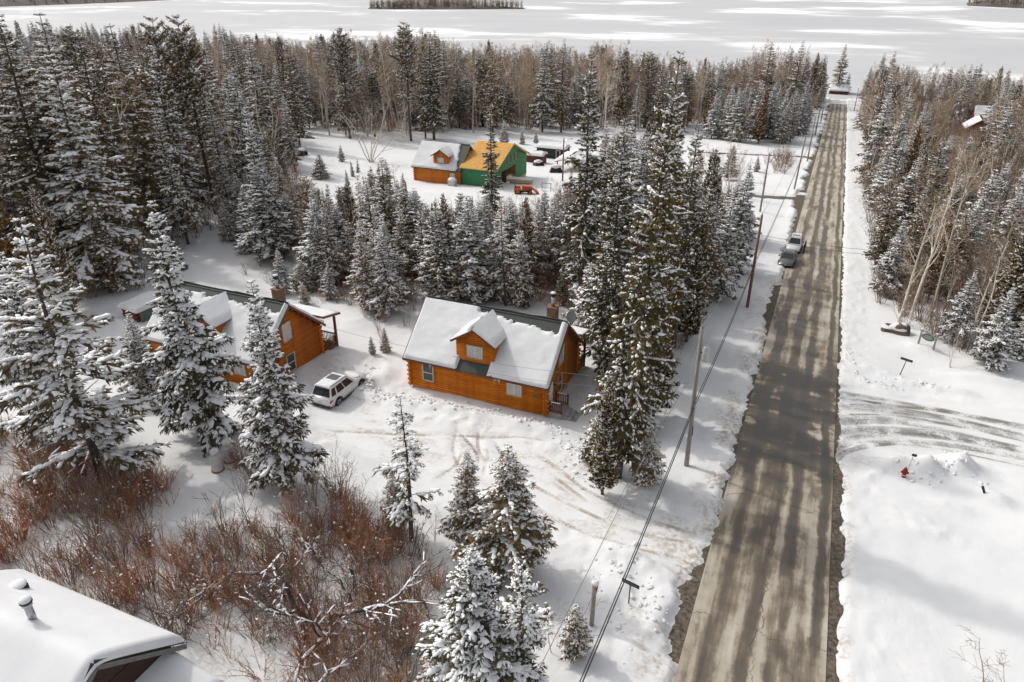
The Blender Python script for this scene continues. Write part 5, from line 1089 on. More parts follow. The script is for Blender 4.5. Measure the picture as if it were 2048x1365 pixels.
gx_, gy2 = -2.1, 94.9; car('grey_car', 'grey sedan pulled over at the left edge of the road', (gx_, gy2, -SLOPE*gy2+0.01), pi-0.05, 4.7, 1.86, 1.46, GREYP, 'sedan')
wx_, wy_ = -1.7, 102.4; car('white_suv', 'white car stopped on the road right behind the grey sedan', (wx_, wy_, -SLOPE*wy_+0.01), pi-0.05, 4.7, 1.9, 1.72, WHITEP, 'suv')

# person standing beside the white car on the road
def person(loc, rotz):
    J = {'pelvis': (0, 0, 0.95), 'chest': (0, 0.0, 1.25), 'neck': (0, 0.0, 1.47), 'head': (0, 0.02, 1.60), 'crown': (0, 0.01, 1.72)}
    vts, rad, edg = [], [], []
    def add(p, r, par=None):
        vts.append(p); rad.append(r); i = len(vts)-1
        if par is not None: edg.append((par, i))
        return i
    pe = add((0, 0, 0.97), (0.17, 0.12)); wa = add((0, 0, 1.12), (0.16, 0.115), pe); ch = add((0, 0, 1.32), (0.20, 0.13), wa); nk = add((0, 0, 1.48), (0.065, 0.065), ch); hd = add((0, 0.02, 1.60), (0.085, 0.10), nk); add((0, 0.01, 1.72), (0.07, 0.08), hd); add((0, 0.115, 1.59), (0.022, 0.02), hd)
    for s in (-1, 1):
        hp = add((s*0.10, 0, 0.90), (0.105, 0.11), pe); kn = add((s*0.12, 0.03, 0.50), (0.07, 0.075), hp); an = add((s*0.13, -0.01, 0.10), (0.05, 0.055), kn); ft = add((s*0.14, 0.15, 0.05), (0.045, 0.04), an)
        sh = add((s*0.20, 0, 1.38), (0.075, 0.075), ch); el = add((s*0.27, 0.02, 1.12), (0.055, 0.055), sh); wr2 = add((s*0.25, 0.16, 0.93), (0.036, 0.036), el); pm = add((s*0.25, 0.21, 0.88), (0.038, 0.022), wr2)
        for k, (dx, ln) in enumerate(((-0.03, 0.075), (-0.01, 0.09), (0.01, 0.085), (0.03, 0.065))):
            f1 = add((s*0.25+dx, 0.24, 0.86), (0.010, 0.010), pm); f2 = add((s*0.25+dx, 0.255, 0.86-ln*0.5), (0.009, 0.009), f1); add((s*0.25+dx, 0.24, 0.86-ln), (0.008, 0.008), f2)
        t1 = add((s*0.25-s*0.045, 0.20, 0.89), (0.011, 0.011), pm); add((s*0.25-s*0.055, 0.235, 0.86), (0.009, 0.009), t1)
    me = bpy.data.meshes.new('person_body'); me.from_pydata(vts, edg, []); o = link('person', me)
    m, n, l, b = new_mat('dark_clothes'); S = SH(n, l); tc = n.new('ShaderNodeTexCoord').outputs['Object']; sp = n.new('ShaderNodeSeparateXYZ'); l.new(tc, sp.inputs[0])
    cl = S.mix(S.rng(S.noise(tc, 6), 0.35, 0.65), (0.012, 0.012, 0.016), (0.03, 0.022, 0.026)); l.new(S.mix(S.rng(sp.outputs[2], 1.47, 1.49), cl, (0.34, 0.18, 0.12)), b.inputs['Base Color']); b.inputs['Roughness'].default_value = 0.85; me.materials.append(m)
    sm = o.modifiers.new('skin', 'SKIN'); sm.use_smooth_shade = True
    for i, v in enumerate(me.skin_vertices[0].data): v.radius = rad[i]; v.use_root = (i == 0)
    o.modifiers.new('sub', 'SUBSURF').levels = 1; o.modifiers['sub'].render_levels = 2
    o.location = loc; o.rotation_euler = (0, 0, rotz); tag(o, 'person in dark clothes standing beside the white car on the road', 'person')
    obj('hair', MB().sphere((0, -0.02, 1.66), (0.10, 0.115, 0.10), 12, 8), mat('dark_hair', (0.02, 0.014, 0.01), 0.8), o, True)
px_, py_ = -0.35, 100.9; person((px_, py_, -SLOPE*py_+0.02), radians(75))

# ------------------------------------------------------------------ utility poles and wires
def pole(label, x, y, h, m, transformer=False, guard=False, lean=(0, 0), arm=False, name='utility_pole'):
    z = TZ(x, y); r_ = thing(name, label, 'utility pole', (x, y, z-0.1)); r_.rotation_euler = (lean[0], lean[1], 0)
    obj('shaft', MB().tube([(0, 0, -0.6), (0, 0, h*0.5), (0, 0, h)], [0.165, 0.14, 0.11], 10), m, r_, True)
    obj('insulator', MB().tube([(0, 0, h), (0, 0, h+0.12), (0, 0, h+0.22)], [0.03, 0.07, 0.04], 8), mat('porcelain', (0.35, 0.33, 0.3), 0.3), r_, True)
    if transformer:
        t = obj('transformer', MB().tube([(0.42, -0.05, h*0.79), (0.42, -0.05, h*0.80), (0.42, -0.05, h*0.88), (0.42, -0.05, h*0.89)], [0.2, 0.23, 0.23, 0.15], 14), mat('transformer_grey', (0.42, 0.43, 0.43), 0.5, 0.08), r_, True)
        obj('bushing', MB().tube([(0.42, -0.05, h*0.89), (0.42, -0.05, h*0.92)], [0.04, 0.03], 8), mat('porcelain', (0.35, 0.33, 0.3), 0.3), t); obj('bracket', MB().beam((0.05, 0, h*0.84), (0.3, -0.04, h*0.84), 0.05, 0.08), DARKM, t)
    obj('cable_clamp', MB().tube([(0.0, -0.18, h*0.455), (0.0, 0.18, h*0.455)], 0.055, 8).tube([(0.06, -0.2, h*0.50), (0.06, 0.2, h*0.50)], 0.045, 8), DARKM, r_)
    if guard: obj('cable_guard', MB().beam((0.15, 0, 2.6), (0.15, 0, 3.3), 0.06, 0.10), DARKM, r_)
    if arm:
        a = obj('lamp_arm', MB().tube([(0, 0, h-0.5), (0.5, 0.2, h-0.1), (1.3, 0.5, h)], 0.04, 6), STEEL, r_); obj('lamp_head', MB().box(1.1, 0.35, h-0.05, 1.6, 0.65, h+0.08), STEEL, a)
    return (x, y, z-0.1, h)
P1 = pole('grey utility pole with a transformer, nearest the camera beside the road', -4.9, 41.4, 10.5, POLEW, True, True, (0, radians(-1.0)))
P2 = pole('reddish utility pole left of the road just before the two stopped cars', -4.8, 75.1, 10.3, POLER)
xq, yq = G(1506, 402); P3 = pole('thin dark pole rising from the trees left of the first side lane', -8.2, 122.0, 9.5, POLEW)
xq, yq = G(1588, 381); P4 = pole('leaning utility pole on the snowy verge between the first two side lanes', xq, yq, 10.0, POLEW, lean=(0, radians(2.0)))
xq, yq = G(1614, 325); P5 = pole('far utility pole standing at the second side lane', xq, yq, 10.0, POLEW)
xq, yq = G(1630, 273); P6 = pole('utility pole on the narrow far verge left of the road', xq, yq, 9.5, POLEW)
xq, yq = G(1641, 248); P6b = pole('utility pole by the farthest side lane near the lake', xq, yq, 9.5, POLEW)
xq, yq = G(1714, 255); pole('thin pole on the right verge far down the road', xq, yq, 8.5, POLEW); xq, yq = G(1708, 223); pole('farthest thin pole on the right verge near the lake', xq, yq, 8.5, POLEW)
xq, yq = G(1726, 395); pole('leaning pole at the tree edge on the right of the road', xq, yq, 9.0, POLEW, lean=(0, radians(3)))
xq, yq = G(1125, 366); pole('yard pole with a lamp arm beside the carport in the clearing', xq, yq, 8.0, POLER, arm=True, name='yard_lamp_pole')
P0 = (-4.9, 8.0, -0.55, 10.5)
def wire(name, label, a, b, sag, r, m, k=14, group=None):
    a, b = Vector(a), Vector(b); pts = [a+(b-a)*(i/k)-Vector((0, 0, 4*sag*(i/k)*(1-i/k))) for i in range(k+1)]
    return tag(obj(name, MB().tube(pts, r, 5), m), label, 'cable', group)
def att(p, f, dx=0.0): return (p[0]+dx, p[1], p[2]+p[3]*f)
for q, (pa, pb, nm) in enumerate(((P0, P1, 'in the foreground before the transformer pole'), (P1, P2, 'between the transformer pole and the reddish pole'), (P2, P4, 'beyond the reddish pole along the verge'), (P4, P5, 'past the leaning pole by the side lane'), (P5, P6, 'far down the road edge'))):
    wire('power_wire', 'thin wire along the pole tops ' + nm, att(pa, 1.01), att(pb, 1.01), 0.45, 0.012, WIREP)
    wire('telephone_cable', 'thick lowest black cable ' + nm, att(pa, 0.455), att(pb, 0.455), 0.5, 0.030, WIRE)
    wire('telephone_cable', 'second lowest black cable ' + nm, att(pa, 0.52, 0.06), att(pb, 0.52, 0.06), 0.45, 0.024, WIRE)
wire('service_wire', 'thin wire running from the transformer pole past the front of the log cabin', att(P1, 0.62), (BX1+0.4, BY0+AD+0.6, BZ+2.3), 0.9, 0.011, WIREP)
wire('service_wire', 'thin wire crossing low over the right hand end of the log cabin roof', att(P1, 0.60), (AX1-4.5, AY0-0.5, AZ+3.0), 0.5, 0.010, WIREP)
wire('road_wire', 'thin cable crossing high over the road from the reddish pole', att(P2, 0.80), (13.5, 86.0, -5.8+6.0), 0.5, 0.017, WIRE)
wire('road_wire', 'second cable crossing over the road beside the first from the reddish pole', att(P2, 0.775), (13.5, 86.2, -5.8+5.6), 0.7, 0.017, WIRE)
gp = Vector((-4.9+0.1, 41.4, P1[2]+8.5)); tag(obj('guy_wire', MB().tube([gp, (-8.2, 33.6, TZ(-8.2, 33.6))], 0.010, 5), WIREP), 'taut guy wire from the transformer pole down to the snow', 'cable')

# ------------------------------------------------------------------ signs, hydrant, boulder, posts
DKSIGN = mat('dark_sign_blade', (0.03, 0.035, 0.035), 0.5, 0.1); GLET = mat('faded_lettering', (0.16, 0.17, 0.17), 0.6); SGREEN = mat('green_sign_board', (0.07, 0.12, 0.10), 0.6, 0.15)
def street_sign(label, px, py, h, rz, tilt=0.0):
    x, y, z = GP(px, py); r_ = thing('street_sign', label, 'sign', (x, y, z-0.02), rz); r_.rotation_euler = (0, tilt, rz)
    obj('post', MB().tube([(0, 0, -0.3), (0, 0, h)], 0.035, 6), DARKM, r_); b = obj('blade', MB().box(-0.48, -0.02, h-0.02, 0.48, 0.02, h+0.20), DKSIGN, r_)
    lm = MB()
    for i in range(7): lm.box(-0.38+i*0.11, -0.026, h+0.05, -0.32+i*0.11, -0.021, h+0.13)
    obj('lettering', lm, GLET, b)['kind'] = 'stuff'
street_sign('dark street name sign on a thin post by the cabin drive', 1256, 1219, 1.35, radians(-12)); street_sign('leaning street name sign on a thin post in snow right of the road', 1799, 753, 1.5, radians(-8), radians(7))
x, y, z = GP(1183, 1256); pr_ = thing('wooden_post', 'weathered wooden post with a cap of snow beside the small fir', 'post', (x, y, z)); obj('post', MB().tube([(0, 0, -0.4), (0, 0, 2.75)], [0.12, 0.11], 9), POLEW, pr_, True); obj('snow_cap', MB().sphere((0.03, 0, 2.82), (0.20, 0.17, 0.13), 10, 7, 0.08), ROOFSNOW, pr_, True); obj('strap', MB().beam((0.1, 0.02, 2.2), (0.16, 0.02, 2.7), 0.05, 0.05), DARKM, pr_)
# oval sign on two posts
xa, ya = G(1834, 697); xb, yb = G(1864, 707); z_ = TZ((xa+xb)/2, (ya+yb)/2); os_ = thing('oval_sign', 'oval green sign hung between two snowy posts below the trees', 'sign', (xa, ya, z_)); dx, dy_ = xb-xa, yb-ya
for k_, (ox, oy) in enumerate(((0, 0), (dx, dy_))):
    p_ = obj('post', MB().tube([(ox, oy, -0.5), (ox, oy, 1.45)], 0.09, 7), POLEW, os_); obj('snow_cap', MB().sphere((ox, oy, 1.47), (0.14, 0.14, 0.08), 8, 5), ROOFSNOW, p_, True)
u = Vector((dx, dy_, 0)).normalized(); nrm = Vector((u.y, -u.x, 0)); c = Vector((dx/2, dy_/2, 0.85)); hw_ = hypot(dx, dy_)*0.44
def oval(f, d0, d1, zs=0.36):
    mb = MB(); n_ = 28
    for d in (d0, d1):
        for j in range(n_): t = 2*pi*j/n_; mb.v.append(tuple(c+u*cos(t)*hw_*f+Vector((0, 0, sin(t)*zs*f))+nrm*d))
    mb.f = [tuple(range(n_)), tuple(range(n_, 2*n_))[::-1]] + [(j, (j+1) % n_, n_+(j+1) % n_, n_+j) for j in range(n_)]; return mb
bd = obj('board', oval(1.0, -0.03, 0.03), mat('pale_sign_rim', (0.35, 0.36, 0.34), 0.6, 0.1), os_); obj('face', oval(0.9, 0.032, 0.04), SGREEN, bd)
lm = MB()
for zz_, ln in ((0.13, 0.5), (0.0, 0.7), (-0.13, 0.5)):
    for i in range(6): a0 = c+u*(hw_*ln*(-1+i/3))+Vector((0, 0, zz_))+nrm*0.045; lm.beam(a0, a0+u*hw_*ln*0.24, 0.008, 0.07)
obj('lettering', lm, mat('pale_lettering', (0.42, 0.44, 0.42), 0.6), bd)['kind'] = 'stuff'
obj('crossbar', MB().beam(c+Vector((0, 0, 0.42))-u*hw_*1.25, c+Vector((0, 0, 0.42))+u*hw_*1.2, 0.06, 0.06), POLEW, os_)
# fire hydrant with marker flag
x, y, z = GP(1806, 957); hy = thing('fire_hydrant', 'red fire hydrant standing in deep snow with a tall marker flag', 'hydrant', (x, y, z)); HR = mat('hydrant_red', (0.26, 0.012, 0.014), 0.5, 0.2, 8)
obj('barrel', MB().tube([(0, 0, -0.3), (0, 0, 0.42), (0, 0, 0.45), (0, 0, 0.50)], [0.13, 0.13, 0.17, 0.17], 12), HR, hy, True); obj('bonnet', MB().sphere((0, 0, 0.52), (0.15, 0.15, 0.20), 12, 8), HR, hy, True); obj('cap_nut', MB().tube([(0, 0, 0.70), (0, 0, 0.80)], 0.045, 6), HR, hy)
for a in (0, pi/2, pi): obj('nozzle', MB().tube([(0.1*cos(a), -0.1*sin(a), 0.36), (0.24*cos(a), -0.24*sin(a), 0.36)], 0.075, 10), HR, hy)
obj('white_band', MB().tube([(0, 0, 0.14), (0, 0, 0.20)], 0.135, 12), mat('white_paint', (0.6, 0.6, 0.58), 0.6), hy); mk = obj('marker_rod', MB().tube([(0.12, 0.1, 0.3), (0.22, 0.12, 1.75)], 0.014, 5), DARKM, hy); obj('marker_flag', MB().box(0.12, 0.10, 1.68, 0.42, 0.13, 1.86), DKSIGN, mk)
x, y, z = GP(1968, 996); tag(obj('buried_stake', MB().beam((0, 0, -0.2), (-0.28, 0.05, 0.40), 0.10, 0.14), DARKM, loc=(x, y, z)), 'short black stake poking out of the snow beside a mound', 'stake')
# boulder
x, y, z = GP(1790, 668); bo = thing('boulder', 'brown boulder capped with snow at the wood edge right of the road', 'boulder', (x, y, z))

def rocky(c, r, jit, seed, top=None):
    mb = MB().sphere(c, r, 18, 12); V_ = np.array(mb.v); cc = np.array(c); d = V_-cc; k = fbm(d[:, 0]*1.6+seed, d[:, 1]*1.6+d[:, 2]*1.3, seed, 3)-0.5
    V_ = cc+d*(1+jit*2*k)[:, None]
    if top is not None: V_[:, 2] = np.maximum(V_[:, 2], top+0.35*k)
    mb.v = [tuple(q) for q in V_]; return mb
rk_m = mat('boulder_rock', (0.15, 0.10, 0.08), 0.9, 0.35, 3, 0.6, 8)
obj('rock', rocky((0.25, 0, 0.15), (1.0, 0.8, 0.75), 0.5, 3), rk_m, bo, True); obj('rock', rocky((-0.75, 0.1, 0.1), (0.65, 0.55, 0.5), 0.5, 5), rk_m, bo, True)
obj('snow_cap', rocky((0.28, 0.08, 0.42), (1.0, 0.82, 0.62), 0.35, 7, 0.42), ROOFSNOW, bo, True); obj('snow_cap', rocky((-0.72, 0.15, 0.3), (0.68, 0.55, 0.38), 0.35, 9, 0.3), ROOFSNOW, bo, True)
# propane cylinders
for (px0, py0), lb in (((437, 942), 'white gas cylinder with a snow cap, the nearer of the pair'), ((461, 926), 'white gas cylinder with a snow cap, the farther of the pair')):
    x, y, z = GP(px0, py0); t = thing('gas_cylinder', lb, 'gas cylinder', (x, y, z)); PW = mat('off_white_paint', (0.55, 0.54, 0.52), 0.5, 0.08, 3)
    obj('tank', MB().tube([(0, 0, -0.2), (0, 0, 0.05), (0, 0, 1.05), (0, 0, 1.22), (0, 0, 1.28)], [0.34, 0.38, 0.38, 0.28, 0.14], 16), PW, t, True); obj('collar', MB().tube([(0, 0, 1.22), (0, 0, 1.42)], 0.20, 14), PW, t); obj('snow_cap', MB().sphere((0, 0, 1.46), (0.30, 0.30, 0.22), 12, 8), ROOFSNOW, t, True); obj('foot_ring', MB().tube([(0, 0, -0.2), (0, 0, 0.1)], 0.42, 14), mat('rust_ring', (0.2, 0.09, 0.04), 0.8, 0.3), t)
# covered woodpile left of the left cabin
x, y, z = at(262, 642); wp = thing('woodpile', 'snow covered woodpile with red log ends behind the left cabin', 'woodpile', (x, y, z-0.1), radians(-8)); rr = random.Random(3)
lgm = [MB().tube([(0, 0, 0), (0, 3.2, 0)], r0, 7).mesh('firewood_log', mat('firewood', (0.20, 0.065, 0.03), 0.8, 0.4, 6)) for r0 in (0.10, 0.13)]
for i in range(9):
    for j in range(5): link('firewood_log', lgm[(i+j) % 2], wp, (-1.1+i*0.26+(j % 2)*0.12, rr.uniform(-0.08, 0.08), 0.1+j*0.23))
roof_snow('snow_cover', (-1.5, -0.2, 1.32), (3.1, 0, 0), (0, 3.7, 0.12), 0, 0, 0.32, wp)
obj('tarp', MB().box(-1.42, -0.15, 1.24, 1.55, 3.4, 1.315).box(1.4, 0.2, 0.2, 1.5, 3.3, 1.235), mat('grey_tarp', (0.12, 0.15, 0.15), 0.6, 0.2), wp)
# building yard: tractor, lumber, covered machines
OR = mat('tractor_orange', (0.46, 0.075, 0.02), 0.55, 0.2, 4); x, y, z = at(1042, 389); tr_ = thing('tractor', 'small orange tractor parked in front of the green wing', 'tractor', (x, y, z), radians(-65))
obj('hood', MB().hull8([(-0.45, 0.2, 0.75), (0.45, 0.2, 0.75), (0.40, 2.0, 0.75), (-0.40, 2.0, 0.75), (-0.42, 0.2, 1.55), (0.42, 0.2, 1.55), (0.34, 1.95, 1.38), (-0.34, 1.95, 1.38)]), OR, tr_); obj('seat', MB().box(-0.3, -0.9, 0.9, 0.3, -0.4, 1.05).box(-0.3, -1.0, 1.05, 0.3, -0.88, 1.5), PLAST, tr_)
obj('chassis', MB().box(-0.35, -1.1, 0.45, 0.35, 1.9, 0.75), PLAST, tr_); obj('roll_bar', MB().beam((-0.55, -1.05, 0.7), (-0.55, -1.05, 2.3), 0.08, 0.08).beam((0.55, -1.05, 0.7), (0.55, -1.05, 2.3), 0.08, 0.08).beam((-0.59, -1.05, 2.3), (0.59, -1.05, 2.3), 0.08, 0.08), PLAST, tr_); obj('bucket', MB().hull8([(-0.8, 2.6, 0.1), (0.8, 2.6, 0.1), (0.8, 3.2, 0.1), (-0.8, 3.2, 0.1), (-0.8, 2.5, 0.7), (0.8, 2.5, 0.7), (0.8, 2.7, 0.7), (-0.8, 2.7, 0.7)]), OR, tr_)
for sx in (-1, 1):
    obj('fender', MB().hull8([(sx*0.42, -1.2, 0.9), (sx*0.9, -1.2, 0.9), (sx*0.9, 0.0, 0.9), (sx*0.42, 0.0, 0.9), (sx*0.42, -1.0, 1.25), (sx*0.9, -1.0, 1.25), (sx*0.9, -0.3, 1.25), (sx*0.42, -0.3, 1.25)]), OR, tr_)
    for yy_, rr_ in ((-0.6, 0.62), (1.5, 0.40)): w = obj('wheel', MB().tube([(sx*0.50, yy_, rr_), (sx*0.88, yy_, rr_)], rr_, 16), TYRE, tr_); obj('rim', MB().tube([(sx*0.80, yy_, rr_), (sx*0.90, yy_, rr_)], rr_*0.5, 12), OR, w)
    obj('loader_arm', MB().beam((sx*0.5, 0.3, 1.1), (sx*0.5, 2.0, 1.0), 0.1, 0.14).beam((sx*0.5, 2.0, 1.0), (sx*0.5, 2.6, 0.45), 0.1, 0.14), OR, tr_)
x, y, z = at(1038, 371); ls = thing('lumber_stack', 'long pale stack of lumber in front of the garage opening', 'lumber', (x, y, z), radians(8)); bmesh_ = MB().box(0, 0, 0, 4.6, 0.28, 0.13).mesh('plank', LUMBER)
for i in range(5):
    for j in range(4): link('plank', bmesh_, ls, (rr.uniform(-0.1, 0.1)-2.3, i*0.30, 0.5+j*0.14))
obj('bearer', MB().box(-1.8, 0, -0.3, -1.6, 1.5, 0.5).box(1.4, 0, -0.3, 1.6, 1.5, 0.5), POLEW, ls); roof_snow('snow_cover', (-2.3, -0.02, 1.06), (4.7, 0, 0), (0, 1.5, 0), 0, 0, 0.12, ls)
def covered(label, px, py, s, m=DARKM):
    x, y, z = at(px, py); t = thing('covered_machine', label, 'machine', (x, y, z), random.uniform(0, 3)); obj('hull', MB().hull8([(-0.9*s, -0.5*s, 0), (0.9*s, -0.5*s, 0), (0.9*s, 0.5*s, 0), (-0.9*s, 0.5*s, 0), (-0.6*s, -0.35*s, 0.8*s), (0.5*s, -0.35*s, 0.9*s), (0.5*s, 0.35*s, 0.9*s), (-0.6*s, 0.35*s, 0.8*s)]), m, t); obj('snow_cap', MB().sphere((0, 0, 0.85*s), (0.8*s, 0.5*s, 0.28*s), 14, 8, 0.1), ROOFSNOW, t, True)
    for sx in (-1, 1): obj('wheel', MB().tube([(0.55*s, sx*0.45*s, 0.28*s), (0.55*s, sx*0.6*s, 0.28*s)], 0.28*s, 12), TYRE, t)
covered('snow covered machine parked right of the green wing', 1076, 334, 1.3); covered('large snow covered machine next to the yard lamp pole', 1112, 346, 1.5); covered('dark snow covered heap at the left clearing edge', 604, 313, 1.6, mat('dark_red_paint', (0.09, 0.03, 0.03), 0.6))
x, y, z = at(900, 374); bn = thing('snow_capped_box', 'white snow capped box at the corner of the bright orange cabin', 'box', (x+0.5, y, z)); obj('box', MB().box(-0.7, -0.5, -0.3, 0.7, 0.5, 1.3), mat('grey_plastic', (0.5, 0.5, 0.5), 0.6), bn); obj('snow_cap', MB().sphere((0, 0, 1.35), (0.8, 0.6, 0.4), 12, 8, 0.05), ROOFSNOW, bn, True)
x, y, z = at(1084, 384); gt = thing('metal_gate', 'small open metal gate frame beside the tractor', 'gate', (x, y, z)); obj('frame', MB().beam((0, 0, -0.3), (0, 0, 1.7), 0.08, 0.08).beam((1.6, 0.2, -0.3), (1.6, 0.2, 1.7), 0.08, 0.08).beam((0, 0, 1.6), (1.6, 0.2, 1.6), 0.06, 0.06), DARKM, gt); obj('rail', MB().beam((0, 0, 0.8), (1.6, 0.2, 0.8), 0.05, 0.05), DARKM, gt)
# crumbled ploughed snow
rk = np.random.default_rng(9); C_, S1 = [], []
for (pa, pb, n_, w_) in (((735, 735), (745, 800), 60, 0.8), ((745, 795), (930, 815), 130, 0.9), ((930, 815), (1130, 868), 110, 0.7), ((1130, 880), (1175, 960), 70, 1.2), ((1250, 1110), (1215, 1300), 60, 1.3), ((1290, 1200), (1330, 1260), 25, 0.9), ((1690, 700), (1720, 770), 40, 0.7), ((1760, 770), (1900, 775), 50, 0.8), ((1790, 945), (1920, 950), 50, 1.2), ((1470, 820), (1420, 1000), 25, 0.4)):
    a = np.array(G(*pa)); b_ = np.array(G(*pb)); t = rk.random((n_, 1)); p = a+(b_-a)*t+rk.normal(0, w_*0.6, (n_, 2)); p = p[(p[:, 0] < RX0-0.4) | (p[:, 0] > RX1+0.6)]; s = rk.uniform(0.04, 0.16, len(p))*rk.uniform(0.5, 1.2, len(p)); C_.append(np.column_stack([p, terr(p[:, 0], p[:, 1])+s*0.2])); S1.append(s)
C_ = np.concatenate(C_); S1 = np.concatenate(S1); VS, FS = lumps_np(C_, norm(np.column_stack([rk.normal(0, 1, (len(C_), 2)), np.zeros(len(C_))])), S1*1.3, S1, S1*0.8, rk, 0.35); tag(link('snow_chunks', np_mesh('snow_chunks', VS, [FS], [SNOW], None, False)), 'crumbled lumps of ploughed snow along the drive and road', None, None, 'stuff')
print('T end e', time.time()-T0)
# ------------------------------------------------------------------ woods
rnd = random.Random(21)
def inpoly(x, y, poly):
    c = False; n_ = len(poly); j = n_-1
    for i in range(n_):
        xi, yi = poly[i]; xj, yj = poly[j]
        if (yi > y) != (yj > y) and x < (xj-xi)*(y-yi)/(yj-yi)+xi: c = not c
        j = i
    return c
KEEP = [(-29.5, -13.5, 42.0, 54.5), (-51.5, -35.5, 35.5, 49.5), (-71, -51.5, 114.5, 130), (-62, -41, 139, 160), (-34.5, -19.5, 7.0, 15.6), (-62.5, -57, 41.5, 49), (-33.8, -29.5, 36.5, 43.5), (-2, 14, 350, 400), (40, 66, 270, 312), (-44, -33, 139, 152)]
OCC = []
CLEAR = [(p, h+1.2) for p, h in LANES] + [(DRIVE_A, 3.0), (CROSS, 6.0)]
def free(x, y, r):
    if RX0-3.6 < x < RX1+3.6: return False
    for a, b, c_, d in KEEP:
        if a < x < b and c_ < y < d: return False
    for pts, hw in CLEAR:
        for (ax, ay), (bx, by) in zip(pts[:-1], pts[1:]):
            dx, dy = bx-ax, by-ay; t = min(1, max(0, ((x-ax)*dx+(y-ay)*dy)/(dx*dx+dy*dy+1e-9)))
            if (x-ax-t*dx)**2+(y-ay-t*dy)**2 < hw*hw: return False
    for ox, oy, orr in OCC:
        if (x-ox)**2+(y-oy)**2 < (r*0.5+orr)**2: return False
    return True
def scatter(poly, spacing, seed, jitter=True, chk=True, ymax=376.0):
    """evenly loose points whose feet lie inside the outline poly (given as seen in the photograph, on the ground)"""
    w = [G(*p) for p in poly]; x0, x1 = min(p[0] for p in w), max(p[0] for p in w); y0, y1 = min(p[1] for p in w), min(ymax, max(p[1] for p in w))
    rr = random.Random(seed); out = []; ny_ = int((y1-y0)/spacing)+1; nx_ = int((x1-x0)/spacing)+1
    for i in range(nx_):
        for j in range(ny_):
            x = x0+(i+0.5+rr.uniform(-0.48, 0.48))*spacing; y = y0+(j+0.5+rr.uniform(-0.48, 0.48))*spacing
            if y > ymax: continue
            if not inpoly(x, y, w): continue
            if chk and not free(x, y, spacing*0.6): continue
            out.append((x, y))
    return out
SKY = [(-400, 5), (0, 8), (90, 14), (150, 24), (230, 60), (290, 40), (340, 70), (420, 26), (480, 75), (520, 68), (600, 85), (680, 56), (740, 85), (810, 44), (870, 58), (930, 100), (980, 82), (1040, 95), (1120, 80), (1160, 105), (1200, 80), (1260, 98), (1320, 108), (1400, 118), (1500, 118), (1520, 100), (1540, 82), (1565, 115), (1592, 82), (1625, 105), (1650, 115), (1680, 90), (1700, 150), (1715, 175), (1740, 130), (1770, 102), (1800, 110), (1850, 96), (1880, 105), (1930, 115), (1980, 95), (2020, 100), (2060, 140), (2500, 150)]
def interp(tab, x):
    if x <= tab[0][0]: return tab[0][1]
    for (a, p), (b, q) in zip(tab[:-1], tab[1:]):
        if x <= b: return p+(q-p)*(x-a)/(b-a)
    return tab[-1][1]

# ---- trees one can point at
def hero(var, px, py, top, label, wide=1.0, lean=(0, 0), name=None, cat=None, group=None, rot=None):
    x, y = G(px, py); z = TZ(x, y); H = height_to(x, y, z, top); OCC.append((x, y, 1.6))
    return place_tree(var, x, y, H, label, group, name, cat, rot, wide, lean)
hero(SPARSE[1], 205, 965, 420, 'tall snow laden fir with open branches left of the brown thicket', 1.25, name='fir_tree', cat='fir tree')
hero(HEAVY[0], 418, 885, 400, 'tall snow laden fir in front of the left log cabin', 0.9, name='fir_tree', cat='fir tree')
hero(HEAVY[1], 575, 985, 560, 'snow laden fir between the left cabin and the white car, nearest the drive', 0.9, name='fir_tree', cat='fir tree')
hero(HEAVY[3], 130, 880, 500, 'snow laden fir at the left edge behind the tall open fir', 1.1, name='fir_tree', cat='fir tree')
hero(HEAVY[2], 300, 800, 620, 'shorter snowy fir standing against the front of the left log cabin', 1.2, name='fir_tree', cat='fir tree')
hero(SPARSE[0], 825, 1085, 788, 'thin half dead spruce with bare lower trunk in front of the cabin drive', 1.15)
hero(YOUNG[0], 795, 1065, 935, 'small dark spruce just left of the half dead spruce', 0.8)
hero(MED[0], 938, 1105, 903, 'slim young spruce, left one of the pair below the cabin drive', 1.45)
hero(MED[1], 1012, 1145, 888, 'bushy young spruce, right one of the pair below the cabin drive', 1.75)
hero(HEAVY[0], 955, 1420, 1100, 'broad snow laden fir at the bottom edge of the picture', 1.5, name='fir_tree', cat='fir tree')
hero(SPARSE[0], 1040, 1400, 1120, 'sparse snowy spruce with visible trunk beside the bottom edge fir', 1.5)
hero(YOUNG[1], 1148, 1312, 1205, 'little snowy spruce beside the wooden post', 1.1)
hero(YOUNG[2], 890, 1395, 1270, 'small heavily snowed fir at the bottom left of the broad fir', 1.5, name='fir_tree', cat='fir tree')
hero(TALL[0], 1235, 960, 92, 'tallest spruce in the picture, rising beside the road right of the cabin', 0.74, lean=(0, radians(-3.2)))
hero(TALL[1], 1158, 640, 104, 'second tallest spruce, just behind the roof end of the cabin', 0.95)
hero(TALL[1], 1300, 790, 175, 'tall slim olive spruce just right of the tallest one', 0.85)
hero(TALL[0], 1212, 760, 230, 'olive spruce filling between the two tallest spruces', 0.8)
hero(TALL[1], 1345, 700, 235, 'slim olive spruce above the dark roadside cedars', 0.85)
hero(CEDAR[0], 1400, 560, 300, 'slim dark cedar left of the verge firs', 1.0, name='cedar_tree', cat='cedar tree')
hero(CEDAR[0], 1203, 990, 745, 'green cedar at the foot of the tallest spruce', 1.0, name='cedar_tree', cat='cedar tree')
hero(YOUNG[0], 1196, 930, 810, 'snowy young fir between the cabin steps and the tall spruce', 1.2, name='fir_tree', cat='fir tree')
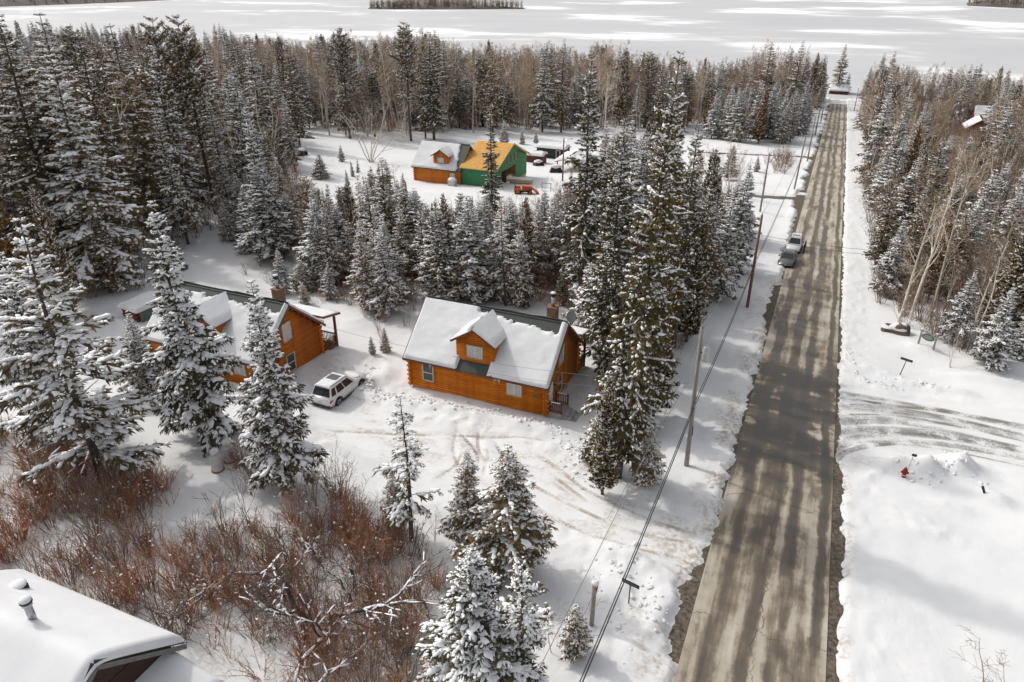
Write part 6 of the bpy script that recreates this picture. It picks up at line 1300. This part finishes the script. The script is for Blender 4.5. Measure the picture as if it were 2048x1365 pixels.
hero(YOUNG[1], 1292, 965, 850, 'little snowy fir right of the tall spruce trunk', 1.2, name='fir_tree', cat='fir tree')
hero(HEAVY[1], 1270, 860, 600, 'snow laden fir behind the tallest spruce trunk', 0.8, name='fir_tree', cat='fir tree')
hero(CEDAR[1], 1305, 835, 520, 'olive cedar nearest the transformer pole', 0.95, name='cedar_tree', cat='cedar tree')
hero(RUST[0], 1315, 750, 470, 'rusty brown cedar among the roadside cedars', 0.95, name='cedar_tree', cat='cedar tree')
hero(CEDAR[2], 1372, 690, 400, 'dark columnar cedar behind the transformer pole', 1.0, name='cedar_tree', cat='cedar tree')
hero(CEDAR[0], 1345, 640, 330, 'tall dark cedar in the roadside belt above the rusty one', 1.0, name='cedar_tree', cat='cedar tree')
hero(HEAVY[2], 1435, 600, 395, 'snowy fir at the verge left of the reddish pole', 1.15, name='fir_tree', cat='fir tree')
hero(HEAVY[3], 1465, 545, 350, 'snowy fir at the verge level with the grey sedan', 1.1, name='fir_tree', cat='fir tree')
hero(MED[2], 1478, 480, 330, 'snowy spruce nearest the first side lane at the verge', 1.2)
hero(MED[0], 735, 625, 440, 'green flanked spruce, left of the clump behind the white car', 1.2)
hero(HEAVY[1], 775, 630, 450, 'snowy fir in the clump behind the white car', 1.15, name='fir_tree', cat='fir tree')
hero(CEDAR[1], 1125, 612, 525, 'small olive cedar above the cabin chimney', 1.3, name='cedar_tree', cat='cedar tree')
hero(TALL[1], 985, 470, 212, 'dark spruce hiding the middle of the plywood roof', 0.85)
hero(YOUNG[2], 745, 712, 672, 'tiny sapling spruce on the snow between the two cabins', 0.9); hero(YOUNG[0], 772, 704, 655, 'small sapling spruce nearer the right cabin', 0.9)
hero(YOUNG[1], 1008, 292, 240, 'small spruce behind the plywood roof'); hero(YOUNG[2], 1044, 290, 258, 'little spruce beyond the dark shed, left'); hero(YOUNG[0], 1072, 288, 262, 'little spruce beyond the dark shed, right')
hero(YOUNG[0], 1512, 345, 312, 'small dark spruce in the snowy gap by the side lanes'); hero(YOUNG[1], 1460, 350, 318, 'small spruce left of the red shrub')
hero(YOUNG[2], 684, 325, 290, 'small spruce in the clearing left of the orange cabin')
for (px, py, tp, v, w), lb in zip([(1518, 262, 80, LIGHT[0], 1.25), (1578, 250, 80, LIGHT[1], 1.0), (1592, 232, 100, LIGHT[2], 1.0), (1632, 215, 108, LIGHT[3], 1.0), (1672, 192, 86, LIGHT[0], 1.15), (1690, 192, 145, MED[1], 1.2), (1728, 205, 132, LIGHT[1], 1.3), (1748, 215, 104, LIGHT[2], 1.2), (1766, 215, 100, LIGHT[3], 1.1)],
    ['tall dark skyline spruce left of the far road', 'slim tall skyline spruce just right of the first one', 'skyline spruce third from the left by the far road', 'skyline spruce nearest the far road on its left', 'tall double spruce behind the lake house', 'short spruce right of the lake house', 'spruce guarding the right side of the road end', 'skyline spruce on the right of the road end', 'darkest skyline spruce right of the road end']): hero(v, px, py, tp, lb, w)
for (px, py, tp, v, w), lb in zip([(30, 590, 8, PINE[0], 0.9), (150, 560, 12, LIGHT[0], 1.2), (215, 545, 22, MED[3], 1.1), (262, 500, 60, LIGHT[1], 1.0), (318, 470, 38, LIGHT[2], 1.15), (385, 440, 30, PINE[0], 0.95), (432, 430, 26, PINE[1], 0.9), (535, 330, 68, MED[2], 1.1), (600, 300, 74, LIGHT[3], 1.0), (700, 279, 54, PINE[1], 1.0), (822, 283, 42, PINE[0], 0.9), (868, 280, 58, LIGHT[0], 1.1), (985, 268, 80, LIGHT[2], 1.0), (1085, 266, 86, MED[1], 1.0), (1122, 266, 76, LIGHT[1], 0.9)],
    ['feathery pine at the very left edge of the skyline', 'tall ragged spruce second from the left on the skyline', 'tall snowy spruce third from the left on the skyline', 'spruce in the dip of the left skyline', 'dark spruce rising above the left cabin on the skyline', 'broad feathery pine, left one of the skyline pair', 'broad feathery pine, right one of the skyline pair', 'snowy skyline spruce right of the pine pair', 'slim skyline spruce behind the left end of the clearing', 'round topped pine above the pale many stemmed tree', 'tallest pine behind the bright orange cabin', 'spruce just right of the tallest pine behind the cabin', 'skyline spruce behind the plywood roof', 'skyline spruce behind the dark sheds', 'slender skyline spruce beyond the carport']):
    hero(v, px, py, tp, lb, w, name='pine_tree' if 'pine' in lb[:20] and 'spruce' not in lb else None, cat='pine tree' if 'pine' in lb[:24] and 'spruce' not in lb[:30] else None)
hero(MULTI[0], 742, 326, 165, 'pale bare tree of many spreading stems at the clearing edge', 1.0)
hero(POPLAR[0], 1793, 655, 395, 'thick pale bare poplar with broken limbs at the right wood edge', 1.0); hero(POPLAR[1], 1820, 640, 345, 'tall bare poplar just behind the thick pale one', 0.9)
hero(POPLAR[2], 1862, 640, 290, 'tall slender bare poplar leaning right in the right hand wood', 0.8); hero(BIRCH[0], 1935, 700, 430, 'bare birch above the oval sign', 0.8); hero(POPLAR[0], 2000, 680, 400, 'bare poplar close to the right edge', 0.8); hero(BIRCH[1], 1900, 735, 640, 'leaning snow dusted trunk beside the oval sign', 0.8, lean=(0, radians(22)))
hero(HEAVY[0], 1975, 735, 575, 'snowy fir at the corner of the right hand wood, nearest the side road', 1.3, name='fir_tree', cat='fir tree'); hero(HEAVY[2], 1905, 690, 540, 'snowy fir behind the oval sign', 1.2, name='fir_tree', cat='fir tree'); hero(CEDAR[2], 1985, 690, 450, 'olive cedar near the right edge', 1.4, name='cedar_tree', cat='cedar tree'); hero(HEAVY[3], 2040, 720, 590, 'snowy fir cut by the right edge', 1.3, name='fir_tree', cat='fir tree')
hero(HEAVY[1], 1770, 590, 440, 'snowy fir nearest the right verge', 1.2, name='fir_tree', cat='fir tree')
hero(CRAB[0], 640, 1245, 985, 'snow dusted crabapple with arching limbs in the brown thicket', 1.5, name='crabapple_tree'); hero(CRAB[1], 700, 1175, 1060, 'smaller snowy crabapple right of the arching one', 1.0, name='crabapple_tree')
hero(SAPL[0], 640, 640, 575, 'bare sapling on the snow behind the white car'); hero(SAPL[1], 815, 655, 600, 'bare sapling at the left roof corner of the right cabin'); hero(YOUNG[1], 610, 612, 565, 'low snowy fir beside the left cabin chimney', 1.3, name='fir_tree', cat='fir tree'); hero(SAPL[0], 690, 1005, 880, 'bare sapling on the snow right of the firs', 1.0); hero(SAPL[1], 870, 1090, 1010, 'thin bare sapling beside the half dead spruce'); hero(SAPL[0], 1118, 1310, 1140, 'bare sapling left of the wooden post'); hero(SAPL[1], 1990, 1420, 1280, 'bare twiggy shrub at the bottom right edge', 1.6); hero(SAPL[0], 2050, 1430, 1310, 'bare twiggy shrub in the bottom right corner', 1.5)
hero(BIRCH[2], 1458, 395, 250, 'white stemmed birch at the first side lane'); hero(POPLAR[2], 1525, 395, 340, 'small bare tree in the gap by the first side lane', 0.8)

print('T heroes', time.time()-T0)
# ---- woods in masses
ZONES = [
 ('left', [(-200, 720), (0, 660), (110, 660), (235, 605), (320, 555), (420, 480), (500, 465), (530, 520), (600, 560), (690, 600), (690, 450), (690, 400), (620, 385), (600, 340), (575, 275), (480, 150), (300, 110), (-300, 160), (-420, 400)], 4.9, (9, 25), [(430, -99), (500, 230), (560, 330), (700, 400), (720, 420)], dict(H=.26, M=.22, L=.17, P=.07, C=.05, S=.04, B=.19), 'snowy spruce in the dense wood left of the clearing', 'spruces in the left wood'),
 ('mid', [(690, 630), (800, 650), (850, 610), (1120, 625), (1165, 690), (1200, 620), (1185, 450), (1150, 402), (1050, 408), (900, 388), (790, 385), (700, 425), (640, 450), (630, 520)], 3.3, (7, 16), [(600, 400), (690, 350), (780, 305), (815, 360), (840, 382), (1060, 390), (1110, 350), (1200, 310)], dict(H=.25, M=.19, Y=.13, C=.07, S=.08, B=.28), 'snowy spruce in the belt between the right cabin and the far clearing', 'spruces in the middle belt'),
 ('belt', [(1205, 640), (1185, 450), (1200, 402), (1440, 402), (1480, 420), (1465, 470), (1435, 560), (1385, 650), (1325, 770), (1285, 880), (1250, 900), (1225, 860), (1205, 720)], 3.1, (9, 20), [(1180, 230), (1320, 230), (1360, 300), (1420, 340), (1500, 350)], dict(H=.22, M=.24, L=.14, C=.24, S=.03, B=.13), 'snow dusted conifer in the roadside belt right of the cabin', 'conifers in the roadside belt'),
 ('far', [(300, 60), (450, 135), (540, 225), (575, 262), (700, 278), (800, 282), (1000, 265), (1180, 264), (1330, 270), (1420, 252), (1480, 240), (1600, 225), (1640, 208), (1655, 195), (1500, 150), (900, 100)], 5.3, (19, 29), None, dict(H=.05, M=.15, L=.18, P=.04, C=.06, B=.52), 'light dusted spruce in the far wood between clearing and lake', 'spruces in the far wood'),
 ('gap', [(1475, 288), (1590, 290), (1625, 243), (1640, 222), (1560, 215), (1440, 240), (1400, 275)], 4.0, (9, 18), [(1400, 170), (1650, 150)], dict(H=.4, M=.35, C=.1, B=.15), 'snowy spruce behind the second side lane left of the road', 'spruces behind the side lane'),
 ('open', [(1195, 400), (1210, 330), (1330, 290), (1470, 292), (1480, 380), (1400, 402)], 6.0, (5, 11), [(1190, 250), (1480, 280)], dict(Y=.4, M=.3, B=.3), 'scattered young spruce in the snowy opening left of the side lanes', 'young spruces in the opening'),
 ('nook', [(430, 485), (520, 505), (600, 548), (690, 610), (705, 560), (700, 430), (580, 400), (440, 430)], 3.0, (7, 14), [(430, 290), (560, 370), (700, 415)], dict(H=.45, M=.25, Y=.1, S=.05, B=.15), 'snow laden fir, left of the middle belt, behind the left cabin chimney', 'firs behind the left cabin chimney'),
 ('bushes', [(480, 535), (560, 520), (650, 565), (690, 612), (640, 605), (560, 595)], 2.6, (4, 8), [(470, 480), (700, 520)], dict(Y=.6, H=.2, B=.2), 'low snowy fir bush on the snow behind the left cabin chimney', 'low firs behind the left cabin'),
 ('glade', [(600, 300), (690, 285), (760, 290), (825, 300), (815, 372), (760, 392), (640, 385), (615, 350)], 7.0, (4, 9), [(600, 270), (830, 320)], dict(Y=.55, M=.2, B=.25), 'small spruce dotted over the clearing left of the orange cabin', 'small spruces in the clearing'),
 ('right', [(1738, 585), (1765, 610), (1805, 665), (1900, 695), (1970, 730), (2060, 715), (2300, 700), (2700, 300), (2500, 160), (1800, 150), (1728, 190), (1722, 260), (1738, 330), (1732, 420), (1725, 500)], 3.5, (8, 16), [(1720, 150), (1770, 105), (1900, 115), (2060, 140)], dict(H=.09, M=.11, L=.08, C=.05, B=.67), 'snow dusted spruce among bare trees in the right hand wood', 'spruces in the right wood')]
VAR = dict(S=SPARSE[:1], H=HEAVY, M=MED, L=LIGHT, P=PINE, Y=YOUNG, C=CEDAR+RUST[:1])
con, bar = [], []
for zi, (zn, poly, sp, hr_, lim, mixd, lb, grp) in enumerate(ZONES):
    for x, y in scatter(poly, sp, 50+zi):
        px, py = proj(x, y, -SLOPE*y)
        if not (-330 < px < 2250 and py < 1500): continue
        keys = list(mixd); kk = rnd.choices(keys, [mixd[q] for q in keys])[0]; z = -SLOPE*y
        H = rnd.uniform(*hr_)
        if kk == 'Y': H *= 0.55
        if kk == 'B': H *= 0.85
        if zn == 'right': H *= (0.85+0.5*min(1, max(0, (y-80)/120)))
        tpx, tpy = proj(x, y, z+H); top_lim = max(interp(SKY, tpx)+((rnd.uniform(6, 70) if zn in ('far', 'right', 'gap') else rnd.uniform(18, 115)) if rnd.random() < 0.8 else rnd.uniform(-4, 10)), interp(lim, tpx)+rnd.uniform(0, 40) if lim and (zn != 'left' or py > 350) else -99)
        if tpy < top_lim: H = height_to(x, y, z, top_lim)
        if zn == 'right' and 1890 < tpx < 2015 and py > 262 and tpy < 268: H = min(H, height_to(x, y, z, 268+rnd.uniform(0, 40)))
        if zn == 'right' and 1830 < tpx < 1890 and py > 215 and tpy < 205: H = min(H, height_to(x, y, z, 205))
        if H < 2.5: continue
        hpx = proj(x, y, z)[1]-proj(x, y, z+H)[1]
        (bar if kk == 'B' else con).append((hpx if -80 < px < 2130 else hpx*0.1, x, y, H, kk, zn, lb, grp, zi))
# rank by what a coarse front-to-back mask leaves visible of each tree
GW, GH = 205, 137; mask_ = np.zeros((GH, GW)); order = sorted([(c, 0, i) for i, c in enumerate(con)] + [(c, 1, i) for i, c in enumerate(bar)], key=lambda q: -proj(q[0][1], q[0][2], -SLOPE*q[0][2])[1]); visc, visb = [0]*len(con), [0]*len(bar)
for c, kd, i in order:
    x, y, H = c[1:4]; z = -SLOPE*y; bx, by = proj(x, y, z); tx_, ty_ = proj(x, y, z+H); wpx = (by-ty_)*(0.16 if kd == 0 else 0.12)+2
    r0, r1 = int(max(0, ty_//10)), int(min(GH-1, by//10)); v_ = 0.0
    for r in range(r0, r1+1):
        t = (r*10+5-ty_)/max(1, by-ty_); cx_ = tx_+(bx-tx_)*t; w = wpx*min(1, max(0.05, t)); a0, a1 = int(max(0, (cx_-w)//10)), int(min(GW-1, (cx_+w)//10))
        if a1 >= a0 and a1 >= 0 and a0 < GW: sl_ = mask_[r, a0:a1+1]; v_ += float((1-sl_).sum()); mask_[r, a0:a1+1] = np.minimum(1, sl_+(0.55 if kd == 0 else 0.12))
    (visc if kd == 0 else visb)[i] = v_
con = [c for _, c in sorted(zip(visc, con), key=lambda q: -q[0])]; bar = [c for _, c in sorted(zip(visb, bar), key=lambda q: -q[0])]
NC, NB = 240, 120
BLB = dict(left=('bare grey tree among the spruces of the left wood', 'bare trees in the left wood'), mid=('bare thin tree in the belt behind the right cabin', 'bare trees in the middle belt'), belt=('bare thin tree in the roadside conifer belt', 'bare trees in the roadside belt'), far=('pale bare tree in the far wood before the lake', 'bare trees in the far wood'), gap=('bare tree behind the second side lane', 'bare trees behind the side lane'), open=('bare tree in the snowy opening by the side lanes', 'bare trees in the opening'), nook=('bare thin tree among the firs behind the left cabin chimney', 'bare trees behind the left cabin chimney'), bushes=('thin bare shrub behind the left cabin chimney', 'bare shrubs behind the left cabin'), glade=('thin bare tree in the clearing left of the orange cabin', 'bare trees in the clearing'), right=('tan bare tree in the right hand wood', 'bare trees in the right wood'))
def bare_var(zn): return rnd.choice({'left': POPLAR+DARKB+BIRCH, 'mid': DARKB+BIRCH, 'belt': DARKB+BIRCH, 'far': POPLAR+BIRCH+FARB[1:], 'gap': BIRCH+DARKB, 'open': BIRCH+DARKB, 'glade': SAPL+BIRCH, 'bushes': SAPL, 'nook': DARKB+BIRCH, 'right': POPLAR+FARB+BIRCH+DARKB}[zn])
def whereabouts(zn, px_, py_):
    if zn == 'left': w_ = ('at the far left edge', 'above the left cabin roof', 'around the gap behind the left cabin', 'bordering the far clearing')[0 if px_ < 170 else 1 if px_ < 400 else 2 if py_ > 380 else 3]
    elif zn == 'far': w_ = ('left of the pale many stemmed tree', 'behind the bright orange cabin', 'beyond the sheds and carport', 'towards the far road')[0 if px_ < 740 else 1 if px_ < 1000 else 2 if px_ < 1250 else 3]
    elif zn == 'mid': w_ = ('left of the cabin ridge', 'straight behind the cabin roof', 'behind the cabin chimney')[0 if px_ < 850 else 1 if px_ < 1050 else 2]
    elif zn == 'belt': w_ = ('close to the tall spruces', 'level with the stopped cars', 'by the transformer pole')[0 if px_ < 1290 else 1 if py_ < 600 else 2]
    elif zn == 'right': w_ = ('along the verge', 'around the red houses', 'near the right edge')[0 if px_ < 1830 else 1 if py_ < 330 else 2]
    else: w_ = ''
    return w_
for hp, x, y, H, kk, zn, lb, grp, zi in con[:NC]:
    v = rnd.choice(VAR[kk]); nm, ct, l2, g2 = None, None, lb, grp
    px_, py_ = proj(x, y, -SLOPE*y); ty2 = proj(x, y, -SLOPE*y+H)[1]
    w_ = whereabouts(zn, px_, py_)
    sky_ = 'topping the skyline ' if ty2 < interp(SKY, px_)+40 else ('in the front row ' if zn == 'left' and py_ > 440 else '')
    l2 = (('snowy spruce, left wood, ', 'spruces of the left wood ') if zn == 'left' else ('dusted spruce, far wood, ', '') if zn == 'far' else ('snowy spruce, middle belt, ', '') if zn == 'mid' else ('snow dusted conifer, roadside belt, ', '') if zn == 'belt' else ('snow dusted spruce, right wood, ', '') if zn == 'right' else (lb, ''))[0] + (sky_ + w_ if w_ else ''); g2 = 'spruces ' + sky_ + w_ if w_ else grp
    if kk == 'C': nm, ct, l2, g2 = 'cedar_tree', 'cedar tree', 'olive cedar ' + {'mid': 'in the belt behind the right cabin', 'belt': 'in the roadside conifer belt', 'far': 'in the far wood before the lake', 'gap': 'behind the second side lane', 'right': 'in the right hand wood'}.get(zn, 'in the left wood'), 'cedars in the %s wood' % zn
    if kk == 'P': nm, ct, l2, g2 = 'pine_tree', 'pine tree', 'feathery pine topping the ' + ('left wood' if zn == 'left' else 'far wood skyline'), 'pines in the %s wood' % zn
    if kk == 'H' and zn in ('mid', 'belt', 'right', 'gap', 'nook', 'bushes'): nm, ct, l2, g2 = 'fir_tree', 'fir tree', l2.replace('snowy spruce', 'snow laden fir').replace('snow dusted conifer', 'snow laden fir').replace('snow dusted spruce', 'snow laden fir'), g2.replace('spruces', 'firs')
    place_tree(v, x, y, H, l2, g2, nm, ct, None, rnd.uniform(0.72, 1.25)*min(1.6, max(0.9, v['H']/H*0.75+0.3)), (rnd.gauss(0, 0.022), rnd.gauss(0, 0.022)))
for hp, x, y, H, kk, zn, lb, grp, zi in bar[:NB]:
    l2, g2 = BLB[zn]; w_ = whereabouts(zn, *proj(x, y, -SLOPE*y))
    if w_: l2, g2 = {'left': 'bare grey tree, left wood, ', 'far': 'pale bare tree, far wood, ', 'mid': 'bare thin tree, middle belt, ', 'belt': 'bare thin tree, roadside belt, ', 'right': 'tan bare tree, right wood, '}[zn]+w_, 'bare trees '+w_
    place_tree(bare_var(zn), x, y, H, l2, g2, None, None, None, rnd.uniform(0.8, 1.1), (rnd.gauss(0, 0.05), rnd.gauss(0, 0.05)))
rest = con[NC:]; allv = HEAVY[:2]+MED[:2]+LIGHT[:3]+CEDAR[:1]; ix = dict(S=(4,), H=(0, 1), M=(2, 3), L=(4, 5, 6), P=(4, 5), Y=(2, 3), C=(7,))
pts = []
for hp, x, y, H, kk, zn, lb, grp, zi in rest: q = rnd.choice(ix[kk]); pts.append((x, y, -SLOPE*y-0.1, H/allv[q]['H'], q))
if pts: stuff('distant_spruces', 'mass of distant spruces filling the woods towards the lake', 'woods', pts, allv)
rest = bar[NB:]; allb = FARB+POPLAR[:1]; pts = [(x, y, -SLOPE*y-0.1, H/allb[q]['H'], q) for hp, x, y, H, *_ in rest for q in [rnd.randrange(len(allb))]]
if pts: stuff('distant_bare_trees', 'mass of distant bare trees between the spruces', 'woods', pts, allb)
print('TREES', len(con), len(bar), {z[0]: sum(1 for c in con if c[5] == z[0]) for z in ZONES})
print('T woods', time.time()-T0)
# ---- brush
def brush(name, label, poly, sp, seed, variants, smin, smax, keep=0.9, chk=True):
    pts = []
    for x, y in scatter(poly, sp, seed, chk=chk):
        pts.append((x, y))
    P_ = np.array(pts); kp = np.random.default_rng(seed).random(len(P_)) < keep*(0.16+1.9*sstep(0.34, 0.60, fbm(P_[:, 0]/3.2, P_[:, 1]/3.2, seed))); P_ = P_[kp]; Zt = terr(P_[:, 0], P_[:, 1])
    pts = [(x, y, z, rnd.uniform(smin, smax), rnd.randrange(len(variants))) for (x, y), z in zip(P_, Zt)]
    print(name, len(pts)); return stuff(name, label, 'brush', pts, variants)
OCC.clear()
brush('brush_thicket', 'red brown twiggy thicket covering the lower left foreground', [(-120, 850), (60, 870), (200, 930), (330, 960), (420, 950), (480, 925), (520, 930), (560, 985), (640, 985), (700, 1010), (745, 1060), (850, 1120), (890, 1170), (840, 1260), (830, 1420), (-200, 1450)], 0.74, 71, BRU+BRG[:3], 0.5, 1.3, 0.8)
brush('brush_belt', 'brown brush below the trees between the cabins and the clearing', [(430, 470), (560, 480), (640, 560), (690, 600), (800, 620), (830, 590), (1120, 620), (1180, 640), (1180, 430), (1000, 440), (800, 440), (640, 450), (560, 470)], 1.35, 72, BRG+BRU[:2], 0.7, 1.6, 1.2)
brush('brush_yard', 'sparse low brush and weed stems on the snow between the two cabins', [(470, 560), (560, 570), (690, 625), (760, 690), (840, 640), (830, 600), (700, 570), (560, 520)], 1.5, 78, BRG+BRU[:1], 0.35, 0.8, 0.7)
brush('brush_right', 'grey brown undergrowth of the right hand wood', [(1738, 580), (1805, 668), (1900, 698), (1970, 735), (2300, 700), (2600, 300), (1800, 180), (1730, 260), (1735, 420)], 1.9, 73, BRG, 0.8, 1.8)
brush('brush_roadside', 'brown brush below the roadside conifer belt', [(1205, 640), (1190, 400), (1480, 402), (1470, 520), (1400, 650), (1340, 770), (1290, 890), (1190, 700)], 1.8, 74, BRG+BRU[:1], 0.7, 1.4)
brush('brush_far', 'brown undergrowth along the edge of the far wood', [(560, 240), (700, 272), (1000, 260), (1330, 266), (1480, 240), (1600, 222), (1500, 190), (900, 180), (560, 190)], 3.2, 75, BRG+BRU[:2], 1.2, 2.4)
brush('brush_left', 'brown undergrowth in the left wood', [(-100, 640), (235, 600), (420, 478), (600, 480), (640, 440), (590, 330), (400, 330), (-100, 480)], 2.2, 76, BRG+BRU[:1], 0.7, 1.5)
brush('red_shrub', 'red brown shrub clump in the snowy gap between the side lanes', [(1530, 330), (1545, 355), (1570, 352), (1590, 318), (1570, 312)], 1.6, 77, BRG+BRU[:1], 0.9, 1.5, 1.2)
for (px, py, s), lb in zip([(760, 1010, .9), (720, 990, .8), (1235, 1300, .7), (1000, 300, .9)], ('a', 'b', 'c', 'd')): pass

print('T brush', time.time()-T0)
# ---- far shores
def shore(label, poly, hgt, n_, seed, sc):
    cx = sum(p[0] for p in poly)/len(poly); cy = sum(p[1] for p in poly)/len(poly); mb = MB(); k = len(poly)
    rings = [(1.06, -1.0), (1.0, 0.8), (0.8, hgt*0.5), (0.45, hgt*0.9), (0.05, hgt)]
    for f, z in rings:
        for (x, y) in poly: mb.v.append((cx+(x-cx)*f, cy+(y-cy)*f, LAKE_Z+z))
    for i in range(len(rings)-1):
        for j in range(k): mb.f.append((i*k+j, i*k+(j+1) % k, (i+1)*k+(j+1) % k, (i+1)*k+j))
    mb.f.append(tuple(range((len(rings)-1)*k, len(rings)*k)))
    t = tag(obj('far_shore', mb, mat('shore_ground', (0.10, 0.085, 0.075), 0.9, 0.3, 0.05)), label, None, None, 'structure'); rr = random.Random(seed); pts = []
    xs_ = [p[0] for p in poly]; ys_ = [p[1] for p in poly]
    while len(pts) < n_:
        x = rr.uniform(min(xs_), max(xs_)); y = rr.uniform(min(ys_), max(ys_))
        if inpoly(x, y, poly):
            d = max(abs(x-cx)/(max(xs_)-cx), abs(y-cy)/(max(ys_)-cy)); pts.append((x, y, LAKE_Z+hgt*max(0, 1-d)*0.8, rr.uniform(0.6, 1.1)*sc, rr.randrange(4)))
    stuff('far_wood', 'dark wood covering the ' + label, 'woods', pts, FARC+[POPLAR[0], BIRCH[1]])
def LK(px, py): return onplane(px, py, 2, LAKE_Z)[:2]
a, b_ = LK(738, 19), LK(1042, 19); ux, uy = (b_[0]-a[0]), (b_[1]-a[1]); nl = hypot(ux, uy); vx, vy = -uy/nl, ux/nl
shore('wooded island in the frozen lake', [(a[0]+ux*s+vx*w, a[1]+uy*s+vy*w) for s, w in ((0, 10), (0.15, 0), (0.5, -6), (0.8, 2), (1.0, 6), (1.02, 30), (0.85, 70), (0.5, 95), (0.15, 80), (-0.02, 40))], 5, 520, 1, 0.95)
a, b_ = LK(-60, 16), LK(335, 1); shore('wooded far shore at the upper left', [a, (a[0]*0.5+b_[0]*0.5+20, a[1]*0.5+b_[1]*0.5), b_, (b_[0]-60, b_[1]+120), (b_[0]-350, b_[1]+150), (a[0]-350, a[1]+60)], 14, 1100, 2, 1.0)
a, b_ = LK(1938, 12), LK(2120, 20); shore('wooded far shore at the upper right', [a, (a[0]*0.5+b_[0]*0.5-5, a[1]*0.5+b_[1]*0.5-8), b_, (b_[0]+90, b_[1]+40), (b_[0]+40, b_[1]+180), (a[0]+10, a[1]+110)], 9, 420, 3, 1.0)
